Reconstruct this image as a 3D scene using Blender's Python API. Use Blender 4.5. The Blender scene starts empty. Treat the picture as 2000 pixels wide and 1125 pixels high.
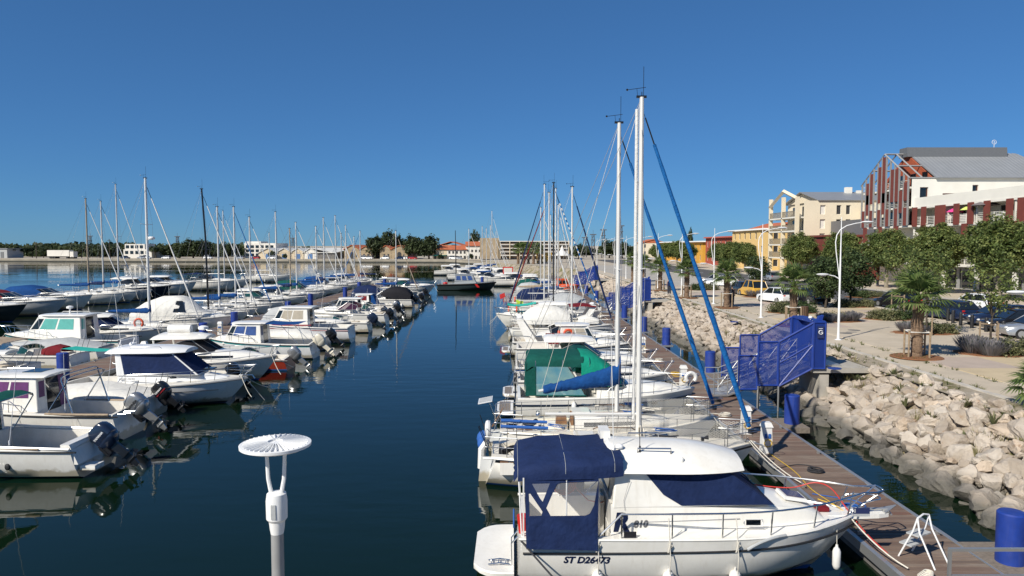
import bpy, bmesh, math, random
from math import sin, cos, pi, radians, sqrt, atan2
from mathutils import Vector, Matrix
import numpy as np

# ------------------------------------------------------------------ camera
S = bpy.context.scene
COL = S.collection
F = 1380.0; H = 7.2
PITCH = math.atan(82.5/F)
cd = bpy.data.cameras.new('camera'); cam = bpy.data.objects.new('camera', cd); COL.objects.link(cam)
cd.sensor_width = 36; cd.lens = 36*F/2000; cd.clip_end = 30000; cd.clip_start = 0.2
cam.location = (0, 0, H); cam.rotation_euler = (pi/2-PITCH, 0, 0)
S.camera = cam
# ------------------------------------------------------------------ light
SUN_EL = radians(38.5)
SD = Vector((-0.71, -0.70, 0)).normalized()          # horizontal direction towards the sun
w = bpy.data.worlds.new('World'); S.world = w; w.use_nodes = True
nt = w.node_tree; nt.nodes.clear()
sky = nt.nodes.new('ShaderNodeTexSky'); sky.sky_type = 'NISHITA'; sky.sun_disc = False
sky.sun_elevation = SUN_EL; sky.sun_rotation = atan2(SD.x, SD.y)
sky.altitude = 2000; sky.air_density = 1.0; sky.dust_density = 0.25; sky.ozone_density = 10.0
bg = nt.nodes.new('ShaderNodeBackground'); bg.inputs[1].default_value = 0.132
wo = nt.nodes.new('ShaderNodeOutputWorld')
gam = nt.nodes.new('ShaderNodeGamma'); gam.inputs[1].default_value = 0.65
tnt = nt.nodes.new('ShaderNodeMixRGB'); tnt.blend_type = 'MULTIPLY'; tnt.inputs[0].default_value = 1; tnt.inputs[2].default_value = (0.40, 0.728, 1.025, 1)
nt.links.new(sky.outputs[0], gam.inputs[0]); nt.links.new(gam.outputs[0], tnt.inputs[1])
nt.links.new(tnt.outputs[0], bg.inputs[0]); nt.links.new(bg.outputs[0], wo.inputs[0])
sl = bpy.data.lights.new('sun', 'SUN'); sun = bpy.data.objects.new('sun', sl); COL.objects.link(sun)
sl.energy = 5.0; sl.angle = radians(0.55); sl.color = (1, 0.945, 0.84)
sv = Vector((SD.x*cos(SUN_EL), SD.y*cos(SUN_EL), sin(SUN_EL)))
sun.rotation_euler = sv.to_track_quat('Z', 'Y').to_euler(); sun.location = (-60, -40, 80)
S.view_settings.view_transform = 'Standard'; S.view_settings.look = 'None'
S.view_settings.exposure = 0.22; S.view_settings.gamma = 1

def gp(u, v, z=0.0):
    """where the ray through a photo pixel meets the level plane z"""
    a = (u-1000)/F; b = (562.5-v)/F
    d = Vector((a, cos(PITCH)+b*sin(PITCH), -sin(PITCH)+b*cos(PITCH)))
    t = (z-H)/d.z
    return Vector((d.x*t, d.y*t, z))

# ------------------------------------------------------------------ mesh builder
class MB:
    def __init__(s): s.v = []; s.f = []; s.m = []; s.c = 0
    def mat(s, i): s.c = i; return s
    def face(s, idx): s.f.append(tuple(idx)); s.m.append(s.c)
    def poly(s, pts):
        o = len(s.v); s.v += [tuple(p) for p in pts]; s.face(range(o, o+len(pts))); return s
    def hexa(s, b, t):
        """b,t: four bottom and four top corners, same winding"""
        o = len(s.v); s.v += [tuple(p) for p in b]+[tuple(p) for p in t]
        for q in ((3,2,1,0),(4,5,6,7),(0,1,5,4),(1,2,6,5),(2,3,7,6),(3,0,4,7)): s.face([o+i for i in q])
        return s
    def box(s, x0, x1, y0, y1, z0, z1):
        return s.hexa([(x0,y0,z0),(x1,y0,z0),(x1,y1,z0),(x0,y1,z0)], [(x0,y0,z1),(x1,y0,z1),(x1,y1,z1),(x0,y1,z1)])
    def obox(s, c, ang, lx, ly, z0, z1):
        ca, sa = cos(ang), sin(ang)
        q = [(c[0]+a*lx/2*ca-b*ly/2*sa, c[1]+a*lx/2*sa+b*ly/2*ca) for a, b in ((-1,-1),(1,-1),(1,1),(-1,1))]
        return s.hexa([(x,y,z0) for x,y in q], [(x,y,z1) for x,y in q])
    def loft(s, rings, closed=True, cap0=True, cap1=True, mats=None):
        n = len(rings[0]); o = len(s.v)
        for r in rings: s.v += [tuple(p) for p in r]
        for i in range(len(rings)-1):
            for j in range(n if closed else n-1):
                k = (j+1) % n
                if mats: s.c = mats[j]
                s.face((o+i*n+j, o+i*n+k, o+(i+1)*n+k, o+(i+1)*n+j))
        if cap0: s.face([o+j for j in range(n)][::-1])
        if cap1: s.face([o+(len(rings)-1)*n+j for j in range(n)])
        return s
    def tube(s, pts, r, seg=6, caps=True, sq=1.0):
        pts = [Vector(p) for p in pts]; n = len(pts)
        rs = r if isinstance(r, (list, tuple)) else [r]*n
        t0 = (pts[1]-pts[0]).normalized()
        up = Vector((0,0,1)) if abs(t0.z) < 0.9 else Vector((1,0,0))
        a = t0.cross(up).normalized(); rings = []
        for i in range(n):
            t = (pts[min(i+1,n-1)]-pts[max(i-1,0)])
            if t.length < 1e-9: t = t0
            t = t.normalized(); a = (a - t*a.dot(t))
            a = a.normalized() if a.length > 1e-6 else t.orthogonal().normalized()
            b = t.cross(a)
            rings.append([pts[i]+(a*cos(2*pi*k/seg)+b*sin(2*pi*k/seg)*sq)*rs[i] for k in range(seg)])
        return s.loft(rings, True, caps, caps)
    def cyl(s, p0, p1, r0, r1=None, seg=12): return s.tube([p0, p1], [r0, r0 if r1 is None else r1], seg)
    def lathe(s, c, prof, seg=16):
        rings = [[(c[0]+r*cos(2*pi*k/seg), c[1]+r*sin(2*pi*k/seg), c[2]+z) for k in range(seg)] for r, z in prof]
        return s.loft(rings)
    def ball(s, c, rx, ry=None, rz=None, seg=10, rn=6):
        ry = ry or rx; rz = rz or rx
        prof = [(max(0.02, sin(pi*i/rn)), -cos(pi*i/rn)) for i in range(rn+1)]
        rings = [[(c[0]+rx*p*cos(2*pi*k/seg), c[1]+ry*p*sin(2*pi*k/seg), c[2]+rz*z) for k in range(seg)] for p, z in prof]
        return s.loft(rings)
    def torus(s, c, R, r, axis='x', seg=16, k=6, a0=0, a1=2*pi):
        pts = []
        for i in range(seg+1):
            a = a0+(a1-a0)*i/seg
            p = {'x': (0, R*cos(a), R*sin(a)), 'y': (R*cos(a), 0, R*sin(a)), 'z': (R*cos(a), R*sin(a), 0)}[axis]
            pts.append((c[0]+p[0], c[1]+p[1], c[2]+p[2]))
        return s.tube(pts, r, k)
    def panel(s, pts, th):
        """flat polygon given thickness th along its normal (outwards = along normal)"""
        pts = [Vector(p) for p in pts]; n = Vector((0,0,0))
        for i in range(len(pts)):
            a, b = pts[i], pts[(i+1) % len(pts)]; n += a.cross(b)
        n = n.normalized(); o = len(s.v); k = len(pts)
        s.v += [tuple(p) for p in pts]+[tuple(p+n*th) for p in pts]
        s.face([o+i for i in range(k)][::-1]); s.face([o+k+i for i in range(k)])
        for i in range(k): s.face((o+i, o+(i+1) % k, o+k+(i+1) % k, o+k+i))
        return s
    def mesh(s, name, mats, smooth=30):
        me = bpy.data.meshes.new(name); me.from_pydata(s.v, [], s.f)
        for m in (mats if isinstance(mats, (list, tuple)) else [mats]): me.materials.append(M(m) if isinstance(m, str) else m)
        me.polygons.foreach_set('material_index', s.m)
        bm = bmesh.new(); bm.from_mesh(me); bmesh.ops.recalc_face_normals(bm, faces=bm.faces); bm.to_mesh(me); bm.free()
        if smooth:
            me.polygons.foreach_set('use_smooth', [True]*len(me.polygons)); me.set_sharp_from_angle(angle=radians(smooth))
        me.update(); return me
    def build(s, name, mats, parent=None, smooth=30, loc=None, rz=0):
        o = bpy.data.objects.new(name, s.mesh(name, mats, smooth)); COL.objects.link(o)
        if parent: o.parent = parent
        if loc is not None: o.location = loc
        if rz: o.rotation_euler.z = rz
        return o

def smooth_pts(pts, k=5):
    """Catmull-Rom through the points"""
    p = [Vector(q) for q in pts]; p = [p[0]*2-p[1]]+p+[p[-1]*2-p[-2]]; out = []
    for i in range(1, len(p)-2):
        for j in range(k):
            t = j/k; a, b, c, d = p[i-1], p[i], p[i+1], p[i+2]
            out.append(.5*((2*b)+(c-a)*t+(2*a-5*b+4*c-d)*t*t+(3*b-a-3*c+d)*t**3))
    return out+[p[-2]]
def tag(o, label=None, cat=None, group=None, kind=None):
    if label: o['label'] = label
    if cat: o['category'] = cat
    if group: o['group'] = group
    if kind: o['kind'] = kind
    return o
def thing(name, loc, rz, label, cat, group=None):
    o = bpy.data.objects.new(name, None); COL.objects.link(o); o.location = loc; o.rotation_euler = (0,0,rz)
    o.empty_display_size = 0.2
    return tag(o, label, cat, group)
def inst(me, name, parent=None, loc=(0,0,0), rot=(0,0,0), sc=(1,1,1)):
    o = bpy.data.objects.new(name, me); COL.objects.link(o); o.parent = parent
    o.location = loc; o.rotation_euler = rot; o.scale = sc; return o
def copy_thing(root, loc, rz=0, label=None, group=None, sc=None):
    c = root.copy(); COL.objects.link(c); c.location = loc; c.rotation_euler = (0,0,rz)
    if sc: c.scale = (sc,sc,sc)
    if label: c['label'] = label
    if group: c['group'] = group
    for ch in root.children:
        d = ch.copy(); COL.objects.link(d); d.parent = c
        for g in ch.children:
            e = g.copy(); COL.objects.link(e); e.parent = d
    return c
def text_mesh(txt, size, name, mats, parent, mw, shear=0.0, bold=0.0, th=0.004):
    cu = bpy.data.curves.new('t', 'FONT'); cu.body = txt; cu.size = size; cu.shear = shear; cu.offset = bold; cu.extrude = th
    cu.resolution_u = 3
    to = bpy.data.objects.new('t', cu); COL.objects.link(to)
    dg = bpy.context.evaluated_depsgraph_get(); me = bpy.data.meshes.new_from_object(to.evaluated_get(dg))
    bpy.data.objects.remove(to); bpy.data.curves.remove(cu)
    me.materials.clear(); me.materials.append(M(mats)); me.name = name
    o = bpy.data.objects.new(name, me); COL.objects.link(o); o.parent = parent; o.matrix_local = mw
    return o

# ------------------------------------------------------------------ materials
_M = {}
SPEC = {}
def P(name, col, rough=0.5, metal=0.0, var=0.12, scale=6.0, bump=0.0, bscale=40.0, spec=0.5, dirt=None, coat=0.0, trans=0.0):
    SPEC[name] = dict(col=col, rough=rough, metal=metal, var=var, scale=scale, bump=bump, bscale=bscale, spec=spec, dirt=dirt, coat=coat, trans=trans)
def newmat(name):
    m = bpy.data.materials.new(name); m.use_nodes = True
    n = m.node_tree; b = n.nodes['Principled BSDF']; return m, n, b
def N(nt, t, **kw):
    n = nt.nodes.new(t)
    for k, v in kw.items():
        if hasattr(n, k): setattr(n, k, v)
        else: n.inputs[k].default_value = v
    return n
def ramp(nt, fac, stops):
    r = nt.nodes.new('ShaderNodeValToRGB'); e = r.color_ramp.elements
    while len(e) < len(stops): e.new(0.5)
    for i, (p, c) in enumerate(stops): e[i].position = p; e[i].color = (*c, 1)
    nt.links.new(fac, r.inputs[0]); return r.outputs[0]
def mix(nt, fac, a, b, mode='MIX'):
    n = nt.nodes.new('ShaderNodeMixRGB'); n.blend_type = mode
    for i, x in ((0, fac), (1, a), (2, b)):
        if isinstance(x, (int, float)): n.inputs[i].default_value = x
        elif isinstance(x, tuple): n.inputs[i].default_value = (*x, 1)
        else: nt.links.new(x, n.inputs[i])
    return n.outputs[0]
def M(name):
    if name in _M: return _M[name]
    if name in BUILD: m = BUILD[name](); _M[name] = m; m.name = name; return m
    p = SPEC[name]; m, n, b = newmat(name); L = n.links
    tc = N(n, 'ShaderNodeTexCoord'); c = p['col']
    nz = N(n, 'ShaderNodeTexNoise', Scale=p['scale'], Detail=5.0, Roughness=0.6)
    oi = N(n, 'ShaderNodeObjectInfo')
    ad = N(n, 'ShaderNodeVectorMath', operation='ADD'); L.new(tc.outputs['Object'], ad.inputs[0]); L.new(oi.outputs['Location'], ad.inputs[1])
    L.new(ad.outputs[0], nz.inputs['Vector'])
    v = p['var']
    col = ramp(n, nz.outputs[0], [(0.3, tuple(x*(1-v) for x in c)), (0.7, tuple(min(1, x*(1+v*0.6)) for x in c))])
    if p['dirt']:
        n2 = N(n, 'ShaderNodeTexNoise', Scale=p['scale']*0.35, Detail=8.0, Roughness=0.7); L.new(ad.outputs[0], n2.inputs['Vector'])
        f = ramp(n, n2.outputs[0], [(0.48, (0,0,0)), (0.72, (0.6,0.6,0.6))])
        col = mix(n, f, col, p['dirt'])
        if name.startswith('gelcoat') or name in ('mast_alu', 'mast_white', 'lamp_white', 'pile_blue'):
            mp = N(n, 'ShaderNodeMapping'); mp.inputs['Scale'].default_value = (7, 7, 0.7); L.new(ad.outputs[0], mp.inputs['Vector'])
            n4 = N(n, 'ShaderNodeTexNoise', Scale=1.3, Detail=6.0, Roughness=0.65); L.new(mp.outputs[0], n4.inputs['Vector'])
            col = mix(n, ramp(n, n4.outputs[0], [(0.52,(0,0,0)),(0.78,(0.55,0.55,0.55))]), col, p['dirt'])
    if name.startswith('gelcoat'):          # scum line just above the water
        gz_ = N(n, 'ShaderNodeNewGeometry'); sz_ = N(n, 'ShaderNodeSeparateXYZ'); L.new(gz_.outputs['Position'], sz_.inputs[0])
        n5 = N(n, 'ShaderNodeTexNoise', Scale=2.5, Detail=6.0); L.new(ad.outputs[0], n5.inputs['Vector'])
        ma = N(n, 'ShaderNodeMath', operation='MULTIPLY_ADD'); L.new(n5.outputs[0], ma.inputs[0]); ma.inputs[1].default_value = -0.5; L.new(sz_.outputs[2], ma.inputs[2])
        col = mix(n, ramp(n, ma.outputs[0], [(0.0,(0.75,0.75,0.75)),(0.10,(0,0,0))]), col, (0.30,0.25,0.15))
    L.new(col, b.inputs['Base Color'])
    b.inputs['Roughness'].default_value = p['rough']; b.inputs['Metallic'].default_value = p['metal']
    b.inputs['Specular IOR Level'].default_value = p['spec']; b.inputs['Coat Weight'].default_value = p['coat']
    if p['trans']: b.inputs['Transmission Weight'].default_value = p['trans']
    if p['bump']:
        n3 = N(n, 'ShaderNodeTexNoise', Scale=p['bscale'], Detail=6.0); L.new(ad.outputs[0], n3.inputs['Vector'])
        bp = N(n, 'ShaderNodeBump', Strength=p['bump'], Distance=0.06 if name.startswith('canvas') or name.startswith('sail') else 0.02); L.new(n3.outputs[0], bp.inputs['Height']); L.new(bp.outputs[0], b.inputs['Normal'])
    _M[name] = m; return m
P('gelcoat', (0.82,0.795,0.735), 0.22, var=0.05, scale=2.0, dirt=(0.66,0.62,0.54), coat=0.3)
P('gelcoat_cool', (0.80,0.80,0.79), 0.2, var=0.05, scale=2.0, dirt=(0.64,0.63,0.60), coat=0.3)
P('gelcoat_cream', (0.76,0.70,0.58), 0.3, var=0.08, scale=2.0, dirt=(0.58,0.52,0.42))
P('gelcoat_grey', (0.55,0.56,0.56), 0.3, var=0.08, scale=2.0, dirt=(0.42,0.42,0.40))
P('nonslip', (0.68,0.655,0.60), 0.7, var=0.10, scale=3.0, dirt=(0.50,0.46,0.40), bump=0.15, bscale=150)
P('hull_navy', (0.018,0.025,0.045), 0.18, var=0.1, coat=0.4)
P('hull_dark', (0.03,0.035,0.04), 0.22, var=0.1, coat=0.3)
P('hull_red', (0.28,0.035,0.02), 0.3, var=0.15)
P('antifoul_blue', (0.02,0.075,0.17), 0.6, var=0.3, dirt=(0.05,0.07,0.05))
P('antifoul_red', (0.20,0.03,0.02), 0.6, var=0.3, dirt=(0.05,0.06,0.04))
P('antifoul_black', (0.02,0.022,0.025), 0.6, var=0.3, dirt=(0.05,0.06,0.04))
P('stripe_black', (0.018,0.018,0.02), 0.35)
P('stripe_blue', (0.02,0.09,0.28), 0.35)
P('stripe_red', (0.25,0.015,0.02), 0.35)
P('stripe_teal', (0.02,0.33,0.33), 0.35)
P('canvas_navy', (0.010,0.022,0.075), 0.85, var=0.22, scale=3, bump=0.5, bscale=7, spec=0.2)
P('canvas_blue', (0.006,0.055,0.20), 0.85, var=0.22, scale=4, bump=0.6, bscale=9, spec=0.2)
P('canvas_green', (0.005,0.075,0.06), 0.85, var=0.2, scale=3, bump=0.4, bscale=7, spec=0.2)
P('canvas_green_light', (0.006,0.26,0.17), 0.85, var=0.15, scale=3, bump=0.4, bscale=7, spec=0.2)
P('canvas_turquoise', (0.03,0.40,0.33), 0.8, var=0.12, scale=3, bump=0.3, bscale=6, spec=0.2)
P('canvas_white', (0.70,0.68,0.63), 0.8, var=0.10, scale=3, bump=0.6, bscale=5, spec=0.2, dirt=(0.5,0.48,0.43))
P('canvas_grey', (0.40,0.41,0.41), 0.8, var=0.12, scale=3, bump=0.4, bscale=5, spec=0.2)
P('canvas_red', (0.16,0.012,0.017), 0.85, var=0.2, scale=3, bump=0.4, bscale=6, spec=0.2)
P('canvas_black', (0.012,0.012,0.016), 0.8, var=0.2, bump=0.4, bscale=7, spec=0.25)
P('canvas_tan', (0.36,0.28,0.20), 0.85, var=0.2, bump=0.4, bscale=7, spec=0.2)
P('sail_blue', (0.004,0.105,0.33), 0.75, var=0.2, scale=5, bump=0.5, bscale=12, spec=0.3)
P('sail_white', (0.66,0.65,0.62), 0.75, var=0.1, scale=5, bump=0.4, bscale=12)
P('curtain_teal', (0.10,0.40,0.35), 0.5, var=0.12, scale=3)
P('curtain_purple', (0.13,0.03,0.14), 0.5, var=0.3, scale=3)
P('curtain_blue', (0.03,0.08,0.26), 0.5, var=0.3, scale=3)
P('curtain_beige', (0.42,0.37,0.29), 0.5, var=0.15, scale=3)
P('glass_dark', (0.012,0.015,0.018), 0.05, spec=0.8, var=0.3)
P('glass_green', (0.012,0.06,0.055), 0.06, spec=0.8, var=0.3)
P('glass_purple', (0.06,0.02,0.035), 0.08, spec=0.8, var=0.3)
P('steel', (0.62,0.62,0.61), 0.22, metal=1.0, var=0.05)
P('alu', (0.48,0.48,0.47), 0.38, metal=0.7, var=0.08, scale=1.0)
P('mast_alu', (0.68,0.67,0.64), 0.4, metal=0.1, var=0.06, scale=0.8)
P('mast_white', (0.72,0.72,0.70), 0.35, var=0.05)
P('mast_tan', (0.42,0.34,0.24), 0.5, var=0.1)
P('mast_black', (0.014,0.014,0.016), 0.3, var=0.1)
P('wire', (0.30,0.30,0.30), 0.4, metal=0.6)
P('rope_white', (0.62,0.58,0.50), 0.9, var=0.2, scale=30)
P('rope_dark', (0.03,0.03,0.035), 0.9, var=0.2)
P('rope_yellow', (0.60,0.38,0.03), 0.8)
P('rope_blue', (0.02,0.10,0.35), 0.8)
P('hose_red', (0.50,0.03,0.02), 0.5)
P('rubber_black', (0.015,0.015,0.016), 0.6)
P('rubber_grey', (0.22,0.22,0.22), 0.6)
P('plastic_white', (0.74,0.73,0.70), 0.35, var=0.06, dirt=(0.55,0.52,0.47))
P('plastic_black', (0.014,0.014,0.015), 0.3)
P('engine_navy', (0.014,0.022,0.045), 0.18, coat=0.5, var=0.1)
P('engine_black', (0.012,0.013,0.015), 0.2, coat=0.5, var=0.1)
P('engine_silver', (0.34,0.345,0.35), 0.25, metal=0.6, coat=0.4, var=0.08)
P('engine_cream', (0.62,0.57,0.46), 0.35, coat=0.2, var=0.08)
P('buoy_orange', (0.62,0.07,0.015), 0.55, var=0.12)
P('orange_bright', (0.75,0.10,0.01), 0.45)
P('lime', (0.42,0.62,0.03), 0.6)
P('red_bright', (0.55,0.02,0.015), 0.4)
P('teak', (0.22,0.115,0.055), 0.6, var=0.35, scale=12)
P('teak_grey', (0.20,0.165,0.13), 0.75, var=0.3, scale=14)
P('pile_blue', (0.011,0.040,0.25), 0.5, var=0.18, scale=4, dirt=(0.05,0.07,0.24), bump=0.15, bscale=20)
P('gate_blue', (0.011,0.038,0.23), 0.45, var=0.15, dirt=(0.03,0.05,0.2))
P('lamp_white', (0.80,0.80,0.79), 0.35, var=0.04, scale=3, dirt=(0.62,0.60,0.56))
P('concrete', (0.40,0.37,0.32), 0.9, var=0.15, scale=1.5, dirt=(0.28,0.26,0.23), bump=0.2)
P('concrete_dark', (0.16,0.15,0.14), 0.9, var=0.25, scale=1.5, dirt=(0.09,0.09,0.085))
P('kerb_stone', (0.50,0.46,0.40), 0.9, var=0.2, scale=2.5, dirt=(0.33,0.3,0.26))
P('slab_beige', (0.495,0.42,0.32), 0.92, var=0.14, scale=0.7, dirt=(0.38,0.325,0.25), bump=0.1)
P('slab_pink', (0.44,0.355,0.295), 0.92, var=0.14, scale=0.7, dirt=(0.36,0.30,0.25), bump=0.1)
P('slab_yellow', (0.51,0.41,0.265), 0.92, var=0.14, scale=0.7, dirt=(0.42,0.345,0.24), bump=0.1)
P('asphalt', (0.085,0.083,0.082), 0.9, var=0.2, scale=0.6, bump=0.2)
P('stake_wood', (0.30,0.22,0.14), 0.85, var=0.3, scale=8)
P('bollard', (0.018,0.018,0.02), 0.5)
P('mulch', (0.22,0.095,0.04), 0.95, var=0.4, scale=14, bump=0.6, bscale=30)
P('bark_plane', (0.25,0.215,0.16), 0.9, var=0.4, scale=5, bump=0.4)
P('bark_palm', (0.19,0.125,0.08), 0.95, var=0.45, scale=9, bump=0.9, bscale=18)
P('bark_dark', (0.07,0.055,0.04), 0.95, var=0.4, scale=5)
P('dead_leaf', (0.12,0.085,0.055), 0.95, var=0.4, scale=10)
P('brown_bin', (0.10,0.055,0.03), 0.7)
P('stucco_white', (0.72,0.695,0.62), 0.9, var=0.06, scale=0.4, dirt=(0.62,0.585,0.51))
P('stucco_cream', (0.72,0.63,0.47), 0.9, var=0.06, scale=0.4, dirt=(0.62,0.53,0.39))
P('stucco_yellow', (0.68,0.47,0.19), 0.9, var=0.07, scale=0.4)
P('stucco_orange', (0.60,0.31,0.04), 0.9, var=0.08, scale=0.4)
P('stucco_red', (0.36,0.075,0.045), 0.9, var=0.1, scale=0.4)
P('panel_red', (0.165,0.038,0.026), 0.75, var=0.15, scale=1.0)
P('panel_rust', (0.33,0.075,0.03), 0.75, var=0.15, scale=1.0)
P('zinc', (0.30,0.31,0.32), 0.5, metal=0.3, var=0.08, scale=0.6)
P('zinc_dark', (0.17,0.175,0.18), 0.55, metal=0.3, var=0.1)
P('frame_grey', (0.27,0.27,0.265), 0.55, var=0.1)
P('roof_tile', (0.46,0.13,0.055), 0.9, var=0.3, scale=0.8)
P('roof_white', (0.66,0.65,0.61), 0.7, var=0.08, scale=0.3)
P('roof_blue', (0.05,0.16,0.30), 0.6)
P('stone_wall', (0.36,0.28,0.18), 0.95, var=0.25, scale=0.5)
P('far_white', (0.66,0.63,0.57), 0.9, var=0.08, scale=0.2)
P('far_cream', (0.60,0.50,0.35), 0.9, var=0.1, scale=0.2)
P('far_brown', (0.16,0.125,0.095), 0.9, var=0.2, scale=0.3)
P('shutter_blue', (0.07,0.16,0.34), 0.7)
P('shutter_dark', (0.035,0.035,0.037), 0.6)
P('umbrella_pink', (0.70,0.05,0.24), 0.8)
P('umbrella_lime', (0.55,0.62,0.16), 0.8)
P('umbrella_grey', (0.14,0.12,0.12), 0.8)
P('car_white', (0.78,0.78,0.77), 0.2, coat=0.6, var=0.02)
P('car_black', (0.012,0.012,0.014), 0.15, coat=0.8, var=0.05)
P('car_navy', (0.012,0.02,0.05), 0.15, coat=0.8, var=0.05)
P('car_silver', (0.42,0.43,0.44), 0.25, metal=0.5, coat=0.6, var=0.04)
P('car_yellow', (0.62,0.36,0.05), 0.25, coat=0.5, var=0.04)
P('car_red', (0.35,0.02,0.015), 0.25, coat=0.5, var=0.04)
P('head_light', (0.7,0.7,0.68), 0.1, spec=0.8)
P('quay_tide', (0.05,0.05,0.04), 0.8, var=0.3, scale=0.5)
P('quay_stone', (0.31,0.275,0.215), 0.95, var=0.22, scale=0.35, dirt=(0.23,0.21,0.17))
P('patrol_dark', (0.03,0.045,0.048), 0.4, var=0.15)
P('patrol_grey', (0.33,0.35,0.36), 0.45, var=0.08)
P('sign_navy', (0.02,0.03,0.10), 0.5)
P('shirt_orange', (0.55,0.2,0.12), 0.85)
P('trousers_dark', (0.03,0.035,0.05), 0.85)
P('skin', (0.42,0.25,0.17), 0.6)
P('lattice', (0.10,0.10,0.105), 0.6)
P('letter_navy', (0.016,0.03,0.10), 0.4)
P('letter_black', (0.02,0.02,0.022), 0.4)
P('letter_grey', (0.25,0.25,0.26), 0.4)
P('letter_white', (0.75,0.75,0.74), 0.4)
P('flag_red', (0.5,0.02,0.02), 0.8)
P('ivory_cushion', (0.60,0.52,0.40), 0.85, var=0.12)

BUILD = {}
def b_water():
    m, n, b = newmat('water'); L = n.links
    geo = N(n, 'ShaderNodeNewGeometry')
    mp = N(n, 'ShaderNodeMapping'); mp.inputs['Scale'].default_value = (0.55, 1.35, 1.0); L.new(geo.outputs['Position'], mp.inputs['Vector'])
    n1 = N(n, 'ShaderNodeTexNoise', Scale=1.1, Detail=3.0, Roughness=0.5); L.new(mp.outputs[0], n1.inputs['Vector'])
    n2 = N(n, 'ShaderNodeTexNoise', Scale=0.11, Detail=2.0); L.new(mp.outputs[0], n2.inputs['Vector'])
    n3 = N(n, 'ShaderNodeTexNoise', Scale=0.035, Detail=3.0); L.new(mp.outputs[0], n3.inputs['Vector'])
    st = ramp(n, n3.outputs[0], [(0.40, (0.10,0.10,0.10)), (0.62, (0.85,0.85,0.85))])
    b1 = N(n, 'ShaderNodeBump', Strength=1.0, Distance=0.024); L.new(n1.outputs[0], b1.inputs['Height']); L.new(st, b1.inputs['Strength'])
    b2 = N(n, 'ShaderNodeBump', Strength=0.5, Distance=0.03); L.new(n2.outputs[0], b2.inputs['Height']); L.new(b1.outputs[0], b2.inputs['Normal'])
    L.new(b2.outputs[0], b.inputs['Normal'])
    b.inputs['Base Color'].default_value = (0.0030, 0.0105, 0.0040, 1); b.inputs['Roughness'].default_value = 0.02
    b.inputs['Specular Tint'].default_value = (0.95,1.0,0.93,1); b.inputs['IOR'].default_value = 1.33; b.inputs['Specular IOR Level'].default_value = 0.5
    return m
BUILD['water'] = b_water
def b_planks():
    m, n, b = newmat('planks'); L = n.links
    oi = N(n, 'ShaderNodeObjectInfo'); geo = N(n, 'ShaderNodeNewGeometry')
    # one tone per board (boards run across, 0.15 m pitch in y)
    sp = N(n, 'ShaderNodeSeparateXYZ'); L.new(geo.outputs['Position'], sp.inputs[0])
    dv = N(n, 'ShaderNodeMath', operation='DIVIDE'); L.new(sp.outputs[1], dv.inputs[0]); dv.inputs[1].default_value = 0.16
    fl = N(n, 'ShaderNodeMath', operation='FLOOR'); L.new(dv.outputs[0], fl.inputs[0])
    wn = N(n, 'ShaderNodeTexWhiteNoise', noise_dimensions='1D'); L.new(fl.outputs[0], wn.inputs['W'])
    c1 = ramp(n, wn.outputs[0], [(0.0, (0.15,0.108,0.085)), (0.4, (0.21,0.155,0.12)), (0.75, (0.245,0.195,0.155)), (1.0, (0.18,0.085,0.058))])
    mp = N(n, 'ShaderNodeMapping'); mp.inputs['Scale'].default_value = (0.8, 14, 1); L.new(geo.outputs['Position'], mp.inputs['Vector'])
    nz = N(n, 'ShaderNodeTexNoise', Scale=3.0, Detail=6.0, Roughness=0.7); L.new(mp.outputs[0], nz.inputs['Vector'])
    c2 = mix(n, 1.0, c1, ramp(n, nz.outputs[0], [(0.3, (0.6,0.6,0.6)), (0.7, (1.15,1.12,1.08))]), 'MULTIPLY')
    n4 = N(n, 'ShaderNodeTexNoise', Scale=0.7, Detail=4.0); L.new(geo.outputs['Position'], n4.inputs['Vector'])
    c3 = mix(n, ramp(n, n4.outputs[0], [(0.45,(0,0,0)),(0.7,(0.55,0.55,0.55))]), c2, (0.13,0.065,0.045))
    L.new(c3, b.inputs['Base Color']); b.inputs['Roughness'].default_value = 0.8
    bp = N(n, 'ShaderNodeBump', Strength=0.4, Distance=0.01); L.new(nz.outputs[0], bp.inputs['Height']); L.new(bp.outputs[0], b.inputs['Normal'])
    return m
BUILD['planks'] = b_planks
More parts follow.
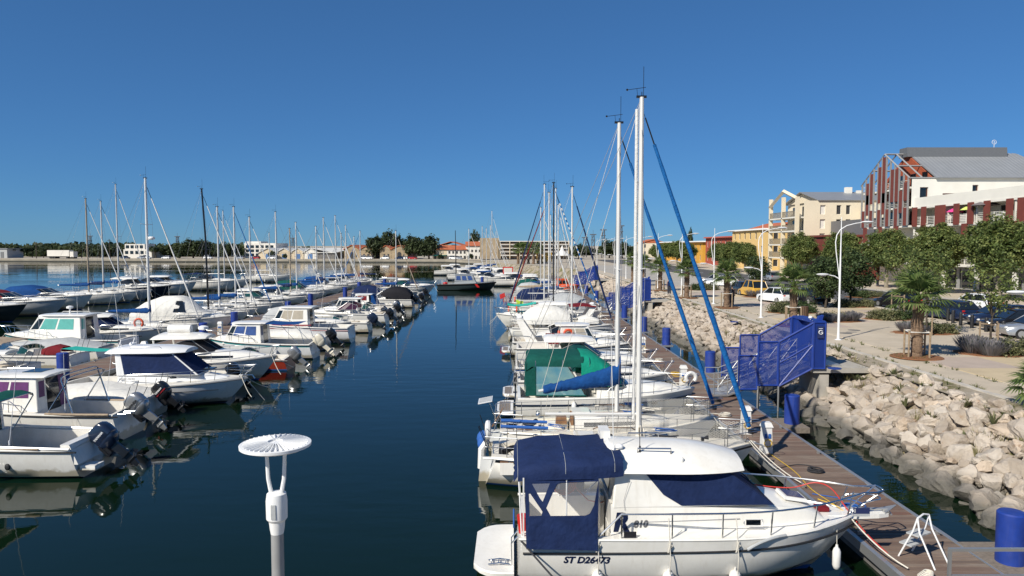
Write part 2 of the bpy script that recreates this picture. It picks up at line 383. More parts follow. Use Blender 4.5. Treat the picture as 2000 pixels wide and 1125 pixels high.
def b_rock():
    m, n, b = newmat('rock'); L = n.links
    geo = N(n, 'ShaderNodeNewGeometry'); oi = N(n, 'ShaderNodeObjectInfo')
    n1 = N(n, 'ShaderNodeTexNoise', Scale=1.1, Detail=8.0, Roughness=0.65); L.new(geo.outputs['Position'], n1.inputs['Vector'])
    c = ramp(n, n1.outputs[0], [(0.26,(0.29,0.22,0.16)), (0.42,(0.49,0.425,0.35)), (0.68,(0.62,0.56,0.485))])
    rn = ramp(n, oi.outputs['Random'], [(0,(0.66,0.62,0.58)), (0.35,(0.9,0.87,0.84)), (0.7,(1,1,1)), (1,(1.08,0.99,0.90))])
    c = mix(n, 1.0, c, rn, 'MULTIPLY')
    n2 = N(n, 'ShaderNodeTexNoise', Scale=2.3, Detail=6.0, Roughness=0.7); L.new(geo.outputs['Position'], n2.inputs['Vector'])
    c = mix(n, ramp(n, n2.outputs[0], [(0.60,(0,0,0)),(0.70,(0.6,0.6,0.6))]), c, (0.36,0.20,0.10))
    # tide line: weed and wet stone just above the water
    sp = N(n, 'ShaderNodeSeparateXYZ'); L.new(geo.outputs['Position'], sp.inputs[0])
    ad = N(n, 'ShaderNodeMath', operation='MULTIPLY_ADD'); L.new(n1.outputs[0], ad.inputs[0]); ad.inputs[1].default_value = -0.5; L.new(sp.outputs[2], ad.inputs[2])
    t = ramp(n, ad.outputs[0], [(0.05,(1,1,1)), (0.36,(0,0,0))])
    c = mix(n, t, c, mix(n, n2.outputs[0], (0.075,0.07,0.055), (0.20,0.185,0.16)))
    L.new(c, b.inputs['Base Color']); b.inputs['Roughness'].default_value = 0.92
    n3 = N(n, 'ShaderNodeTexNoise', Scale=7.0, Detail=9.0, Roughness=0.7); L.new(geo.outputs['Position'], n3.inputs['Vector'])
    bp = N(n, 'ShaderNodeBump', Strength=1.0, Distance=0.10); L.new(n3.outputs[0], bp.inputs['Height']); L.new(bp.outputs[0], b.inputs['Normal'])
    return m
BUILD['rock'] = b_rock
def b_verge():
    m, n, b = newmat('verge'); L = n.links
    geo = N(n, 'ShaderNodeNewGeometry')
    n1 = N(n, 'ShaderNodeTexNoise', Scale=0.45, Detail=8.0, Roughness=0.7); L.new(geo.outputs['Position'], n1.inputs['Vector'])
    c = ramp(n, n1.outputs[0], [(0.35,(0.37,0.32,0.25)), (0.5,(0.33,0.275,0.20)), (0.58,(0.17,0.15,0.06)), (0.68,(0.11,0.125,0.035))])
    n2 = N(n, 'ShaderNodeTexNoise', Scale=9.0, Detail=6.0, Roughness=0.8); L.new(geo.outputs['Position'], n2.inputs['Vector'])
    c = mix(n, 1.0, c, ramp(n, n2.outputs[0], [(0.3,(0.7,0.7,0.7)),(0.7,(1.2,1.2,1.2))]), 'MULTIPLY')
    L.new(c, b.inputs['Base Color']); b.inputs['Roughness'].default_value = 0.95
    bp = N(n, 'ShaderNodeBump', Strength=0.6, Distance=0.05); L.new(n2.outputs[0], bp.inputs['Height']); L.new(bp.outputs[0], b.inputs['Normal'])
    return m
BUILD['verge'] = b_verge
def b_ground():
    m, n, b = newmat('ground'); L = n.links
    geo = N(n, 'ShaderNodeNewGeometry')
    n1 = N(n, 'ShaderNodeTexNoise', Scale=0.12, Detail=8.0, Roughness=0.7); L.new(geo.outputs['Position'], n1.inputs['Vector'])
    c = ramp(n, n1.outputs[0], [(0.3,(0.34,0.29,0.22)), (0.6,(0.44,0.385,0.305)), (0.75,(0.26,0.22,0.14))])
    L.new(c, b.inputs['Base Color']); b.inputs['Roughness'].default_value = 0.95
    return m
BUILD['ground'] = b_ground
def leafmat(name, dark, mid, light, sc=1.2):
    def f():
        m, n, b = newmat(name); L = n.links
        geo = N(n, 'ShaderNodeNewGeometry')
        n1 = N(n, 'ShaderNodeTexNoise', Scale=sc, Detail=3.0); L.new(geo.outputs['Position'], n1.inputs['Vector'])
        r = N(n, 'ShaderNodeMath', operation='MULTIPLY_ADD'); L.new(geo.outputs['Random Per Island'], r.inputs[0]); r.inputs[1].default_value = 0.45; r.inputs[2].default_value = -0.225
        a = N(n, 'ShaderNodeMath', operation='ADD'); L.new(n1.outputs[0], a.inputs[0]); L.new(r.outputs[0], a.inputs[1])
        L.new(ramp(n, a.outputs[0], [(0.28, dark), (0.5, mid), (0.75, light)]), b.inputs['Base Color'])
        b.inputs['Roughness'].default_value = 0.6; b.inputs['Specular IOR Level'].default_value = 0.25
        tr = N(n, 'ShaderNodeBsdfTranslucent'); tr.inputs[0].default_value = (*[x*1.6 for x in light], 1)
        ms = N(n, 'ShaderNodeMixShader'); ms.inputs[0].default_value = 0.22
        out = n.nodes['Material Output']; L.new(b.outputs[0], ms.inputs[1]); L.new(tr.outputs[0], ms.inputs[2]); L.new(ms.outputs[0], out.inputs[0])
        return m
    BUILD[name] = f
leafmat('leaf_plane', (0.045,0.07,0.02), (0.105,0.145,0.04), (0.215,0.235,0.075), 0.8)
leafmat('leaf_dark', (0.026,0.045,0.019), (0.052,0.08,0.028), (0.09,0.12,0.042), 0.5)
leafmat('leaf_palm', (0.045,0.08,0.02), (0.085,0.13,0.035), (0.17,0.21,0.07), 2.0)
leafmat('leaf_shrub', (0.06,0.075,0.03), (0.115,0.125,0.055), (0.21,0.195,0.10), 2.0)
leafmat('leaf_lavender', (0.11,0.115,0.10), (0.18,0.17,0.19), (0.26,0.24,0.23), 2.0)
leafmat('leaf_pine', (0.022,0.035,0.015), (0.042,0.06,0.024), (0.075,0.095,0.04), 0.25)
leafmat('leaf_dry', (0.13,0.12,0.05), (0.22,0.19,0.09), (0.30,0.27,0.15), 2.0)
leafmat('leaf_grass', (0.05,0.07,0.02), (0.10,0.12,0.035), (0.19,0.18,0.075), 2.0)
def holed(name, col, pitch, wirefrac, rough=0.5, diag=False, metal=0.0):
    """sheet with real see-through holes laid out in the object's own coordinates (x+y along, z up)"""
    def f():
        m, n, b = newmat(name); L = n.links
        tc = N(n, 'ShaderNodeTexCoord'); sp = N(n, 'ShaderNodeSeparateXYZ'); L.new(tc.outputs['Object'], sp.inputs[0])
        ax = N(n, 'ShaderNodeMath', operation='ADD'); L.new(sp.outputs[0], ax.inputs[0]); L.new(sp.outputs[1], ax.inputs[1])
        if diag:
            p = N(n, 'ShaderNodeMath', operation='ADD'); L.new(ax.outputs[0], p.inputs[0]); L.new(sp.outputs[2], p.inputs[1])
            q = N(n, 'ShaderNodeMath', operation='SUBTRACT'); L.new(ax.outputs[0], q.inputs[0]); L.new(sp.outputs[2], q.inputs[1])
            srcs = (p.outputs[0], q.outputs[0])
        else: srcs = (ax.outputs[0], sp.outputs[2])
        outs = []
        for s_ in srcs:
            d = N(n, 'ShaderNodeMath', operation='DIVIDE'); L.new(s_, d.inputs[0]); d.inputs[1].default_value = pitch
            fr = N(n, 'ShaderNodeMath', operation='FRACT'); L.new(d.outputs[0], fr.inputs[0])
            lt = N(n, 'ShaderNodeMath', operation='LESS_THAN'); L.new(fr.outputs[0], lt.inputs[0]); lt.inputs[1].default_value = wirefrac
            outs.append(lt.outputs[0])
        mx = N(n, 'ShaderNodeMath', operation='MAXIMUM'); L.new(outs[0], mx.inputs[0]); L.new(outs[1], mx.inputs[1])
        b.inputs['Base Color'].default_value = (*col, 1); b.inputs['Roughness'].default_value = rough; b.inputs['Metallic'].default_value = metal
        L.new(mx.outputs[0], b.inputs['Alpha'])
        return m
    BUILD[name] = f
holed('perforated_blue', (0.011,0.038,0.23), 0.035, 0.48)
holed('net_white', (0.52,0.50,0.46), 0.055, 0.17, diag=True)
def b_vinyl():
    m, n, b = newmat('clear_vinyl'); L = n.links
    b.inputs['Base Color'].default_value = (0.55,0.55,0.56,1); b.inputs['Roughness'].default_value = 0.12; b.inputs['Alpha'].default_value = 0.22
    return m
BUILD['clear_vinyl'] = b_vinyl
def b_vinylb():
    m, n, b = newmat('blue_vinyl'); L = n.links
    tc = N(n, 'ShaderNodeTexCoord'); nz = N(n, 'ShaderNodeTexNoise', Scale=1.6, Detail=5.0); L.new(tc.outputs['Object'], nz.inputs[0])
    L.new(ramp(n, nz.outputs[0], [(0.35,(0.08,0.27,0.36)),(0.65,(0.22,0.37,0.36))]), b.inputs['Base Color']); b.inputs['Roughness'].default_value = 0.15
    b.inputs['Alpha'].default_value = 0.85
    bp = N(n, 'ShaderNodeBump', Strength=0.4, Distance=0.05); L.new(nz.outputs[0], bp.inputs['Height']); L.new(bp.outputs[0], b.inputs['Normal'])
    return m
BUILD['blue_vinyl'] = b_vinylb
def b_diffuser():
    m, n, b = newmat('lamp_glass'); b.inputs['Base Color'].default_value = (0.75,0.76,0.76,1); b.inputs['Roughness'].default_value = 0.25
    return m
BUILD['lamp_glass'] = b_diffuser
# ================================================================== SETTING
GZ = 1.9                                     # level of the promenade and the quays
rnd = random.Random(7)
def lerp_(a, b, t): return a+(b-a)*t
def sheet(name, pts, z, mat, kind='structure', parent=None):
    mb = MB(); mb.poly([(x, y, z) for x, y in pts]); o = mb.build(name, mat, parent, smooth=0)
    if kind: tag(o, kind=kind)
    return o
wm = MB(); wm.poly([(-12000,-300,0),(12000,-300,0),(12000,14000,0),(-12000,14000,0)])
tag(wm.build('water', 'water', smooth=0), kind='structure')
FZ = 1.25; QS = 0.11                         # the far quay lies a little lower; slope of its edge
shore = [(15.9,-40),(15.9,140),(13.5,165),(6,190),(0,203),(-9,265),(-28,301),(-257,301+229*QS),(-1500,301+1472*QS),(-9000,301+8972*QS)]
gm = MB()
gm.poly([(x,y,GZ) for x,y in shore[:5]]+[(40,203,GZ),(11000,203,GZ),(11000,-40,GZ)])
gm.poly([(40,203,GZ),(11000,203,GZ),(11000,13000,GZ),(40,13000,GZ)])
gm.poly([(0,203,GZ),(40,203,GZ),(40,301,GZ),(-28,301,FZ),(-9,265,lerp_(GZ,FZ,.63))]); gm.poly([(-28,301,FZ),(40,301,GZ),(40,13000,GZ),(-28,13000,FZ)])
gm.poly([(x,y,FZ) for x,y in shore[6:]]+[(-9000,13000,FZ),(-28,13000,FZ)])
tag(gm.build('ground', 'ground', smooth=0), kind='structure')
# far masonry quay
q = MB()
for i in range(5, 9):
    (x0,y0),(x1,y1) = shore[i], shore[i+1]
    if i == 8: x1, y1 = -1900, 301+1872*QS
    n = Vector((y1-y0, -(x1-x0), 0)).normalized()
    if n.y > 0: n = -n
    q.hexa([(x0+n.x*.6,y0+n.y*.6,-1),(x1+n.x*.6,y1+n.y*.6,-1),(x1,y1,-1),(x0,y0,-1)], [(x0+n.x*.35,y0+n.y*.35,FZ+.05),(x1+n.x*.35,y1+n.y*.35,FZ+.05),(x1,y1,FZ+.05),(x0,y0,FZ+.05)])
qw = tag(q.build('quay_wall', 'quay_stone', smooth=0), 'long pale stone quay wall along the far side of the basin', 'wall')
q = MB()
for i in range(5, 9):
    (x0,y0),(x1,y1) = shore[i], shore[i+1]
    if i == 8: x1, y1 = -1900, 301+1872*QS
    n = Vector((y1-y0, -(x1-x0), 0)).normalized()
    if n.y > 0: n = -n
    q.hexa([(x0+n.x*.7,y0+n.y*.7,-1),(x1+n.x*.7,y1+n.y*.7,-1),(x1,y1,-1),(x0,y0,-1)], [(x0+n.x*.65,y0+n.y*.65,.45),(x1+n.x*.65,y1+n.y*.65,.45),(x1,y1,.45),(x0,y0,.45)])
q.build('tide_band', 'quay_tide', qw, 0)
# sloping bank under the boulders, and the low bank closing the basin on the right
bk = MB(); ys = [-40,20,60,100,140]
for i in range(4):
    bk.poly([(12.2,ys[i],-.7),(12.2,ys[i+1],-.7),(15.95,ys[i+1],GZ-.03),(15.95,ys[i],GZ-.03)])
for a, b_ in zip(shore[1:6], shore[2:6]):
    bk.poly([(a[0]-3.4,a[1]-2.5,-.7),(b_[0]-3.4,b_[1]-2.5,-.7),(b_[0]+.05,b_[1],GZ-.03),(a[0]+.05,a[1],GZ-.03)])
tag(bk.build('bank', 'verge', smooth=0), kind='structure')
# ------------------------------------------------------------------ verge, kerb, promenade, road
sheet('verge', [(15.6,-20),(17.0,-20),(17.0,150),(15.6,150)], GZ+.01, 'verge')
sheet('path', [(17.28,-20),(18.95,-20),(18.95,190),(17.28,190)], GZ+.012, 'slab_beige')
kb = MB(); kb.box(17.0,17.28,60,180,GZ-.1,GZ+.07); kerb = kb.build('kerb', 'kerb_stone', smooth=0); tag(kerb, kind='structure')
ks = MB(); ks.hexa([(-.13,-.47,0),(.13,-.47,0),(.13,.47,0),(-.13,.47,0)], [(-.12,-.46,.16),(.12,-.46,.16),(.12,.46,.16),(-.12,.46,.16)])
ksm = ks.mesh('kerb_stone', 'kerb_stone', 0)
for i in range(46): inst(ksm, 'kerb_stone', kerb, (17.14+rnd.uniform(-.02,.02), 14.5+i, GZ-.1+rnd.uniform(-.015,.012)), (0,0,rnd.uniform(-.012,.012)))
prom = sheet('promenade', [(18.95,-20),(31.2,-20),(31.2,190),(18.95,190)], GZ+.012, 'concrete')
sl3 = []
for mt in ('slab_beige','slab_pink','slab_yellow'):
    s_ = MB(); s_.hexa([(-1.5,-1.5,0),(1.5,-1.5,0),(1.5,1.5,0),(-1.5,1.5,0)], [(-1.49,-1.49,.05),(1.49,-1.49,.05),(1.49,1.49,.05),(-1.49,1.49,.05)]); sl3.append(s_.mesh('paving_slab', mt, 0))
for i in range(4):
    for j in range(26):
        k = 1 if (i*7+j*3) % 5 == 0 else (2 if (i*5+j*2) % 7 == 1 else 0)
        inst(sl3[k], 'paving_slab', prom, (18.97+1.52+i*3.03, 16.5+j*3.03, GZ))
road = sheet('road', [(31.5,-20),(43.2,-20),(43.2,270),(31.5,270)], GZ+.006, 'asphalt')
kk = MB(); kk.box(31.2,31.5,-20,200,GZ-.1,GZ+.09); kk.box(43.2,43.5,-20,270,GZ-.1,GZ+.12); tag(kk.build('road_kerb', 'kerb_stone', smooth=0), kind='structure')
sheet('pavement', [(43.5,-20),(62,-20),(62,270),(43.5,270)], GZ+.10, 'slab_beige')
rm = MB()
for i in range(18): rm.poly([(37.3,30+i*9,0),(37.44,30+i*9,0),(37.44,33+i*9,0),(37.3,33+i*9,0)])
tag(rm.build('road_marking', 'letter_white', road, 0, (0,0,GZ+.012)), kind='structure')
# manhole covers
for u, v in ((1652,651),(1668,645)):
    p = gp(u, v, GZ+.05); m_ = MB(); m_.lathe((0,0,0), [(.36,0),(.36,.012),(.3,.014)], 18)
    tag(m_.build('manhole_cover', 'concrete_dark', loc=p), 'dark round manhole cover in the paving %s the nearest lamp post' % ('right beside' if v > 648 else 'a little beyond'), 'manhole cover')

# ------------------------------------------------------------------ pontoons
DZ = 0.5
def pontoon(name, x0, x1, y0, y1, ind, label):
    t = thing(name, ((x0+x1)/2, y0, 0), 0, label, 'pontoon'); wd = x1-x0
    pl = MB(); pl.hexa([(-wd/2+.06,.004,-.03),(wd/2-.06,.004,-.03),(wd/2-.06,.150,-.03),(-wd/2+.06,.150,-.03)], [(-wd/2+.06,.009,0),(wd/2-.06,.009,0),(wd/2-.06,.145,0),(-wd/2+.06,.145,0)])
    pm = pl.mesh('plank', 'planks', 0); n = int((y1-y0)/.16)
    for i in range(min(n, ind)): inst(pm, 'plank', t, (rnd.uniform(-.008,.008), i*.16, DZ+rnd.uniform(-.003,.003)))
    if n > ind:
        st = MB()
        for i in range(ind, n):
            y = i*.16; st.box(-wd/2+.06, wd/2-.06, y+.004, y+.148, DZ-.03, DZ+rnd.uniform(-.002,.002))
        tag(st.build('plank_deck', 'planks', t, 0), kind='stuff')
    fr = MB()
    for s_ in (-1, 1): fr.box(s_*wd/2-.055, s_*wd/2+.055, 0, y1-y0, DZ-.2, DZ+.012)
    fr.build('edge_rail', 'alu', t, 0)
    fl = MB(); k = 0.3
    while k < y1-y0-2: fl.box(-wd/2+.15, wd/2-.15, k, k+2.4, -.3, DZ-.06); k += 3.2
    fl.build('float', 'concrete_dark', t, 0)
    cl = MB(); y = 1.5
    while y < y1-y0:
        for s_ in (-1, 1):
            x = s_*(wd/2-.16); cl.box(x-.04,x+.04,y-.03,y+.03,DZ,DZ+.07); cl.cyl((x,y-.13,DZ+.08),(x,y+.13,DZ+.08),.022,seg=6)
        y += 3.2
    tag(cl.build('cleat_row', 'alu', t), kind='stuff')
    return t
pontoon('pontoon', 7.93, 10.05, 11.36, 160, 285, 'long grey plank pontoon running beside the boulder bank')
pontoon('pontoon', -24.4, -21.7, 20.0, 133, 0, 'plank pontoon between the two left hand rows of boats')
pontoon('pontoon', -60, -57.4, 52, 128, 0, 'distant pontoon behind the leftmost cruisers near the far quay')
# wider landing at the first gangway
lp = MB(); lp.box(10.05, 11.0, 33.4, 37.2, DZ-.2, DZ-.01); lp.box(10.05,10.95,25.6,27.1,DZ-.18,DZ+.02); lp.box(10.05,11.3,13.6,15.6,DZ-.18,DZ+.02)
tag(lp.build('landing_stage', 'teak_grey', smooth=0), kind='structure')

def pile(x, y, label, top=1.6, r=.275):
    t = thing('mooring_pile', (x, y, 0), 0, label, 'pile', 'blue mooring piles')
    a = MB(); a.lathe((0,0,0), [(r,-1),(r,top-.03),(r-.03,top),(.02,top+.012)], 24); a.build('sleeve', 'pile_blue', t, 35)
    c = MB(); c.box(-r-.14,-r-.02,-r-.1,r+.1,DZ-.16,DZ-.04); c.box(-r-.1,r+.1,-r-.14,-r-.03,DZ-.16,DZ-.04); c.box(-r-.1,r+.1,r+.03,r+.14,DZ-.16,DZ-.04); c.box(r+.02,r+.14,-r-.1,r+.1,DZ-.16,DZ-.04)
    c.build('collar', 'alu', t, 0)
ORD = ['nearest', 'second', 'third', 'fourth', 'fifth', 'sixth', 'seventh', 'eighth', 'ninth', 'tenth', 'eleventh', 'twelfth']
for i, y in enumerate((14.6, 26.3, 37.3, 48.0, 55.5, 66, 77, 88, 100, 112)):
    pile(10.55 if i not in (4,) else 10.4, y, '%s blue mooring pile on the boulder side of the right pontoon' % ORD[i])
for i, y in enumerate((34.8, 48.5, 56.5, 67, 78, 90, 103, 118)):
    pile(-21.3 if i % 2 else -22.3, y, '%s blue mooring pile along the left pontoon' % ORD[i], 1.9)

# ------------------------------------------------------------------ boulders
from mathutils import noise as mnoise
def rock_mesh(seed, sub=3):
    r = random.Random(seed); bm = bmesh.new(); bmesh.ops.create_icosphere(bm, subdivisions=sub, radius=1)
    planes = []
    for k in range(14):
        n = Vector((r.gauss(0,1), r.gauss(0,1), r.gauss(0,1))).normalized(); planes.append((n, r.uniform(.5,.85)))
    sx, sy, sz = r.uniform(.85,1.3), r.uniform(.75,1.1), r.uniform(.55,.85)
    ph = [r.uniform(0,6.28) for _ in range(6)]
    for v in bm.verts:
        p = v.co.copy()
        for n, d in planes:
            e = p.dot(n)-d
            if e > 0: p -= n*e*0.97
        w_ = 1+.06*sin(6*p.x+ph[0])*sin(6*p.y+ph[1])+.05*sin(11*p.z+ph[2]+5*p.x)+.10*mnoise.fractal(p*1.6+Vector((seed*3.1,0,0)), .8, 2.1, 4)+.05*mnoise.noise(p*6+Vector((0,seed,0)))
        v.co = Vector((p.x*sx, p.y*sy, p.z*sz))*w_
    me = bpy.data.meshes.new('rock'); bm.to_mesh(me); bm.free(); me.materials.append(M('rock'))
    me.polygons.foreach_set('use_smooth', [True]*len(me.polygons)); me.set_sharp_from_angle(angle=radians(20)); return me
rocks = [rock_mesh(i) for i in range(16)]
bank_root = thing('boulder_bank', (14,14,0), 0, 'bank of pale limestone boulders sloping from promenade to water', 'rocks')
bank_root['kind'] = 'structure'
for k in ('label','category'): del bank_root[k]
bank_root.name = 'boulder_bank'
R = random.Random(11)
spots = []
def crest(t): return 12.55+t*3.5, -.12+t*2.0
def clear(x, y, d):
    for a, b_, e in spots[-160:]:
        if (a-x)**2+(b_-y)**2 < (d*.5+e*.5)**2*.62: return False
    return True
y = 12.0
cand = []
for k in range(34000):
    yy = R.uniform(12.5, 150); t = R.random()
    far = yy > 48
    d = R.choice([.24,.3,.34,.4,.46,.52,.6,.75]) if not far else R.choice([.45,.55,.7])
    if t < .2: d *= 1.2
    if t > .8: d *= .85
    cand.append((yy, t, d))
cand.sort(key=lambda c: (int(c[0]/4), -c[2]))
grid = {}
def ok(x, y, d):
    gx, gy = int(x), int(y)
    for i in (-1,0,1):
        for j in (-1,0,1):
            for (a, b_, e) in grid.get((gx+i, gy+j), ()):
                if (a-x)**2+(b_-y)**2 < ((d+e)*.5)**2*.42: return False
    return True
for yy, t, d in cand:
    x, z = crest(t)
    if 30.7 < yy < 32.8 and t > .5: continue        # under the gangway
    if ok(x, yy, d):
        grid.setdefault((int(x), int(yy)), []).append((x, yy, d)); spots.append((x, yy, z, d))
spots.sort(key=lambda s_: s_[1])
rest = MB()
stuff_bm = []
for i, (x, yy, z, d) in enumerate(spots):
    s_ = d*.62*R.uniform(.9,1.15); me = R.choice(rocks)
    loc = (x, yy, z+R.uniform(-.06,.16)); rot = (R.uniform(-.5,.5), R.uniform(-.4,.4)-.3, R.uniform(0,6.28))
    if i < 300:
        inst(me, 'rock', bank_root, (loc[0]-14, loc[1]-14, loc[2]), rot, (s_,)*3)
    else: stuff_bm.append((loc, rot, s_))
small = [rock_mesh(100+i, 1) for i in range(8)]
bmz = bmesh.new()
for loc, rot, s_ in stuff_bm:
    me = R.choice(small); n0 = len(bmz.verts); bmz.from_mesh(me); bmz.verts.ensure_lookup_table()
    from mathutils import Euler
    mt = Matrix.LocRotScale(Vector((loc[0]-14,loc[1]-14,loc[2])), Euler(rot), Vector((s_,)*3))
    for v in bmz.verts[n0:]: v.co = mt @ v.co
me = bpy.data.meshes.new('rock_bank_far'); bmz.to_mesh(me); bmz.free(); me.materials.append(M('rock')); me.set_sharp_from_angle(angle=radians(28))
tag(inst(me, 'rock_mass', bank_root), kind='stuff')
# gravel filling the gaps between the boulders
gr = bmesh.new()
for k in range(2600):
    t = R.random()*1.02; yy = R.uniform(12, 60); x, z = crest(t); me = R.choice(small); n0 = len(gr.verts); gr.from_mesh(me); gr.verts.ensure_lookup_table()
    s_ = R.uniform(.09,.24); mt = Matrix.LocRotScale(Vector((x-14,yy-14,z-.14+R.uniform(-.05,.05))), Euler((R.random()*6,R.random()*6,R.random()*6)), Vector((s_,)*3))
    for v in gr.verts[n0:]: v.co = mt @ v.co
me = bpy.data.meshes.new('rubble'); gr.to_mesh(me); gr.free(); me.materials.append(M('rock')); tag(inst(me, 'rubble', bank_root), kind='stuff')

# ------------------------------------------------------------------ weeds on the bank and grass on the verge
def tuft(mb, c, h, n, spread, r, wd=.02):
    for k in range(n):
        a = r.uniform(0,2*pi); l = h*r.uniform(.5,1.1); dx, dy = cos(a)*spread*r.random(), sin(a)*spread*r.random()
        b0 = Vector((c[0]+dx*.3, c[1]+dy*.3, c[2])); tip = Vector((c[0]+dx*1.4, c[1]+dy*1.4, c[2]+l)); sd = Vector((-sin(a), cos(a), 0))*wd
        mid = (b0+tip)/2+Vector((0,0,l*.12))
        mb.poly([b0-sd, b0+sd, mid+sd*.8, mid-sd*.8]); mb.poly([mid-sd*.8, mid+sd*.8, tip])
g = MB()
for k in range(900):
    yy = 14+R.random()**1.6*90; x = R.choice([R.uniform(15.4,17.0), R.uniform(15.7,16.6), 17.3+R.uniform(-.06,.1), R.uniform(18.6,19.0)])
    if sin(yy*.7)+sin(yy*.23+1) < -.3: continue
    tuft(g, (x,yy,GZ), R.uniform(.05,.22), 7, .16, R, .012)
tag(g.build('verge_grass', 'leaf_grass', smooth=0), kind='stuff')
g = MB()
for k in range(90):
    yy = 14+R.random()*34; t = R.uniform(.3,1); x, z = crest(t); tuft(g, (x,yy,z+.1), R.uniform(.2,.5), 14, .3, R, .014)
tag(g.build('bank_weeds', 'leaf_dry', smooth=0), kind='stuff')
g = MB()
for k in range(30):
    yy = 15+R.random()*30; t = R.uniform(.35,1); x, z = crest(t); tuft(g, (x,yy,z+.15), R.uniform(.2,.45), 22, .3, R, .03)
tag(g.build('bank_plants', 'leaf_shrub', smooth=0), kind='stuff')

# ------------------------------------------------------------------ gangways
def gangway(y, label, full=True, rz=0, scale=1.0, logo=True):
    """local: x from the pontoon (0) to the bank (4.7), y across, base z at water"""
    t = thing('gangway', (8.95, y, 0), rz, label, 'gangway', 'blue screened gangways'); t.scale = (scale,)*3
    d = MB()
    def zf(x): return .62 if x < .6 else (.62+(x-.6)*(GZ+.05-.62)/3.6 if x < 4.2 else GZ+.05)
    xs = [0,.6,4.2,5.6]
    for a, b_ in zip(xs, xs[1:]): d.hexa([(a,-.75,zf(a)-.08),(b_,-.75,zf(b_)-.08),(b_,.75,zf(b_)-.08),(a,.75,zf(a)-.08)], [(a,-.75,zf(a)),(b_,-.75,zf(b_)),(b_,.75,zf(b_)),(a,.75,zf(a))])
    d.build('deck', 'alu', t, 0)
    for s_ in (-1, 1):
        r = MB(); yy = s_*.72
        for k in range(4): r.tube([(x, yy, zf(x)+.15+k*.27) for x in xs[:-1]], .022, 6)
        for x in (0,.6,1.5,2.4,3.3,4.2): r.tube([(x,yy,zf(x)),(x,yy,zf(x)+.98)], .024, 6)
        for x in (.6,1.5,2.4,3.3): r.tube([(x,yy,zf(x)+.05),(x+.9,yy,zf(x+.9)+.95)], .02, 6)
        r.build('handrail', 'alu', t)
    # blue screens on both sides: polygons (x,z) stepped up towards the bank
    pan = [[(.92,.95),(1.72,.95),(1.72,2.42),(.92,2.42)], [(1.76,1.12),(2.62,1.12),(2.62,3.02),(1.76,3.02)], [(2.66,1.08),(4.12,1.86),(4.12,3.86),(2.66,3.04)], [(4.16,1.86),(4.66,1.86),(4.66,3.88),(4.16,3.88)]]
    for s_ in (-1.22, 1.22):
        for q in pan:
            m_ = MB(); m_.poly([(x, s_, z) for x, z in q]); sc = m_.build('mesh_screen', 'perforated_blue', t, 0)
            f = MB(); c = [(x, s_, z) for x, z in q]
            for a, b_ in zip(c, c[1:]+c[:1]): f.tube([a, b_], .045, 4)
            if q is pan[2]: f.tube([c[0], ((c[1][0]), s_, 2.9)], .03, 4); f.tube([(c[0][0],s_,2.1), (c[1][0], s_, 2.95)], .03, 4)
            f.build('screen_frame', 'gate_blue', sc, 0)
        lg = MB()
        for x in (.95, 1.76, 2.66): lg.tube([(x,s_,-.8),(x,s_,1.1)], .04, 6)
        lg.build('support_leg', 'alu', t)
    g_ = MB(); g_.box(4.2,4.64,-1.17,-.62,1.9,3.84); g_.box(4.2,4.64,.62,1.17,1.9,3.84); g_.box(4.16,4.66,-1.16,1.16,3.84,3.95); g_.build('gate_portal', 'gate_blue', t, 0)
    dr = MB(); dr.box(4.38,4.43,-.6,.6,1.98,3.8); dr.build('gate_door', 'perforated_blue', t, 0)
    sp = MB(); sp.ball((4.2,-.7,4.05), .09, .09, .07); sp.tube([(4.2,-.7,3.93),(4.2,-.7,4.02)], .02); sp.build('spotlight', 'lamp_white', t)
    bx = MB(); bx.hexa([(4.42,-1.0,3.95),(4.6,-1.0,3.95),(4.6,-.8,3.95),(4.42,-.8,3.95)], [(4.46,-1.0,4.12),(4.66,-1.0,4.18),(4.66,-.8,4.18),(4.46,-.8,4.12)]); bx.build('camera_box', 'gate_blue', t, 0)
    if logo:
        pl = MB(); pl.box(4.28,4.56,-1.282,-1.27,3.2,3.72); p_ = pl.build('sign_plate', 'sign_navy', t, 0)
        e = MB(); e.torus((4.42,-1.29,3.46), .085, .018, 'y', 18, 5, .6, 5.9); e.tube([(4.42,-1.29,3.46),(4.5,-1.29,3.46),(4.5,-1.29,3.4)], .016, 5); e.tube([(4.33,-1.29,3.62),(4.5,-1.29,3.62)], .012, 5); e.build('emblem', 'letter_white', p_)
    bs = MB(); bs.hexa([(4.2,-1.15,GZ-.24),(7.0,-1.15,GZ-.24),(7.0,1.15,GZ-.24),(4.2,1.15,GZ-.24)], [(4.1,-1.15,GZ-.02),(7.0,-1.15,GZ-.02),(7.0,1.15,GZ-.02),(4.1,1.15,GZ-.02)]); bs.box(4.5,4.9,-1.1,1.1,-.5,GZ-.33); bs.build('concrete_base', 'concrete', t, 0)
    return t
gangway(31.7, 'nearest blue mesh gangway with gate at the edge of the boulder bank')
gangway(70.5, 'second blue mesh gangway further along, partly behind the tall masts', logo=False)
gangway(113, 'farthest blue mesh gangway, small, beyond the orange boat', logo=False)
# round blue plates lying by the first gangway
for u, v, zz in ((1434,629,GZ+.02),(1630,720,GZ+.02)):
    p = gp(u, v, zz); m_ = MB(); m_.lathe((0,0,0), [(.28,0),(.28,.03),(.24,.035)], 20); tag(m_.build('hatch_plate', 'gate_blue', loc=p), 'round blue ground plate on the verge %s the nearest gangway' % ('left of' if u < 1500 else 'just right of'), 'plate')

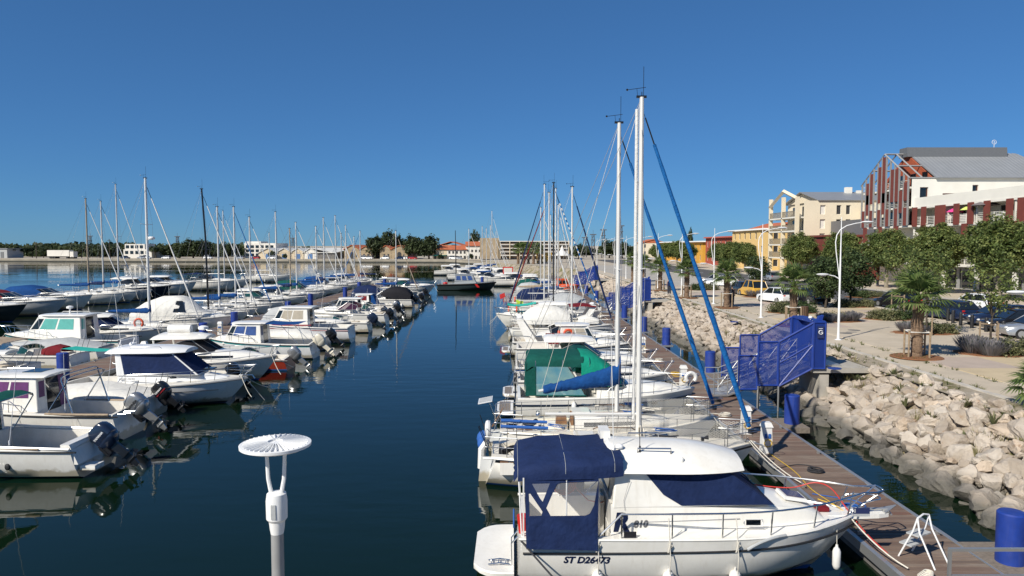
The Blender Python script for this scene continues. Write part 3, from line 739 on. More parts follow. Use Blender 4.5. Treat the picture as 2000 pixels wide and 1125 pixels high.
# ------------------------------------------------------------------ street lamps
def make_lamp():
    t = thing('street_lamp', (0,0,0), 0, '', 'street lamp', 'white two-armed street lamps')
    p = MB(); p.tube([(0,0,0),(0,0,.5),(0,0,3.4),(0,0,6.9)], [.085,.07,.052,.02], 12); p.build('post', 'lamp_white', t)
    bs = MB(); bs.lathe((0,0,0), [(.2,0),(.2,.02),(.11,.05)], 14); bs.build('base_plate', 'lamp_white', t)
    c = MB(); c.tube([(-.04,0,3.5),(-.14,0,4.2),(-.26,0,5.0),(-.30,0,5.5),(-.24,0,5.9),(-.05,0,6.2),(.3,0,6.42),(.8,0,6.55),(1.15,0,6.6)], [.027,.027,.027,.027,.027,.027,.026,.025,.024], 8); c.build('curved_arm', 'lamp_white', t)
    a = MB(); a.tube([(0,0,3.42),(-.3,0,3.6),(-.7,0,3.68)], [.034,.03,.026], 8); a.build('lower_arm', 'lamp_white', t)
    for x, z, s_ in ((1.45,6.63,1),(-.98,3.7,-1)):
        h = MB(); h.ball((x,0,z), .36, .16, .06, 14, 6); hd = h.build('lamp_head', 'lamp_white', t)
        g_ = MB(); g_.ball((x,0,z-.05), .26, .12, .05, 12, 4); g_.build('lens', 'lamp_glass', hd)
    return t
LX = 18.4
ly = [24.4, 39.6, 52, 64.3, 76.5, 89, 101.5, 114, 127, 140, 153]
lamp0 = make_lamp()
nm = ['street lamp cut off by the right edge, only its lower head shows', 'nearest whole white street lamp on the promenade', 'second white street lamp along the promenade', 'third white street lamp along the promenade', 'fourth white street lamp along the promenade', 'fifth white street lamp along the promenade', 'sixth white street lamp along the promenade', 'seventh white street lamp along the promenade', 'eighth white street lamp along the promenade', 'ninth white street lamp along the promenade', 'farthest white street lamp along the promenade']
for i, yy in enumerate(ly):
    if i == 0: lamp0.location = (LX+.05, yy, GZ); lamp0['label'] = nm[0]
    else: copy_thing(lamp0, (LX, yy, GZ), 0, nm[i])

# foreground disc lamp on the camera's own quay
qp = MB(); qp.box(-9, 3.5, -6, 8.4, -1, 1.2); tag(qp.build('quay', 'concrete', smooth=0), kind='structure')
t = thing('disc_lamp', (-2.25, 6.62, 1.2), 0, 'white disc topped lamp column rising in the foreground over the water', 'street lamp')
c = MB(); c.tube([(0,0,0),(0,0,3.3)], [.062,.058], 20); c.lathe((0,0,0), [(.14,0),(.14,.03),(.07,.06)], 16); c.build('column', 'frame_grey', t)
c = MB(); c.lathe((0,0,3.25), [(.06,0),(.068,.05),(.075,.12),(.098,.15),(.1,.32),(.09,.39),(.06,.405),(.02,.41)], 24); c.build('housing', 'lamp_white', t)
for s_ in (-1, 1):
    c = MB(); c.tube([(s_*.045,0,3.62),(s_*.075,0,3.78),(s_*.085,0,4.0),(s_*.11,0,4.1)], [.022,.02,.018,.018], 8); c.build('fork_arm', 'lamp_white', t)
c = MB(); c.lathe((0,0,4.08), [(.04,-.02),(.28,.0),(.328,.02),(.33,.045),(.31,.05),(.27,.04),(.06,.052),(.03,.055)], 40); dsc = c.build('disc', 'lamp_white', t)
rb = MB()
for k in range(36):
    a = 2*pi*k/36; ca, sa = cos(a), sin(a); n = (-sa*.004, ca*.004)
    rb.hexa([(ca*.07-n[0],sa*.07-n[1],4.125),(ca*.30-n[0],sa*.30-n[1],4.115),(ca*.30+n[0],sa*.30+n[1],4.115),(ca*.07+n[0],sa*.07+n[1],4.125)],
            [(ca*.07-n[0],sa*.07-n[1],4.150),(ca*.30-n[0],sa*.30-n[1],4.138),(ca*.30+n[0],sa*.30+n[1],4.138),(ca*.07+n[0],sa*.07+n[1],4.150)])
rb.build('radial_rib', 'lamp_white', dsc, 0)
st = MB(); st.box(-.022,.022,-.104,-.097,3.42,3.56); st.build('sticker', 'canvas_grey', t, 0)
# grey railing at the bottom right corner, head of the pontoon's first gangway
t = thing('railing', (8.2, 12.95, DZ-.02), 0, 'grey metal handrail in the bottom right corner above the pontoon', 'railing')
r = MB(); r.box(0,4.2,-.03,.03,1.0,1.055); r.build('top_rail', 'alu', t, 0)
for x in (0.0, 1.9, 3.9):
    r = MB(); r.box(x,x+.05,-.028,.028,0,1.0); r.build('post', 'alu', t, 0)
r = MB(); r.box(.05,4.2,-.02,.02,.5,.54); r.build('mid_rail', 'alu', t, 0)
# ================================================================== BOATS
def lerp(a, b, t): return a+(b-a)*t
def sstep(t): t = max(0, min(1, t)); return t*t*(3-2*t)
class Boat:
    """x from transom (0) to stem (L), y to port, z up from the waterline"""
    def __init__(s, name, label, cat, loc, rz, L, B, fs, fb, draft=.35, sail=False, stern=.86, full=.5, rake=None, trake=0.0, group=None, roll=0, dip=0.0, pw=None):
        s.t = thing(name, loc, rz, label, cat, group); s.L, s.B, s.fs, s.fb, s.draft, s.sail = L, B, fs, fb, draft, sail
        s.stern, s.full, s.dip = stern, full, dip; s.trake = trake if (sail or trake) else .2
        s.rake = rake if rake is not None else L*(.13 if not sail else .12)
        s.pw = pw or (2.3 if not sail else 1.9)
        if roll: s.t.rotation_euler[0] = roll
    def hb(s, x):
        t = max(0, min(1, x/s.L)); m = s.full
        if t < m: k = s.stern+(1-s.stern)*sin(t/m*pi/2)
        else: k = 1-((t-m)/(1-m))**s.pw
        return max(.012, s.B/2*k)
    def sz(s, x):
        t = max(0, min(1, x/s.L)); return s.fs+(s.fb-s.fs)*t**1.7-s.dip*sin(pi*t)
    def shape(s, r, t):
        r = max(0, min(1, r))
        if s.sail: y = (1-(1-r)**2.3)**.75
        else: y = (r/.36*.84 if r < .36 else .84+.16*((r-.36)/.64)**.8)
        return y**(1+1.1*t**3)
    def section(s, x):
        t = x/s.L; zs = s.sz(x); b = s.hb(x)
        zk = -s.draft*(1-t**5)
        if s.sail: zk = -s.draft*max(-.5, (sin(pi*min(1,(t*.86+.10)))))
        zk = min(zk, -.02)
        lv = [zk, lerp(zk,.015,.55), .015, .10, lerp(.1,zs,.33), lerp(.1,zs,.66), zs-.16, zs-.09, zs]
        out = []
        for z in lv:
            r = (z-zk)/(zs-zk)
            xx = x-s.rake*(1-r)**1.25*t**3+s.trake*(r)*(1-t)**8
            out.append((xx, b*s.shape(r, t), z))
        return out
    def yz(s, x, z):
        sec = s.section(max(0.0, min(s.L, x)))
        for a, b in zip(sec, sec[1:]):
            if a[2] <= z <= b[2]+1e-6: return lerp(a[1], b[1], (z-a[2])/max(1e-6, b[2]-a[2]))
        return sec[-1][1]
    def hull(s, mat='gelcoat', boot='antifoul_blue', bootline='stripe_blue', stripe=None, n=18):
        mb = MB(); st = [s.L*(1-(1-i/n)**1.25) for i in range(n+1)]
        rings = []
        for x in st:
            sec = s.section(x); rings.append([(a,b,c) for a,b,c in sec[::-1]]+[(a,-b,c) for a,b,c in sec[1:]])
        half = [0, 3 if stripe else 0, 0, 0, 0, 2, 1, 1]
        mats = half+half[::-1]
        mb.loft(rings, False, False, False, mats)
        mb.c = 0; mb.face(range(0, len(rings[0])))
        s.h = mb.build('hull', [mat, boot, bootline, stripe or mat], s.t, 40); return s.h
    def deck(s, mat='nonslip', cockpit=None, floor=.4, g=.12, fmat=None, camber=.05, n=16):
        xs = [s.L*i/n*.995 for i in range(n+1)]
        if cockpit:
            a, b = cockpit; xs = sorted([x for x in xs if abs(x-a) > .05 and abs(x-b) > .05]+[a, a+.01, b-.01, b])
        mb = MB(); rings = []
        xs[0] = min(s.trake*.92, .24)
        for x in xs:
            zs = s.sz(x); b = s.hb(x)-.012; gi = min(g, b*.6)
            inck = cockpit and (cockpit[0]+.005 <= x <= cockpit[1]-.005)
            zi = floor if inck else zs+.03; zc = floor if inck else zs+.03+camber*min(1, b)
            rings.append([(x,b,zs-.004),(x,b-.02,zs+.03),(x,b-gi,zs+.03),(x,b-gi-.01,zi),(x,(b-gi)*.5,(zi+zc*2)/3 if not inck else zi),(x,0,zc)]+[(x,-(b-gi)*.5,(zi+zc*2)/3 if not inck else zi),(x,-(b-gi-.01),zi),(x,-(b-gi),zs+.03),(x,-b+.02,zs+.03),(x,-b,zs-.004)])
        mb.loft(rings, False, False, False)
        mb.face(range(0, 11))
        return mb.build('deck', mat, s.t, 35)
    def strake(s, mat='rubber_black', r=.028, dz=-.05, x0=0):
        mb = MB(); xs = [lerp(x0, s.L*.999, (1-(1-i/16)**1.4)) for i in range(17)]
        for sd in (-1, 1): mb.tube([(x, sd*(s.yz(x, s.sz(x)+dz)+.008), s.sz(x)+dz) for x in xs], r, 5)
        mb.build('rubbing_strake', mat, s.t)
    def platform(s, l=.6, z=.32, w=None, mat='gelcoat', teak=True):
        w = w or s.B*.8; mb = MB(); rings = []
        for i in range(7):
            t = i/6; x = .02-l*t; ww = w/2*(1-.35*t**4)
            rings.append([(x,-ww,z-.12),(x,ww,z-.12),(x,ww+.02,z-.03),(x,ww,z),(x,-ww,z),(x,-ww-.02,z-.03)])
        mb.loft(rings); p = mb.build('swim_platform', mat, s.t, 35)
        if teak:
            k = MB()
            for j in range(7):
                x = -.12-j*(l-.22)/7; k.box(x-(l-.22)/7*.8, x, -w*.36, w*.36, z+.002, z+.014)
            k.build('teak_slats', 'teak_grey', p, 0)
        return p
    def rail(s, x0, h=.5, inset=.07, n=6, r=.014, mid=True, mat='steel', over=.15, both=True, drop=True):
        xs = [lerp(x0, s.L-.12, 1-(1-i/14)**1.2) for i in range(15)]
        L_ = [[], []]
        for k, sd in enumerate((-1, 1)):
            for i, x in enumerate(xs):
                hh = h*(sstep((x-x0)/.5) if drop else 1); L_[k].append((x+over*(i/14)**3, sd*max(.2, s.hb(x)-inset), s.sz(x)+.03+hh))
        mb = MB(); xe, ze = s.L+over, s.sz(s.L)+.06+h
        mb.tube(L_[0]+[(xe+.02,-.17,ze),(xe+.05,-.09,ze),(xe+.05,.09,ze),(xe+.02,.17,ze)]+L_[1][::-1], r, 6)
        for sd in (-1, 1): mb.tube([(s.L-.25,sd*.1,s.sz(s.L)+.03),(xe+.02,sd*.17,ze)], r*.9, 5)
        if mid:
            m0 = [(x, y, lerp(s.sz(min(x, s.L))+.03, z, .5)) for x, y, z in L_[0]]; m1 = [(x, -y, z) for x, y, z in m0]
            mb.tube(m0, r*.6, 5); mb.tube(m1, r*.6, 5)
        for i in range(n):
            x = lerp(x0+.5, s.L-.35, i/(n-1))
            for sd in (-1, 1):
                o = .1*(i/(n-1))**3*1.5; mb.tube([(x, sd*max(.08, s.hb(x)-inset), s.sz(x)+.02), (x+o, sd*max(.1, s.hb(x+o*.5)-inset), s.sz(x)+.03+h)], r*.9, 5)
        return mb.build('guard_rail', mat, s.t)
    def trunk(s, x0, x1, w0, w1, h0, h1, mat='gelcoat', n=9, zoff=0.0, nose=True, npow=7, cham=(.08,.2)):
        """raised cabin trunk on the foredeck"""
        mb = MB(); rings = []; s._tr = (x0, x1, w0, w1, h0, h1, zoff)
        for i in range(n+1):
            t = i/n; x = lerp(x0, x1, t); zb = s.sz(x)+.02; w = lerp(w0, w1, t**1.3)/2; h = lerp(h0, h1, t)
            if nose: h *= (1-t**npow*.93); w *= (1-.3*t**6)
            w = min(w, s.hb(x)-.1); zt = zb+h+zoff
            c1, c2 = cham; rings.append([(x,w,zb-.05),(x,w,zb),(x,w-c1,zb+h*.72),(x,w-c2,zt),(x,w*.4,zt+.05),(x,-w*.4,zt+.05),(x,-(w-c2),zt),(x,-(w-c1),zb+h*.72),(x,-w,zb),(x,-w,zb-.05)])
        mb.loft(rings, True); s.tr = rings
        return mb.build('coachroof', mat, s.t, 38)
    def trunk_window(s, xa, xb, zf0=.28, zf1=.66, mat='glass_dark', th=.008, taper=0.0):
        """strip of window on both trunk sides"""
        x0, x1, w0, w1, h0, h1, zo = s._tr
        def pt(x, f, sd):
            t = (x-x0)/(x1-x0); zb = s.sz(x)+.02; w = min(lerp(w0, w1, t**1.3)/2*(1-.3*t**6), s.hb(x)-.1); h = lerp(h0, h1, t)*(1-t**7*.93)
            return (x, sd*(w-.08*f/.72+.004), zb+h*f)
        for sd in (-1, 1):
            mb = MB(); k = 5
            up = [pt(lerp(xa, xb, i/k), lerp(zf1, zf1-taper, i/k), sd) for i in range(k+1)]; lo = [pt(lerp(xa, xb, i/k), zf0, sd) for i in range(k+1)]
            for i in range(k):
                q = [lo[i], lo[i+1], up[i+1], up[i]]
                if sd > 0: q = q[::-1]
                mb.panel(q, th)
            mb.build('window', mat, s.t, 0)
    def house(s, xb, xt, wb, wt, z0, z1, mat='gelcoat', name='wheelhouse'):
        """frustum: xb=(aft,fore) at bottom, xt at top; wb/wt = (aft,fore) widths"""
        b = [(xb[0],-wb[0]/2,z0),(xb[1],-wb[1]/2,z0),(xb[1],wb[1]/2,z0),(xb[0],wb[0]/2,z0)]
        t = [(xt[0],-wt[0]/2,z1),(xt[1],-wt[1]/2,z1),(xt[1],wt[1]/2,z1),(xt[0],wt[0]/2,z1)]
        mb = MB(); mb.hexa(b, t); o = mb.build(name, mat, s.t, 0)
        bv = o.modifiers.new('b', 'BEVEL'); bv.width = .035; bv.segments = 2
        s.hs = (b, t); return o
    def hwin(s, face, quad, mat='glass_dark', name='window', th=.006, off=.004, parent=None):
        """quad: list of (s,t) on a house face; faces: R(-y side) L F B"""
        b, t = s.hs
        i, j = {'R': (0,1), 'F': (1,2), 'L': (3,2), 'B': (3,0)}[face]
        b0, b1, t0, t1 = Vector(b[i]), Vector(b[j]), Vector(t[i]), Vector(t[j])
        n = (b1-b0).cross(t0-b0).normalized()
        if face == 'L': n = -n
        pts = [((b0.lerp(b1, u)).lerp(t0.lerp(t1, u), v))+n*off for u, v in quad]
        if face == 'L': pts = pts[::-1]
        mb = MB(); mb.panel(pts, th); return mb.build(name, mat, parent or s.t, 0)
    def roof(s, x0, x1, w0, w1, z, th=.09, camber=.1, mat='gelcoat', name='roof', slope=0.0, n=10, nose=.25, tail=.08):
        mb = MB(); rings = []
        for i in range(n+1):
            t = i/n; x = lerp(x0, x1, t); w = lerp(w0, w1, t)/2; e = max(0, (t-(1-nose))/nose); w *= sqrt(max(.0, 1-(e*.72)**2)) ; e2 = max(0, (tail-t)/tail); w *= 1-.06*e2
            zz = z+slope*t; cb = camber*(1-.55*e*e)*(1-.5*e2); k = 6
            top = [(x, w*(1-2*j/k), zz+th*.6+cb*(1-(1-2*j/k)**2)**.8-(.0 if 0 < j < k else th*.25)) for j in range(k+1)]
            rings.append([(x,w*.95,zz),(x,w+.01,zz+th*.2)]+top+[(x,-w-.01,zz+th*.2),(x,-w*.95,zz)])
        mb.loft(rings); return mb.build(name, mat, s.t, 50)
    def arcs(s, fr, mat, name='canopy', e=.7, n=10, sides=True, parent=None, wob=0.0, seed=1, back=False, front=False):
        """canvas over hoops fr=[(x, halfwidth, z_side, z_top)]"""
        r = random.Random(seed); mb = MB(); rings = []
        for (x, w, zs, zt) in fr:
            rings.append([(x+r.uniform(-wob,wob), w*(abs(cos(pi*k/n))**e)*(1 if k <= n/2 else -1), zs+(zt-zs)*abs(sin(pi*k/n))**e+r.uniform(-wob,wob)) for k in range(n+1)])
        mb.loft(rings, False, False, False)
        if back: mb.face(range(0, n+1))
        if front: o = (len(fr)-1)*(n+1); mb.face(range(o, o+n+1))
        return mb.build(name, mat, parent or s.t, 50)
    def hoops(s, fr, mat='steel', r=.014, e=.7, n=10):
        mb = MB()
        for (x, w, zs, zt, xf, zf) in fr:
            a = [(x, w*(abs(cos(pi*k/n))**e)*(1 if k <= n/2 else -1), zs+(zt-zs)*abs(sin(pi*k/n))**e) for k in range(n+1)]
            mb.tube([(xf, w, zf)]+a+[(xf, -w, zf)], r, 5)
        return mb.build('canopy_frame', mat, s.t)
    def outboard(s, x, y, z, col='engine_black', tilt=40, sc=1.0, decal=None, steer=0):
        lg = MB(); lg.loft([[(-.10,-.09,-.05),(-.34,-.06,-.05),(-.34,.06,-.05),(-.10,.09,-.05)], [(-.14,-.06,-.5),(-.36,-.035,-.5),(-.36,.035,-.5),(-.14,.06,-.5)], [(-.16,-.04,-.78),(-.36,-.03,-.78),(-.36,.03,-.78),(-.16,.04,-.78)], [(-.18,-.02,-1.06),(-.30,-.02,-1.06),(-.30,.02,-1.06),(-.18,.02,-1.06)]])
        lg.loft([[(-.10,.0,-.84)]*8, [(-.14+0*k, .055*cos(k*pi/4), -.84+.055*sin(k*pi/4)) for k in range(8)], [(-.36,.05*cos(k*pi/4),-.84+.05*sin(k*pi/4)) for k in range(8)], [(-.44,.02*cos(k*pi/4),-.84+.02*sin(k*pi/4)) for k in range(8)]])
        lg.box(-.46,-.12,-.10,.10,-.665,-.645)
        o = lg.build('outboard_motor', 'engine_black' if col in ('engine_black','engine_navy') else col, s.t, 35)
        o.location = (x, y, z); o.rotation_euler = (0, radians(tilt), steer); o.scale = (sc,)*3
        c = MB(); rings = []
        for zz, xa, xb, w in ((-.22,-.04,-.36,.10),(-.14,.0,-.46,.155),(-.06,.03,-.52,.185),(.0,.035,-.54,.195),(.03,.03,-.535,.19),(.05,.035,-.55,.2),(.26,.03,-.56,.2),(.40,-.0,-.53,.185),(.47,-.05,-.47,.155),(.49,-.10,-.40,.10)):
            cx, rx = (xa+xb)/2, (xa-xb)/2
            rings.append([(cx+rx*(abs(cos(2*pi*k/24))**.5)*(1 if cos(2*pi*k/24) > 0 else -1), w*(abs(sin(2*pi*k/24))**.42)*(1 if sin(2*pi*k/24) > 0 else -1), zz+(.06*(cx+rx*cos(2*pi*k/24)+.25) if zz > .3 else 0)) for k in range(24)])
        c.loft(rings); cw = c.build('cowling', col, o, 28)
        b = MB(); b.box(-.12,.06,-.15,.15,-.34,-.04); b.box(-.02,.03,-.17,.17,-.38,.02); b.build('bracket', 'plastic_black', o, 0)
        p = MB()
        for k in range(3):
            a = 2*pi*k/3; ca, sa = cos(a), sin(a)
            p.panel([(-.46,ca*.03,-.84+sa*.03),(-.44,cos(a-.5)*.15,-.84+sin(a-.5)*.15),(-.47,ca*.19,-.84+sa*.19),(-.51,cos(a+.5)*.14,-.84+sin(a+.5)*.14)], .006)
        p.build('propeller', 'plastic_black' if col != 'engine_cream' else col, o)
        if decal:
            for sd in (-1, 1):
                mw = Matrix.Translation((-.42 if sd < 0 else -.05, sd*.2065, .16)) @ (Matrix.Rotation(pi/2, 4, 'X') if sd < 0 else Matrix.Rotation(pi, 4, 'Z') @ Matrix.Rotation(pi/2, 4, 'X'))
                text_mesh(decal[0], decal[1], 'lettering', decal[2], o, mw, .15, .003)
            if len(decal) > 3:
                bd = MB(); bd.box(-.5,.0,-.2075,.2075,.06,.10); bd.build('decal_band', decal[3], o, 0)
        return o
    def fender(s, x, sd=-1, z=.35, l=.5, r=.1, mat='plastic_white', rope=True):
        y = sd*(s.yz(x, min(s.sz(x)-.02, z+.1))+r+.01); mb = MB()
        pr = [(.02,-l/2),(r*.7,-l/2+.03),(r,-l/2+.1),(r,l/2-.1),(r*.7,l/2-.03),(.03,l/2),(.025,l/2+.05)]
        mb.lathe((x,y,z), pr, 16); f = mb.build('fender', mat, s.t, 50)
        if rope: m2 = MB(); m2.tube([(x,y,z+l/2+.04),(x,sd*(s.hb(x)-.04),s.sz(x)+.06)], .008, 4); m2.build('rope', 'rope_white', f)
    def lifebuoy(s, c, axis='y', R_=.26, mat='buoy_orange', horseshoe=True):
        mb = MB(); mb.torus(c, R_, .075, axis, 20, 8, *((-.25*pi, 1.25*pi) if horseshoe else (0, 2*pi))); mb.build('lifebuoy', mat, s.t)
    def letter(s, txt, size, x, z, side=-1, mat='letter_navy', shear=.0, bold=0.0, name='lettering'):
        """registration on the hull side; x = where the text starts (as read)"""
        wd = size*.6*len(txt); xe = x+wd*(1 if side < 0 else -1); zz = z+size*.3
        y0, y1 = s.yz(max(0, x), zz), s.yz(min(s.L, max(0, xe)), zz); ym = s.yz((x+xe)/2, zz)
        e = max(0, ym-(y0+y1)/2)+.008
        mw = Matrix.Translation((x, side*y0, z)) @ Matrix.Rotation(0 if side < 0 else pi, 4, 'Z') @ Matrix.Rotation(pi/2, 4, 'X')
        o = text_mesh(txt, size, name, mat, s.t, mw, shear, bold, .001)
        s.conform(o, side, s.yz)
    def conform(s, o, side, f, off=.006):
        ml = o.matrix_basis.copy(); mi = ml.inverted()
        for v in o.data.vertices:
            p = ml @ v.co; p.y = side*(f(p.x, p.z)+off); v.co = mi @ p
    def antenna(s, p, h, lean=(0,0), mat='lamp_white', r=.012):
        mb = MB(); mb.tube([p, (p[0]+lean[0]*h, p[1]+lean[1]*h, p[2]+h)], [r, r*.5], 5); mb.cyl(p, (p[0],p[1],p[2]+.15), r*1.8, seg=6); mb.build('antenna', mat, s.t)
    def wire(s, name, lines, r=.006, mat='wire', k=4):
        mb = MB()
        for l in lines: mb.tube(l, r, k)
        return mb.build(name, mat, s.t)
    def mooring(s, pts, mat='rope_white', r=.012, sag=.12):
        out = []
        for a, b in pts:
            a, b = Vector(a), Vector(b); s.wire('mooring_line', [[a.lerp(b, i/6)-Vector((0,0,sag*4*(i/6)*(1-i/6))) for i in range(7)]], r, mat, 5)
    def clutter(s, seed, lod=1):
        r = random.Random(seed); L = s.L
        for sd in (-1, 1):
            for f in r.sample((.18,.34,.5,.64), 2): s.fender(L*f+r.uniform(-.2,.2), sd, r.uniform(.28,.42), r.uniform(.4,.55), r.uniform(.08,.11), r.choice(['plastic_white','plastic_white','plastic_white','rope_blue','hull_navy']))
        s.mooring([((L-.25,-.15,s.sz(L)+.06),(L+.55,-1.1,.5)), ((L-.25,.15,s.sz(L)+.06),(L+.55,1.1,.5))], 'rope_white', .014, .1)
        if r.random() < .6: s.antenna((L*.3, r.choice([-1,1])*s.hb(L*.3)*.7, s.fs+.1), r.uniform(1.8,3.0), (r.uniform(-.15,.05), 0))
        if r.random() < .5:
            m_ = MB()
            for k in range(3): y = s.hb(.3)*(-.6+.5*k); m_.tube([(.2,y,s.fs),(-.15,y*1.05,s.fs+r.uniform(.7,1.1))], .012, 4)
            tag(m_.build('rod_holders', 'plastic_black', s.t), kind='stuff')
    # ---- sailing rig
    def rig(s, xm, zb, top, mastm='mast_alu', r=.075, boom=3.0, zboom=1.1, cover=None, genoa=None, genoa_r=.07, gtop=.95, spread=1, lod=1, vane=True, boom_tilt=0.0, backstay=True, xbow=None, radar=None, hoop=0.0, ant=.9, striped=None, csc=1.0):
        mb = MB(); mb.tube([(xm,0,zb),(xm-hoop*.3,0,lerp(zb,top,.6)),(xm-hoop,0,top)], [r, r*.97, r*.82], 10, sq=.72); ms = mb.build('mast', mastm, s.t)
        hd = MB(); hd.box(xm-hoop-.16, xm-hoop+.14, -.03, .03, top-.02, top+.05)
        if lod:
            hd.tube([(xm-hoop,0,top),(xm-hoop,0,top+.16)], .012, 4)
            if ant: hd.tube([(xm-hoop+.05,0,top),(xm-hoop+.05,0,top+ant)], .008, 4)
            if vane: hd.tube([(xm-hoop-.12,0,top),(xm-hoop-.15,0,top+.25)], .006, 4); hd.tube([(xm-hoop-.4,.1,top+.24),(xm-hoop+.1,-.1,top+.27)], .008, 4); hd.ball((xm-hoop-.42,.1,top+.24), .035, seg=6, rn=4)
        hd.build('masthead', 'plastic_black', ms)
        lines = []; bw = xbow or s.L-.08
        cps = [(xm-.15, s.hb(xm)-.06, s.sz(xm)+.04)]
        hs = [lerp(zb, top, f) for f in ((.5,) if spread == 1 else (.38,.68))]
        sp = MB()
        for z in hs:
            w = s.hb(xm)*.62
            sp.tube([(xm-hoop*.3,-w,z+.05),(xm-hoop*.3,0,z),(xm-hoop*.3,w,z+.05)], .02, 5)
        if hs: sp.build('spreader', mastm, ms)
        tz = lerp(zb, top, gtop if gtop < .97 else .985)
        for sd in (-1, 1):
            c = (cps[0][0], sd*cps[0][1], cps[0][2]); lines.append([c]+[(xm-hoop*.3, sd*s.hb(xm)*.62, z+.05) for z in hs]+[(xm-hoop*.9,0,tz)])
            lines.append([(c[0]-.35, c[1], c[2]), (xm, 0, hs[0]-.1)])
        if backstay: lines.append([(.05,0,s.sz(0)+.05), (xm-hoop,0,top)])
        ftop = (xm-hoop*.9+.06, 0, lerp(zb, top, gtop)); fbot = (bw, 0, s.sz(s.L)+.12)
        lines.append([fbot, ftop])
        s.wire('standing_rigging', lines, .0075 if lod else .012)
        if genoa:
            g_ = MB(); a, b = Vector(fbot), Vector(ftop); k = 22
            rr = [genoa_r*(.62+.38*sin(pi*min(.8,(i/k)*1.2+.12)))*(1-.32*(i/k)**1.5)*(1+.08*sin(i*2.3)) for i in range(k+1)]
            g_.tube([a.lerp(b, .035+.87*i/k) for i in range(k+1)], rr, 8); gg = g_.build('furled_genoa', genoa, s.t, 60)
            d = MB(); d.lathe(tuple(a.lerp(b,.02)), [(.02,-.06),(.09,-.06),(.09,.06),(.02,.06)], 10); d.tube([a.lerp(b,.905), a.lerp(b,.985)], .022, 6); d.build('furling_drum', 'plastic_black', gg)
            if striped:
                sp2 = MB()
                for i in range(0, 22, 1):
                    q0 = a.lerp(b, .035+.87*i/22); q1 = a.lerp(b, .035+.87*(i+.45)/22); sp2.cyl(q0, q1, genoa_r*.9, seg=8)
                tag(sp2.build('spiral_stripe', striped, gg), kind='stuff')
        if boom:
            zb2 = s.sz(xm)+zboom; e = (xm-boom, 0, zb2+boom_tilt*boom)
            bm_ = MB(); bm_.tube([(xm-.05,0,zb2), e], .05, 8); bo = bm_.build('boom', 'mast_alu' if mastm in ('mast_tan','mast_black') else mastm, s.t)
            if cover:
                c = MB(); rings = []; k = 30; rr_ = random.Random(int(boom*100))
                for i in range(k+1):
                    t = i/k; x = xm+.12-(boom-.05)*t; hh = (lerp(.30,.10,t**.7)+rr_.uniform(-.012,.012))*csc; ww = (lerp(.15,.075,t)+rr_.uniform(-.008,.008))*csc; hh *= (.97 if i % 6 == 2 else 1); ww *= (.93 if i % 6 == 2 else 1); zc = zb2+boom_tilt*boom*t+hh*.2+.006*sin(i*1.7)*csc
                    if i == 0: hh *= 1.25; zc += .14; ww*=.8
                    if i in (0, k): ww *= .6
                    rings.append([(x, ww*cos(2*pi*j/10), zc+hh*sin(2*pi*j/10)*(1 if sin(2*pi*j/10) > 0 else .8)) for j in range(10)])
                c.loft(rings); c.build('sail_cover', cover, bo, 60)
            if lod:
                s.wire('running_rigging', [[(e[0]+.1,0,e[2]),(xm-hoop,0,top)], [(e[0]+.35,0,e[2]),(e[0]+.2,0,s.fs+.1)]], .007, 'rope_white')
        if radar:
            z = radar; rd = MB(); rd.lathe((xm+.35,0,z), [(.05,-.1),(.22,-.09),(.25,0),(.2,.1),(.05,.13)], 14); rd.box(xm,xm+.45,-.04,.04,z-.14,z-.1); rd.build('radar_dome', 'lamp_white', ms)
        return ms
    def lifelines(s, x0=.1, h=.6, n=7, net=None, pushpit=True):
        mb = MB(); xs = [lerp(x0+.6, s.L-1.1, i/(n-1)) for i in range(n)]
        for sd in (-1, 1):
            for x in xs: mb.tube([(x, sd*(s.hb(x)-.06), s.sz(x)+.02), (x, sd*(s.hb(x)-.05), s.sz(x)+h)], .012, 5)
        tag(mb.build('stanchions', 'steel', s.t), kind='stuff')
        lines = []
        ex = [x0]+xs+[s.L-.5]
        for sd in (-1, 1):
            for f in (1, .52): lines.append([(x, sd*max(.12, s.hb(x)-.05), s.sz(x)+h*f) for x in ex])
        s.wire('lifeline', lines, .006, 'steel')
        p = MB(); sz = s.sz
        for f in (1.0, .5): p.tube([(s.L-1.0, s.hb(s.L-1.0)-.06, sz(s.L)+h*f), (s.L-.35, max(.16, s.hb(s.L-.35)), sz(s.L)+h*f+.03), (s.L+.12, .09, sz(s.L)+h*f+.06), (s.L+.12, -.09, sz(s.L)+h*f+.06), (s.L-.35, -max(.16, s.hb(s.L-.35)), sz(s.L)+h*f+.03), (s.L-1.0, -(s.hb(s.L-1.0)-.06), sz(s.L)+h*f)], .013, 6)
        for sd in (-1, 1):
            for x in (s.L-1.0, s.L-.35): p.tube([(x, sd*max(.14, s.hb(x)-.06), sz(x)), (x, sd*max(.16, s.hb(x)-.05), sz(s.L)+h)], .013, 5)
        p.build('pulpit', 'steel', s.t)
        if pushpit:
            p = MB()
            for f in (1.0, .5): p.tube([(1.0, s.hb(1)-.06, sz(0)+h*f), (.06, s.hb(.06)-.06, sz(0)+h*f), (.06, -(s.hb(.06)-.06), sz(0)+h*f), (1.0, -(s.hb(1)-.06), sz(0)+h*f)], .013, 6)
            for x, y in ((.06,.9),(.06,.45),(1.0,1)):
                for sd in (-1, 1): p.tube([(x, sd*y*(s.hb(x)-.06), sz(0)), (x, sd*y*(s.hb(x)-.06), sz(0)+h)], .013, 5)
            p.build('pushpit', 'steel', s.t)
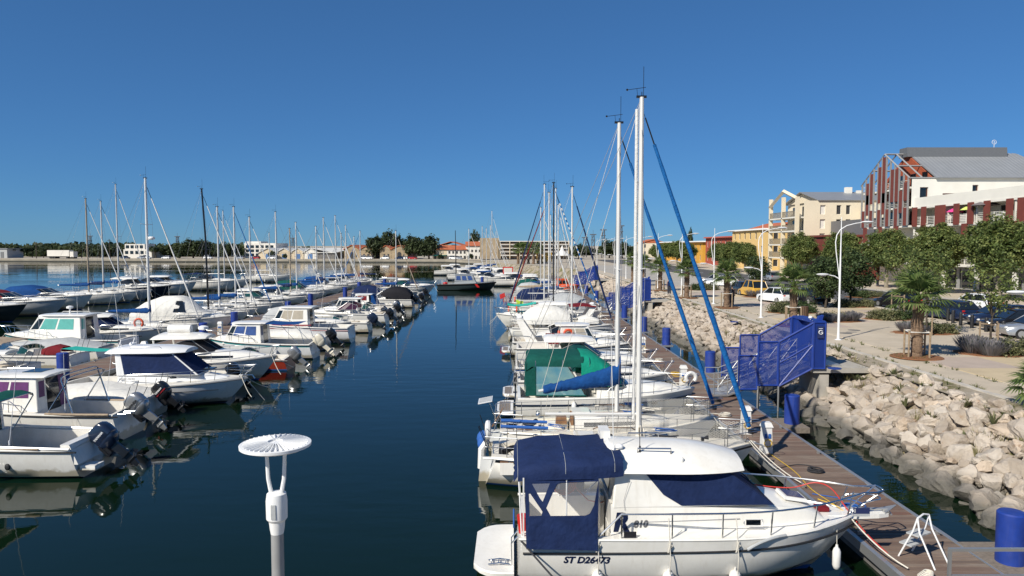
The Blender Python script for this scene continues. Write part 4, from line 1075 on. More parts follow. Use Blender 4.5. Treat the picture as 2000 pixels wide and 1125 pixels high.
        if net:
            for sd in (-1, 1):
                m_ = MB(); k = 24; a, b = net
                for i in range(k):
                    xa, xb = lerp(a, b, i/k), lerp(a, b, (i+1)/k)
                    y0, y1 = [sd*max(.12, s.hb(x)-.05) for x in (xa, xb)]
                    m_.poly([(xa,y0,s.sz(xa)+.03),(xb,y1,s.sz(xb)+.03),(xb,y1,s.sz(xb)+h*.99),(xa,y0,s.sz(xa)+h*.99)])
                m_.build('safety_net', 'net_white', s.t, 0)

def sailboat(label, loc, rz=0, L=8.0, B=2.7, fs=.85, fb=1.1, hullm='gelcoat', boot='antifoul_blue', stripe=None, bootline='stripe_blue', top=10.5, mastm='mast_alu', boom=3.0, cover='canvas_blue', genoa='sail_white', lod=1, hood=None, roll=0, mr=.10, rail=True, xm=None, **rk):
    b = Boat('sailing_boat', label, 'sailing boat', loc, rz, L, B, fs, fb, .45, True, .62, .46, roll=roll, trake=.25, dip=.05, group='sailing boats in the marina')
    b.hull(hullm, boot, bootline, stripe, 14 if lod else 10); b.deck('nonslip', (.25, L*.30), fs-.42, .3)
    b.trunk(L*.31, L*.74, B*.58, B*.34, .38, .2, 'gelcoat'); b.trunk_window(L*.34, L*.56)
    xm = xm or L*.56
    b.strake('teak' if lod == 2 else 'rubber_grey', .02, -.03)
    b.rig(xm, b.sz(xm)+.3, top, mastm, mr, boom, 1.15, cover, genoa, lod=lod, **rk)
    if rail: b.lifelines(n=6 if lod else 4)
    if hood:
        b.arcs([(L*.27,B*.34,fs+.35,fs+1.0),(L*.33,B*.34,fs+.35,fs+1.02),(L*.40,B*.30,fs+.35,fs+.45)], hood, 'sprayhood')
    if lod:
        b.clutter(int(loc[1]*10))
        hatch = MB(); hatch.box(L*.66,L*.66+.5,-.25,.25,b.sz(L*.66)+.27,b.sz(L*.66)+.36); hatch.build('hatch', 'glass_dark', b.t, 0)
        tl = MB(); tl.tube([(.15,0,fs+.05),(1.1,0,fs+.28)], .02, 6); tl.build('tiller', 'teak', b.t)
        rd = MB(); rd.hexa([(-.12,-.03,-.6),(.1,-.03,-.6),(.1,.03,-.6),(-.12,.03,-.6)], [(-.05,-.03,fs*.9),(.25,-.03,fs*.9),(.25,.03,fs*.9),(-.05,.03,fs*.9)]); rd.build('rudder', 'gelcoat_grey', b.t, 0)
    return b

def motorboat(label, loc, rz=0, L=7.0, B=2.6, fs=.8, fb=1.15, hullm='gelcoat', boot='antifoul_blue', bootline='stripe_blue', stripe=None, strake='rubber_black', cockpit=(.3,2.6), floor=.35,
              trunk=None, house=None, roof=None, screen=None, engines=(), rail=None, plat=None, name='motor_boat', group='motor boats in the marina', lod=1, stern=.9, full=.48, cat='motor boat'):
    b = Boat(name, label, cat, loc, rz, L, B, fs, fb, .35, False, stern, full, group=group)
    b.hull(hullm, boot, bootline, stripe, 16 if lod else 10); b.deck('nonslip', cockpit, floor, .16); b.strake(strake)
    if trunk: b.trunk(*trunk)
    if house: b.house(*house)
    if roof: b.roof(*roof)
    if screen: windscreen(b, *screen)
    for e in engines: b.outboard(*e)
    if rail: b.rail(*rail)
    if plat: b.platform(*plat)
    if lod: b.clutter(int(loc[1]*10))
    return b

def windscreen(b, x0, x1, w, z0, h, mat='glass_green', rakex=.5, frame='alu'):
    """wrap-round raked screen: base runs from x0 at the sides forward to x1 on the centreline"""
    k = 10; lo, up = [], []
    for i in range(k+1):
        a = pi*i/k; s_ = sin(a)**.55; x = lerp(x0, x1, s_); y = w/2*(1 if cos(a) > 0 else -1)*abs(cos(a))**.45
        lo.append((x, y, z0+.0)); up.append((lerp(x0-.15, x1-rakex, s_**1.1), y*.86, z0+h*(.55+.45*min(1, s_*1.6))))
    mb = MB()
    for i in range(k): mb.poly([lo[i], lo[i+1], up[i+1], up[i]])
    w_ = mb.build('windscreen', mat, b.t, 40)
    f = MB(); f.tube(up, .022, 5); f.tube(lo, .018, 5)
    for i in (0, 3, 5, 7, k): f.tube([lo[i], up[i]], .018, 5)
    f.build('screen_frame', frame, w_)
    return w_
# ================================================================== RIGHT ROW: nearest cabin cruiser
from mathutils.geometry import tessellate_polygon
def zv(v, Y):
    b = (562.5-v)/F; return H+Y*((-sin(PITCH)+b*cos(PITCH))/(cos(PITCH)+b*sin(PITCH)))
def xu(u, Y): return (u-1000)/F*Y
def holed_panel(outer, holes, to3d):
    loops = [[Vector((x, z, 0)) for x, z in outer]]+[[Vector((x, z, 0)) for x, z in h] for h in holes]
    flat = [p for l in loops for p in l]; mb = MB(); mb.v = [to3d(p.x, p.y) for p in flat]
    for tri in tessellate_polygon(loops): mb.face(tri)
    return mb
def rodman():
    Y = 15.4
    b = Boat('cabin_cruiser', 'nearest white cabin cruiser with navy canvas canopy and window cover', 'motor boat', (0.02, Y, 0), 0, 7.7, 2.85, 1.2, 1.27, .4, False, .93, .5, rake=1.15, group='motor boats in the marina', pw=2.6)
    b.hull('gelcoat', 'antifoul_blue', 'stripe_blue', None, 26)
    b.deck('gelcoat', (.28, 2.02), .42, .2, n=26)
    mb = MB(); xs = [lerp(.12, 7.69, 1-(1-i/24)**1.4) for i in range(25)]
    for sd in (-1, 1): mb.tube([(x+(b.section(x)[-2][0]-x)*.5, sd*(b.yz(x, b.sz(x)-lerp(.29,.2,x/7.7))+.004), b.sz(x)-lerp(.29,.2,x/7.7)) for x in xs], .024, 6)
    mb.build('rubbing_strake', 'rubber_black', b.t)
    mb = MB()
    for sd in (-1, 1): mb.tube([(x, sd*(b.hb(x)-.015), b.sz(x)+.02) for x in xs], .03, 6)
    mb.build('gunwale', 'gelcoat', b.t)
    # transom, swim platform and ladder
    p = b.platform(.85, .5, 2.5, 'gelcoat', False)
    r = MB(); r.tube([(-.06,-.75,.53),(-.28,-.75,.56),(-.52,-.75,.53)], .016); r.tube([(-.06,-.95,.53),(-.28,-.95,.56),(-.52,-.95,.53)], .016)
    for x in (-.15,-.3,-.45): r.tube([(x,-.75,.55),(x,-.95,.55)], .014)
    r.tube([(-.02,-.7,.55),(-.03,-.7,1.0),(.1,-.7,1.15)], .016); r.tube([(-.02,-1.0,.55),(-.03,-1.0,1.0),(.1,-1.0,1.15)], .016); r.build('boarding_ladder', 'steel', p)
    # cabin sides
    b.trunk(2.03, 6.75, 2.14, 1.25, .58, .34, 'gelcoat', 18, npow=14, cham=(.02,.05))
    b.house((2.06,5.5), (2.14,4.45), (2.08,1.62), (1.86,1.5), 1.74, 2.5, 'gelcoat', 'wheelhouse')
    cov = [(.26,.97),(.346,.36),(.43,.06),(1,.02),(1,.97)]
    for fc in ('R','L'): b.hwin(fc, cov, 'canvas_navy', 'window_cover', .014)
    b.hwin('F', [(0,.0),(1,.0),(1,.97),(0,.97)], 'canvas_navy', 'window_cover', .014)
    wb = MB()
    for yy in (-.42,.3): wb.tube([(5.4,yy,1.84),(5.28,yy+.06,1.98),(4.98,yy+.2,2.2)], .014, 5); 
    wb.build('wiper', 'plastic_black', b.t)
    b.hwin('B', [(.32,.0),(.68,.0),(.68,.9),(.32,.9)], 'glass_dark', 'cabin_window')
    dr = MB(); dr.box(1.985,2.0,-.3,.32,.5,1.72); dr.build('cabin_door', 'glass_dark', b.t, 0)
    ln = MB(); ln.tube([(2.32,-1.045,1.72),(2.3,-1.02,1.92),(2.42,-.985,2.34)], .004, 4); ln.build('seam', 'letter_grey', b.t)
    b.roof(1.95, 4.9, 2.16, 2.0, 2.49, .1, .40, 'gelcoat', 'roof', -.06, 20, .5, .05)
    rr = MB(); rr.tube([(2.65,-.62,2.76),(2.65,-.62,2.9),(3.35,-.64,2.9),(3.35,-.64,2.76)], .02, 6); rr.tube([(2.65,.62,2.76),(2.65,.62,2.9),(3.35,.64,2.9),(3.35,.64,2.76)], .02, 6); rr.build('roof_grab_rail', 'steel', b.t)
    gd = MB(); gd.lathe((2.28,-.5,2.82), [(.02,0),(.03,.05),(.085,.07),(.085,.11),(.05,.14),(.01,.15)], 12); gd.build('gps_dome', 'lamp_white', b.t)
    nl = MB(); nl.lathe((3.55,-.78,2.67), [(.05,0),(.05,.06),(.02,.09)], 10); nl.build('navigation_light', 'plastic_white', b.t)
    b.antenna((2.15,-.55,2.8), 2.6, (-.03,0), 'lamp_white', .012); b.antenna((2.7,-.6,2.8), .55, (-.01,0), 'plastic_black', .012)
    hn = MB(); hn.tube([(4.35,.5,2.82),(4.46,.5,2.83)], [.02,.05], 8); hn.box(4.3,4.36,.46,.54,2.76,2.84); hn.build('horn', 'plastic_black', b.t)
    # roof hatch box seen at the canopy joint
    bx = MB(); bx.box(1.98,2.2,.35,.85,2.82,3.02); bx.build('roof_locker', 'plastic_white', b.t, 0)
    # canvas canopy
    fr = [(.02,1.13,2.34,2.52),(.10,1.15,2.46,2.66),(.55,1.18,2.50,2.78),(1.08,1.2,2.52,2.80),(1.12,1.2,2.52,2.82),(1.6,1.18,2.52,2.80),(2.1,1.1,2.53,2.86),(2.28,1.08,2.55,2.87)]
    cp = b.arcs(fr, 'canvas_navy', 'canopy', .5, 16, wob=.014)
    sm = MB()
    for x, w, zs, zt in (fr[3], fr[1], fr[6]):
        sm.tube([(x, w*(abs(cos(pi*k/16))**.5)*(1 if k <= 8 else -1), zs+(zt-zs)*abs(sin(pi*k/16))**.5+.006) for k in range(17)], .005, 4)
    sm.build('stitching', 'canvas_grey', cp)
    for sd in (-1, 1): vl = MB(); vl.loft([[(x, sd*(w+.004), zs+.02), (x, sd*(w+.02), zs-.09)] for x, w, zs, zt in fr[1:]], False, False, False); vl.build('valance', 'canvas_navy', cp)
    b.hoops([(.12,1.14,2.44,2.62,.18,1.2),(1.1,1.18,2.5,2.76,1.1,1.2)], 'lamp_white', .016, .5, 12)
    # side curtains with cut-out clear panes
    def W(q, y): return [(xu(900+a/3.333, y)-.02, zv(820+c/3.333, y)) for a, c in q]
    yc = Y-1.33
    outer = W([(418,395),(915,385),(900,835),(428,825)], yc)
    hs = [W([(468,432),(588,426),(560,490),(538,540),(520,520)], yc), W([(446,492),(456,492),(536,600),(530,624),(450,626)], yc), W([(632,432),(660,424),(912,416),(880,560),(850,610),(820,622),(590,624),(562,578)], yc)]
    for sd, nm_ in ((-1,'side_curtain'), (1,'side_curtain')):
        mb = holed_panel(outer, hs, lambda x, z: (x, sd*(1.17+.28*min(1,max(0,(2.45-z)/1.25))+.012*sin(x*9)), z)); c = mb.build(nm_, 'canvas_navy', b.t, 0)
        for h_ in hs:
            m2 = MB(); m2.poly([(x, sd*(1.165+.28*min(1,max(0,(2.45-z)/1.25))), z) for x, z in h_]); m2.build('clear_pane', 'clear_vinyl', c, 0)
    rc = MB(); rc.box(.2,.23,-1.2,-1.17,1.2,2.45); rc.build('canopy_post', 'plastic_white', b.t, 0)
    # things in the cockpit that belong to the boat
    se = MB(); se.box(.35,.8,-.9,.9,.42,.85); se.build('stern_bench', 'ivory_cushion', b.t, 0)
    hsn = MB()
    for k in range(4): hsn.torus((1.15+.02*k,1.05-.03*k,1.62), .22+.02*k, .018, 'y', 16, 5)
    hsn.tube([(1.3,1.0,1.9),(1.5,.9,1.5),(1.75,.7,1.3),(1.95,.5,1.32)], .018, 5); hsn.build('coiled_hose', 'hose_red', b.t)
    rb = MB(); rb.lathe((.22,-.85,1.22), [(.1,-.05),(.13,.25),(.14,.32)], 12); rb.build('bucket', 'red_bright', b.t)
    rp = MB(); 
    for k in range(5): rp.torus((.02,-.6+.05*k,1.3+.02*k), .11, .02, 'x', 12, 5)
    rp.build('rope_coil', 'rope_blue', b.t)
    # rails and bow gear
    b.rail(1.72, .50, .10, 6, .02, False, 'steel', .42)
    bp = MB(); bp.loft([[(x,-w,1.22),(x,w,1.22),(x,w,1.31),(x,-w,1.31)] for x, w in ((6.9,.26),(7.6,.24),(8.05,.2),(8.3,.12))]); bp.build('bow_platform', 'gelcoat', b.t, 0)
    an = MB(); an.tube([(7.7,0,1.36),(8.32,0,1.36),(8.42,0,1.22)], .03, 6); an.hexa([(8.2,-.16,1.30),(8.5,-.02,1.42),(8.5,.02,1.42),(8.2,.16,1.30)], [(8.22,-.15,1.33),(8.52,-.02,1.45),(8.52,.02,1.45),(8.22,.15,1.33)]); an.build('anchor', 'alu', b.t, 20)
    ht = MB(); ht.hexa([(5.9,-.36,1.70),(6.42,-.34,1.62),(6.42,.2,1.62),(5.9,.2,1.70)], [(5.92,-.34,1.77),(6.4,-.32,1.69),(6.4,.18,1.69),(5.92,.18,1.77)]); h_ = ht.build('foredeck_hatch', 'plastic_white', b.t, 0)
    ht = MB(); ht.hexa([(5.97,-.30,1.762),(6.36,-.28,1.70),(6.36,.14,1.70),(5.97,.14,1.762)], [(5.97,-.30,1.772),(6.36,-.28,1.71),(6.36,.14,1.71),(5.97,.14,1.772)]); ht.build('pane', 'glass_purple', h_, 0)
    for sd in (-1, 1):
        pw = MB(); pw.panel([(x, sd*1.012, z) for x, z in ((4.85,1.40),(5.15,1.40),(5.15,1.51),(4.85,1.51))][::sd*-1], .02); pw.build('side_port', 'glass_dark', b.t, 0)
        fm = MB(); q = [(x, sd*1.034, z) for x, z in ((4.82,1.38),(5.18,1.38),(5.2,1.45),(5.18,1.53),(4.82,1.53),(4.8,1.45))]; fm.tube(q+q[:1], .012, 5); fm.build('port_frame', 'plastic_white', b.t)
        ls = MB(); ls.tube([(x, sd*(min(lerp(2.14,1.25,((x-2.03)/4.72)**1.3)/2, b.hb(x)-.1)-.012), 1.46) for x in (2.75,3.2,3.8,4.4,4.78)], .009, 4); ls.build('side_stripe', 'letter_grey', b.t)
    sg = MB(); sg.box(7.15,7.5,-.86,-.85,1.52,1.7); s_ = sg.build('notice_board', 'sign_navy', b.t, 0); s_.rotation_euler.z = 0
    # lettering
    ww = Matrix.Rotation(pi/2, 4, 'X')
    def tside(x, z):
        t = (x-2.03)/4.72; w = min(lerp(2.14,1.25,max(0,t)**1.3)/2, b.hb(x)-.1); h = lerp(.58,.34,t); return w-.02*max(0,min(1,(z-b.sz(x)-.02)/(h*.72)))
    def put(txt, size, x, y, z, mat, sh, bo): b.conform(text_mesh(txt, size, 'lettering', mat, b.t, Matrix.Translation((x,y,z)) @ ww, sh, bo, .001), -1, tside, .008)
    put('R', .52, 2.07, -1.095, 1.30, 'letter_navy', .18, .024); put('810', .20, 2.50, -1.09, 1.36, 'letter_grey', .18, .009)
    sg = MB(); sg.box(7.17,7.2,-.866,-.861,1.6,1.68); sg.box(7.15,7.5,-.866,-.861,1.52,1.575); sg.build('pale_print', 'canvas_grey', s_, 0)
    b.letter('ST D26473', .205, 1.03, .715, -1, 'letter_navy', .25, .008)
    b.letter('Rodman', .12, .62, 1.035, -1, 'letter_grey', .1, .003)
    # ropes, fenders and the grey chafe pad
    gp_ = MB(); gp_.tube(smooth_pts([(4.75,-(b.hb(4.75)+.03),1.05),(5.0,-(b.hb(5.0)+.03),1.17),(5.3,-(b.hb(5.3)+.01),1.25),(5.6,-(b.hb(5.6)-.01),1.27)]), .034, 8); gp_.build('chafe_pad', 'canvas_grey', b.t)
    for x in (1.72, 3.17, 4.55):
        rp = MB(); y0 = -(b.hb(x)+.01); rp.tube([(x,-(b.hb(x)-.1),1.66),(x,y0,1.24),(x+.02,y0-.03,.9),(x+.01,y0-.02,.55)], .012, 5); rp.tube([(x,y0+.05,1.24),(x+.06,y0,1.12),(x-.03,y0-.02,1.0),(x+.03,y0,1.22)], .014, 5); rp.build('fender_rope', 'rope_white', b.t)
        b.fender(x+.01, -1, .28, .55, .12, 'plastic_white', False)
    b.fender(6.9, 1, .55, .6, .12); b.fender(6.95, -1, .5, .5, .085)
    lo = MB(); lo.tube(smooth_pts([(7.35,-.42,1.3),(7.55,-.32,1.56),(7.9,-.2,1.62),(8.12,-.1,1.62),(8.12,.1,1.62),(7.9,.2,1.62),(7.55,.32,1.56),(7.35,.42,1.3)]), .016, 6); lo.build('pulpit_lower_rail', 'steel', b.t)
    b.mooring([((7.4,-.25,1.25),(8.15,-1.2,.56)), ((7.4,.25,1.25),(8.2,1.3,.56))], 'rope_white', .018, .1)
    b.mooring([((.15,-1.3,1.2),(1.5,-2.6,.2)), ], 'rope_dark', .02, .02)
    hz = MB(); hz.tube(smooth_pts([(4.9,.95,1.78),(5.6,.8,1.64),(6.4,.62,1.62),(6.9,.5,1.78),(7.15,.2,1.76),(7.4,0,1.4),(7.7,-.3,.95),(8.1,-.5,.56)]), .014, 6); hz.build('water_hose', 'hose_red', b.t)
    hz = MB(); hz.tube(smooth_pts([(7.0,.5,1.4),(7.3,.1,1.35),(7.7,-.1,1.0),(8.0,.8,.6),(8.3,2.2,.53),(8.2,3.6,.53),(8.35,5.2,.53),(8.25,7.0,.54)]), .011, 5); hz.build('shore_cable', 'rope_yellow', b.t)
    tw = MB(); tw.box(6.75,7.0,-.1,.15,1.33,1.42); tw.build('towel', 'canvas_red', b.t, 0)
    bag = MB(); bag.box(2.27,2.52,-1.3,-1.26,1.22,1.36); bag.build('hanging_bag', 'canvas_black', b.t, 0)
    cl = MB(); cl.box(.28,.5,-1.32,-1.28,1.24,1.28); cl.build('cleat', 'steel', b.t, 0)
rodman()

# ------------------------------------------------------------------ second: white sloop with netted lifelines
def netted(Y, label, L, xs, mast_u, vtop, genoa, cover, rail_net, boom, zb, mr, second):
    b = Boat('sailing_boat', label, 'sailing boat', (xs, Y, 0), 0, L, 2.75, .98 if not second else .9, 1.22, .5, True, .6, .46, trake=.4, dip=.05, group='sailing boats in the marina')
    b.hull('gelcoat', 'antifoul_blue', 'stripe_blue', 'stripe_black' if not second else None, 24); b.deck('gelcoat_cream', (.45, 2.7), .5, .34)
    b.strake('alu', .022, -.02)
    b.trunk(2.8, 6.1, 1.65, 1.0, .42, .2, 'gelcoat_cream' if not second else 'gelcoat', 12); b.trunk_window(3.1, 5.0, .25, .62)
    xm = xu(mast_u, Y)-xs; top = zv(vtop, Y)
    b.rig(xm, b.sz(xm)+.36, top, 'mast_alu', mr, boom, zb, cover, genoa, .088 if not second else .082, .955, 1, 1, hoop=.0, csc=1.55 if second else 1, boom_tilt=-.17 if second else 0)
    if not second:
        mf = MB(); mf.tube([(xm-.15,0,b.sz(xm)+.9),(xm-.14,0,top-.35)], .05, 8); mf.build('mainsail_furler', 'sail_white', b.t)
    b.lifelines(.1, .6, 7, rail_net)
    # cockpit benches, winches, hatches, wheel pedestal
    for sd in (-1, 1):
        m_ = MB(); m_.box(.5,2.65,sd*.42 if sd > 0 else -.98,.98 if sd > 0 else -.42,.5,.86); m_.build('cockpit_bench', 'gelcoat', b.t, 0)
        m_ = MB(); m_.lathe((1.6,sd*1.0,1.02), [(.09,0),(.08,.06),(.06,.1),(.075,.15),(.03,.16)], 12); m_.build('winch', 'steel', b.t); m_ = MB(); m_.lathe((2.4,sd*.98,1.02), [(.07,0),(.06,.06),(.05,.1),(.06,.12),(.02,.13)], 12); m_.build('winch', 'steel', b.t)
        m_ = MB(); m_.tube([(3.4,sd*.62,1.44),(3.5,sd*.6,1.5),(4.6,sd*.56,1.5),(4.7,sd*.56,1.44)], .018, 5); m_.build('grab_rail', 'teak', b.t)
    m_ = MB(); m_.box(2.75,3.35,-.36,.36,1.36,1.46); m_.build('companionway_hatch', 'gelcoat', b.t, 0)
    m_ = MB(); m_.box(5.1,5.6,-.26,.26,1.38,1.45); m_.build('foredeck_hatch', 'glass_dark', b.t, 0)
    m_ = MB(); m_.box(2.70,2.78,-.3,.3,.55,1.35); m_.build('companionway_boards', 'teak', b.t, 0)
    for k in range(3):
        m_ = MB(); m_.box(.5+.3*k,.74+.3*k,-.98,-.44,.862,.89); m_.build('seat_slat', 'teak', b.t, 0)
    rr_ = random.Random(int(Y)); 
    for k in range(5):
        x0 = rr_.uniform(1.0,6.6); y0 = rr_.uniform(-.9,.9)*b.hb(x0)/1.4; m_ = MB(); m_.tube(smooth_pts([(x0+.35*sin(q*1.9+k), y0+.16*cos(q*2.3+k), b.sz(x0)+(.1 if x0 < 2.8 or x0 > 6.1 else .5)+.012*q) for q in range(7)]), .016, 5); m_.build('loose_rope', rr_.choice(['rope_white','rope_blue','rope_white','rope_dark']), b.t)
    for k, x0 in enumerate((3.0,3.9,4.8)): m_ = MB(); m_.tube(smooth_pts([(x0,-.5,b.sz(x0)+.46),(x0+.3,-.35,b.sz(x0)+.5),(x0+.9,-.1,b.sz(x0)+.5),(xm,0,b.sz(xm)+.5)]), .01, 4); m_.build('halyard_tail', 'rope_white', b.t)
    m_ = MB(); m_.tube(smooth_pts([(.6,-.2,.95),(.9,.1,1.0),(1.3,-.15,.98),(1.5,.15,1.02)]), .09, 8); m_.build('canvas_bundle', 'canvas_black', b.t)
    m_ = MB(); m_.hexa([(2.2,.2,.9),(2.6,.2,.9),(2.6,.6,.9),(2.2,.6,.9)], [(2.22,.22,1.15),(2.58,.22,1.15),(2.58,.58,1.15),(2.22,.58,1.15)]); m_.build('locker_box', 'teak', b.t, 0)
    b.clutter(int(Y*7))
    rd = MB(); rd.hexa([(-.25,-.03,-.7),(.0,-.03,-.7),(.0,.03,-.7),(-.25,.03,-.7)], [(-.1,-.03,.75),(.25,-.03,.75),(.25,.03,.75),(-.1,.03,.75)]); rd.build('rudder', 'gelcoat_grey', b.t, 0)
    return b
b = netted(21.3, 'long white sloop with netted guard rails and tall double mast', 8.3, -.85, 1250, 190, 'sail_blue', None, (2.9,7.9), 2.85, 1.05, .112, False)
m_ = MB(); m_.torus((.1,.5,1.45), .22, .09, 'x', 16, 8); m_.build('lifebuoy', 'plastic_white', b.t)
m_ = MB(); m_.ball((-.08,.95,1.05), .2, .2, .27); m_.ball((-.1,.55,1.0), .14, .14, .2); m_.build('ball_fender', 'rope_blue', b.t)
m_ = MB(); m_.tube([(.05,.3,1.1),(-.1,.3,.9),(-.12,.3,.3)], .1, 8); m_.build('white_fender', 'plastic_white', b.t)
for dy, dz in ((-.1,.0), (.55,.02)):
    m_ = MB(); m_.tube([(.5,dy,1.72+dz),(1.95,dy,1.66+dz)], .05, 8); m_.build('cushion_roll', 'rope_blue', b.t)
b.mooring([((8.1,-.15,1.3),(9.0,-2.0,.56)), ((8.1,.15,1.3),(9.0,1.2,.56))], 'rope_white', .016, .12)
m_ = MB()
for k in range(7): m_.torus((4.75+.06*sin(k),-.3+.05*cos(k*2),1.55), .14+.015*k, .016, 'x', 12, 5)
m_.build('rope_coil', 'rope_white', b.t)
m_ = MB(); m_.tube([(7.9,-.1,1.3),(8.45,-.15,1.15),(8.55,-.15,.9)], .03, 6); m_.hexa([(8.3,-.3,.95),(8.6,-.17,.82),(8.6,-.13,.82),(8.3,.0,.95)],[(8.32,-.29,.99),(8.62,-.17,.86),(8.62,-.13,.86),(8.32,-.01,.99)]); m_.build('anchor', 'alu', b.t)
b = netted(24.5, 'white sloop with blue sail cover beside the netted sloop', 7.9, -.65, 1207, 240, 'sail_blue', 'canvas_blue', (3.6,7.6), 2.75, 1.62, .108, True)
m_ = MB(); m_.hexa([(-.55,.1,1.62),(-.05,.1,1.72),(-.05,.95,1.72),(-.55,.95,1.62)], [(-.55,.1,1.65),(-.05,.1,1.75),(-.05,.95,1.75),(-.55,.95,1.65)]); pn = m_.build('solar_panel', 'gelcoat_cool', b.t, 0)
m_ = MB(); m_.hexa([(-.52,.14,1.656),(-.08,.14,1.744),(-.08,.91,1.744),(-.52,.91,1.656)], [(-.52,.14,1.66),(-.08,.14,1.748),(-.08,.91,1.748),(-.52,.91,1.66)]); m_.build('cell_sheet', 'canvas_grey', pn, 0)
m_ = MB(); m_.tube([(.05,.5,1.0),(-.2,.5,1.68)], .02); m_.tube([(.3,.2,1.0),(-.1,.7,1.7)], .015); m_.build('panel_bracket', 'steel', b.t)
m_ = MB(); m_.tube([(-.05,.2,.8),(.35,-.1,1.55)], .025, 6); m_.build('boat_hook', 'teak', b.t)

# ------------------------------------------------------------------ sports cruiser with green cockpit tent
def greenboat():
    Y = 29.6
    b = Boat('motor_cruiser', 'white sports cruiser with green cockpit tent and dark hull stripe', 'motor boat', (.05, Y, 0), 0, 7.7, 2.9, 1.0, 1.22, .4, False, .93, .5, group='motor boats in the marina')
    b.hull('gelcoat', 'antifoul_blue', 'stripe_blue', None, 20); b.deck('gelcoat', (.3,3.3), .5, .2); b.strake('hull_navy', .035, -.26)
    b.platform(.7, .42, 2.3, 'gelcoat', True)
    b.trunk(3.4, 7.0, 2.3, 1.1, .42, .2, 'gelcoat', 10); windscreen(b, 3.1, 4.8, 2.3, 1.42, .6, 'glass_green')
    fr = [(.55,1.2,1.25,2.5),(.85,1.22,1.25,2.72),(2.0,1.22,1.9,2.76),(3.2,1.2,1.95,2.72),(3.5,1.18,2.0,2.62)]
    tp = [(.55,1.2,2.15,2.66),(.75,1.22,2.3,2.76),(2.0,1.24,2.32,2.76),(2.85,1.22,2.28,2.74)]
    c = b.arcs(tp, 'canvas_green', 'cockpit_tent', .4, 12, wob=.015)
    for sd in (-1, 1):
        m_ = MB(); m_.loft([[(x, sd*(w*1.0), z0) for z0 in (1.12, zt)] for x, w, zt in ((.5,1.25,2.1),(.88,1.27,2.32))], False, False, False); m_.build('tent_wall', 'canvas_green', c)
        m_ = MB(); m_.poly([(.88,sd*1.27,1.14),(2.9,sd*1.3,1.14),(2.6,sd*1.28,1.7),(2.2,sd*1.26,2.3),(.88,sd*1.25,2.32)]); m_.build('vinyl_window', 'blue_vinyl', c, 0)
        m_ = MB(); m_.tube([(.9,sd*1.28,1.14),(.9,sd*1.26,2.32)], .02, 5); m_.tube([(.9,sd*1.28,1.14),(2.95,sd*1.31,1.14)], .03, 5); m_.build('tent_hem', 'canvas_green', c)
    m_ = MB(); m_.loft([[(.48,-1.25,1.12),(.48,1.25,1.12)],[(.52,-1.2,2.1),(.52,1.2,2.1)],[(.56,-.9,2.5),(.56,.9,2.5)]], False, False, False); m_.build('tent_back', 'canvas_green', c)
    b.arcs([(2.75,1.27,1.6,2.80),(3.2,1.26,1.55,2.76),(3.9,1.2,1.5,2.3),(4.4,1.05,1.6,1.95)], 'canvas_green_light', 'spray_hood', .4, 12, wob=.01)
    b.hoops([(.9,1.23,2.3,2.7,1.4,1.05),(2.0,1.24,2.3,2.74,1.6,1.05),(3.1,1.23,2.2,2.7,1.8,1.05)], 'steel', .016, .4)
    for x in (4.7, 5.75):
        m_ = MB()
        for sd in (-1, 1): m_.torus((x, sd*(b.yz(x,.78)+.004), .80), .09, .014, 'y', 14, 5)
        m_.build('porthole_frame', 'steel', b.t)
        m_ = MB()
        for sd in (-1, 1): m_.ball((x, sd*(b.yz(x,.78)), .80), .15, .02, .075, 12, 6)
        m_.build('porthole', 'glass_dark', b.t)
    b.rail(3.6, .5, .1, 5, .016, False, 'steel', .1); b.lifebuoy((7.4,-.45,1.72), 'y', .2, 'plastic_white'); b.fender(2.45, -1, .62, .55, .1); b.fender(5.0, 1)
    m_ = MB(); m_.torus((7.0,0,1.36), .28, .02, 'z', 16, 5); m_.build('rope_coil', 'rope_white', b.t)
greenboat()

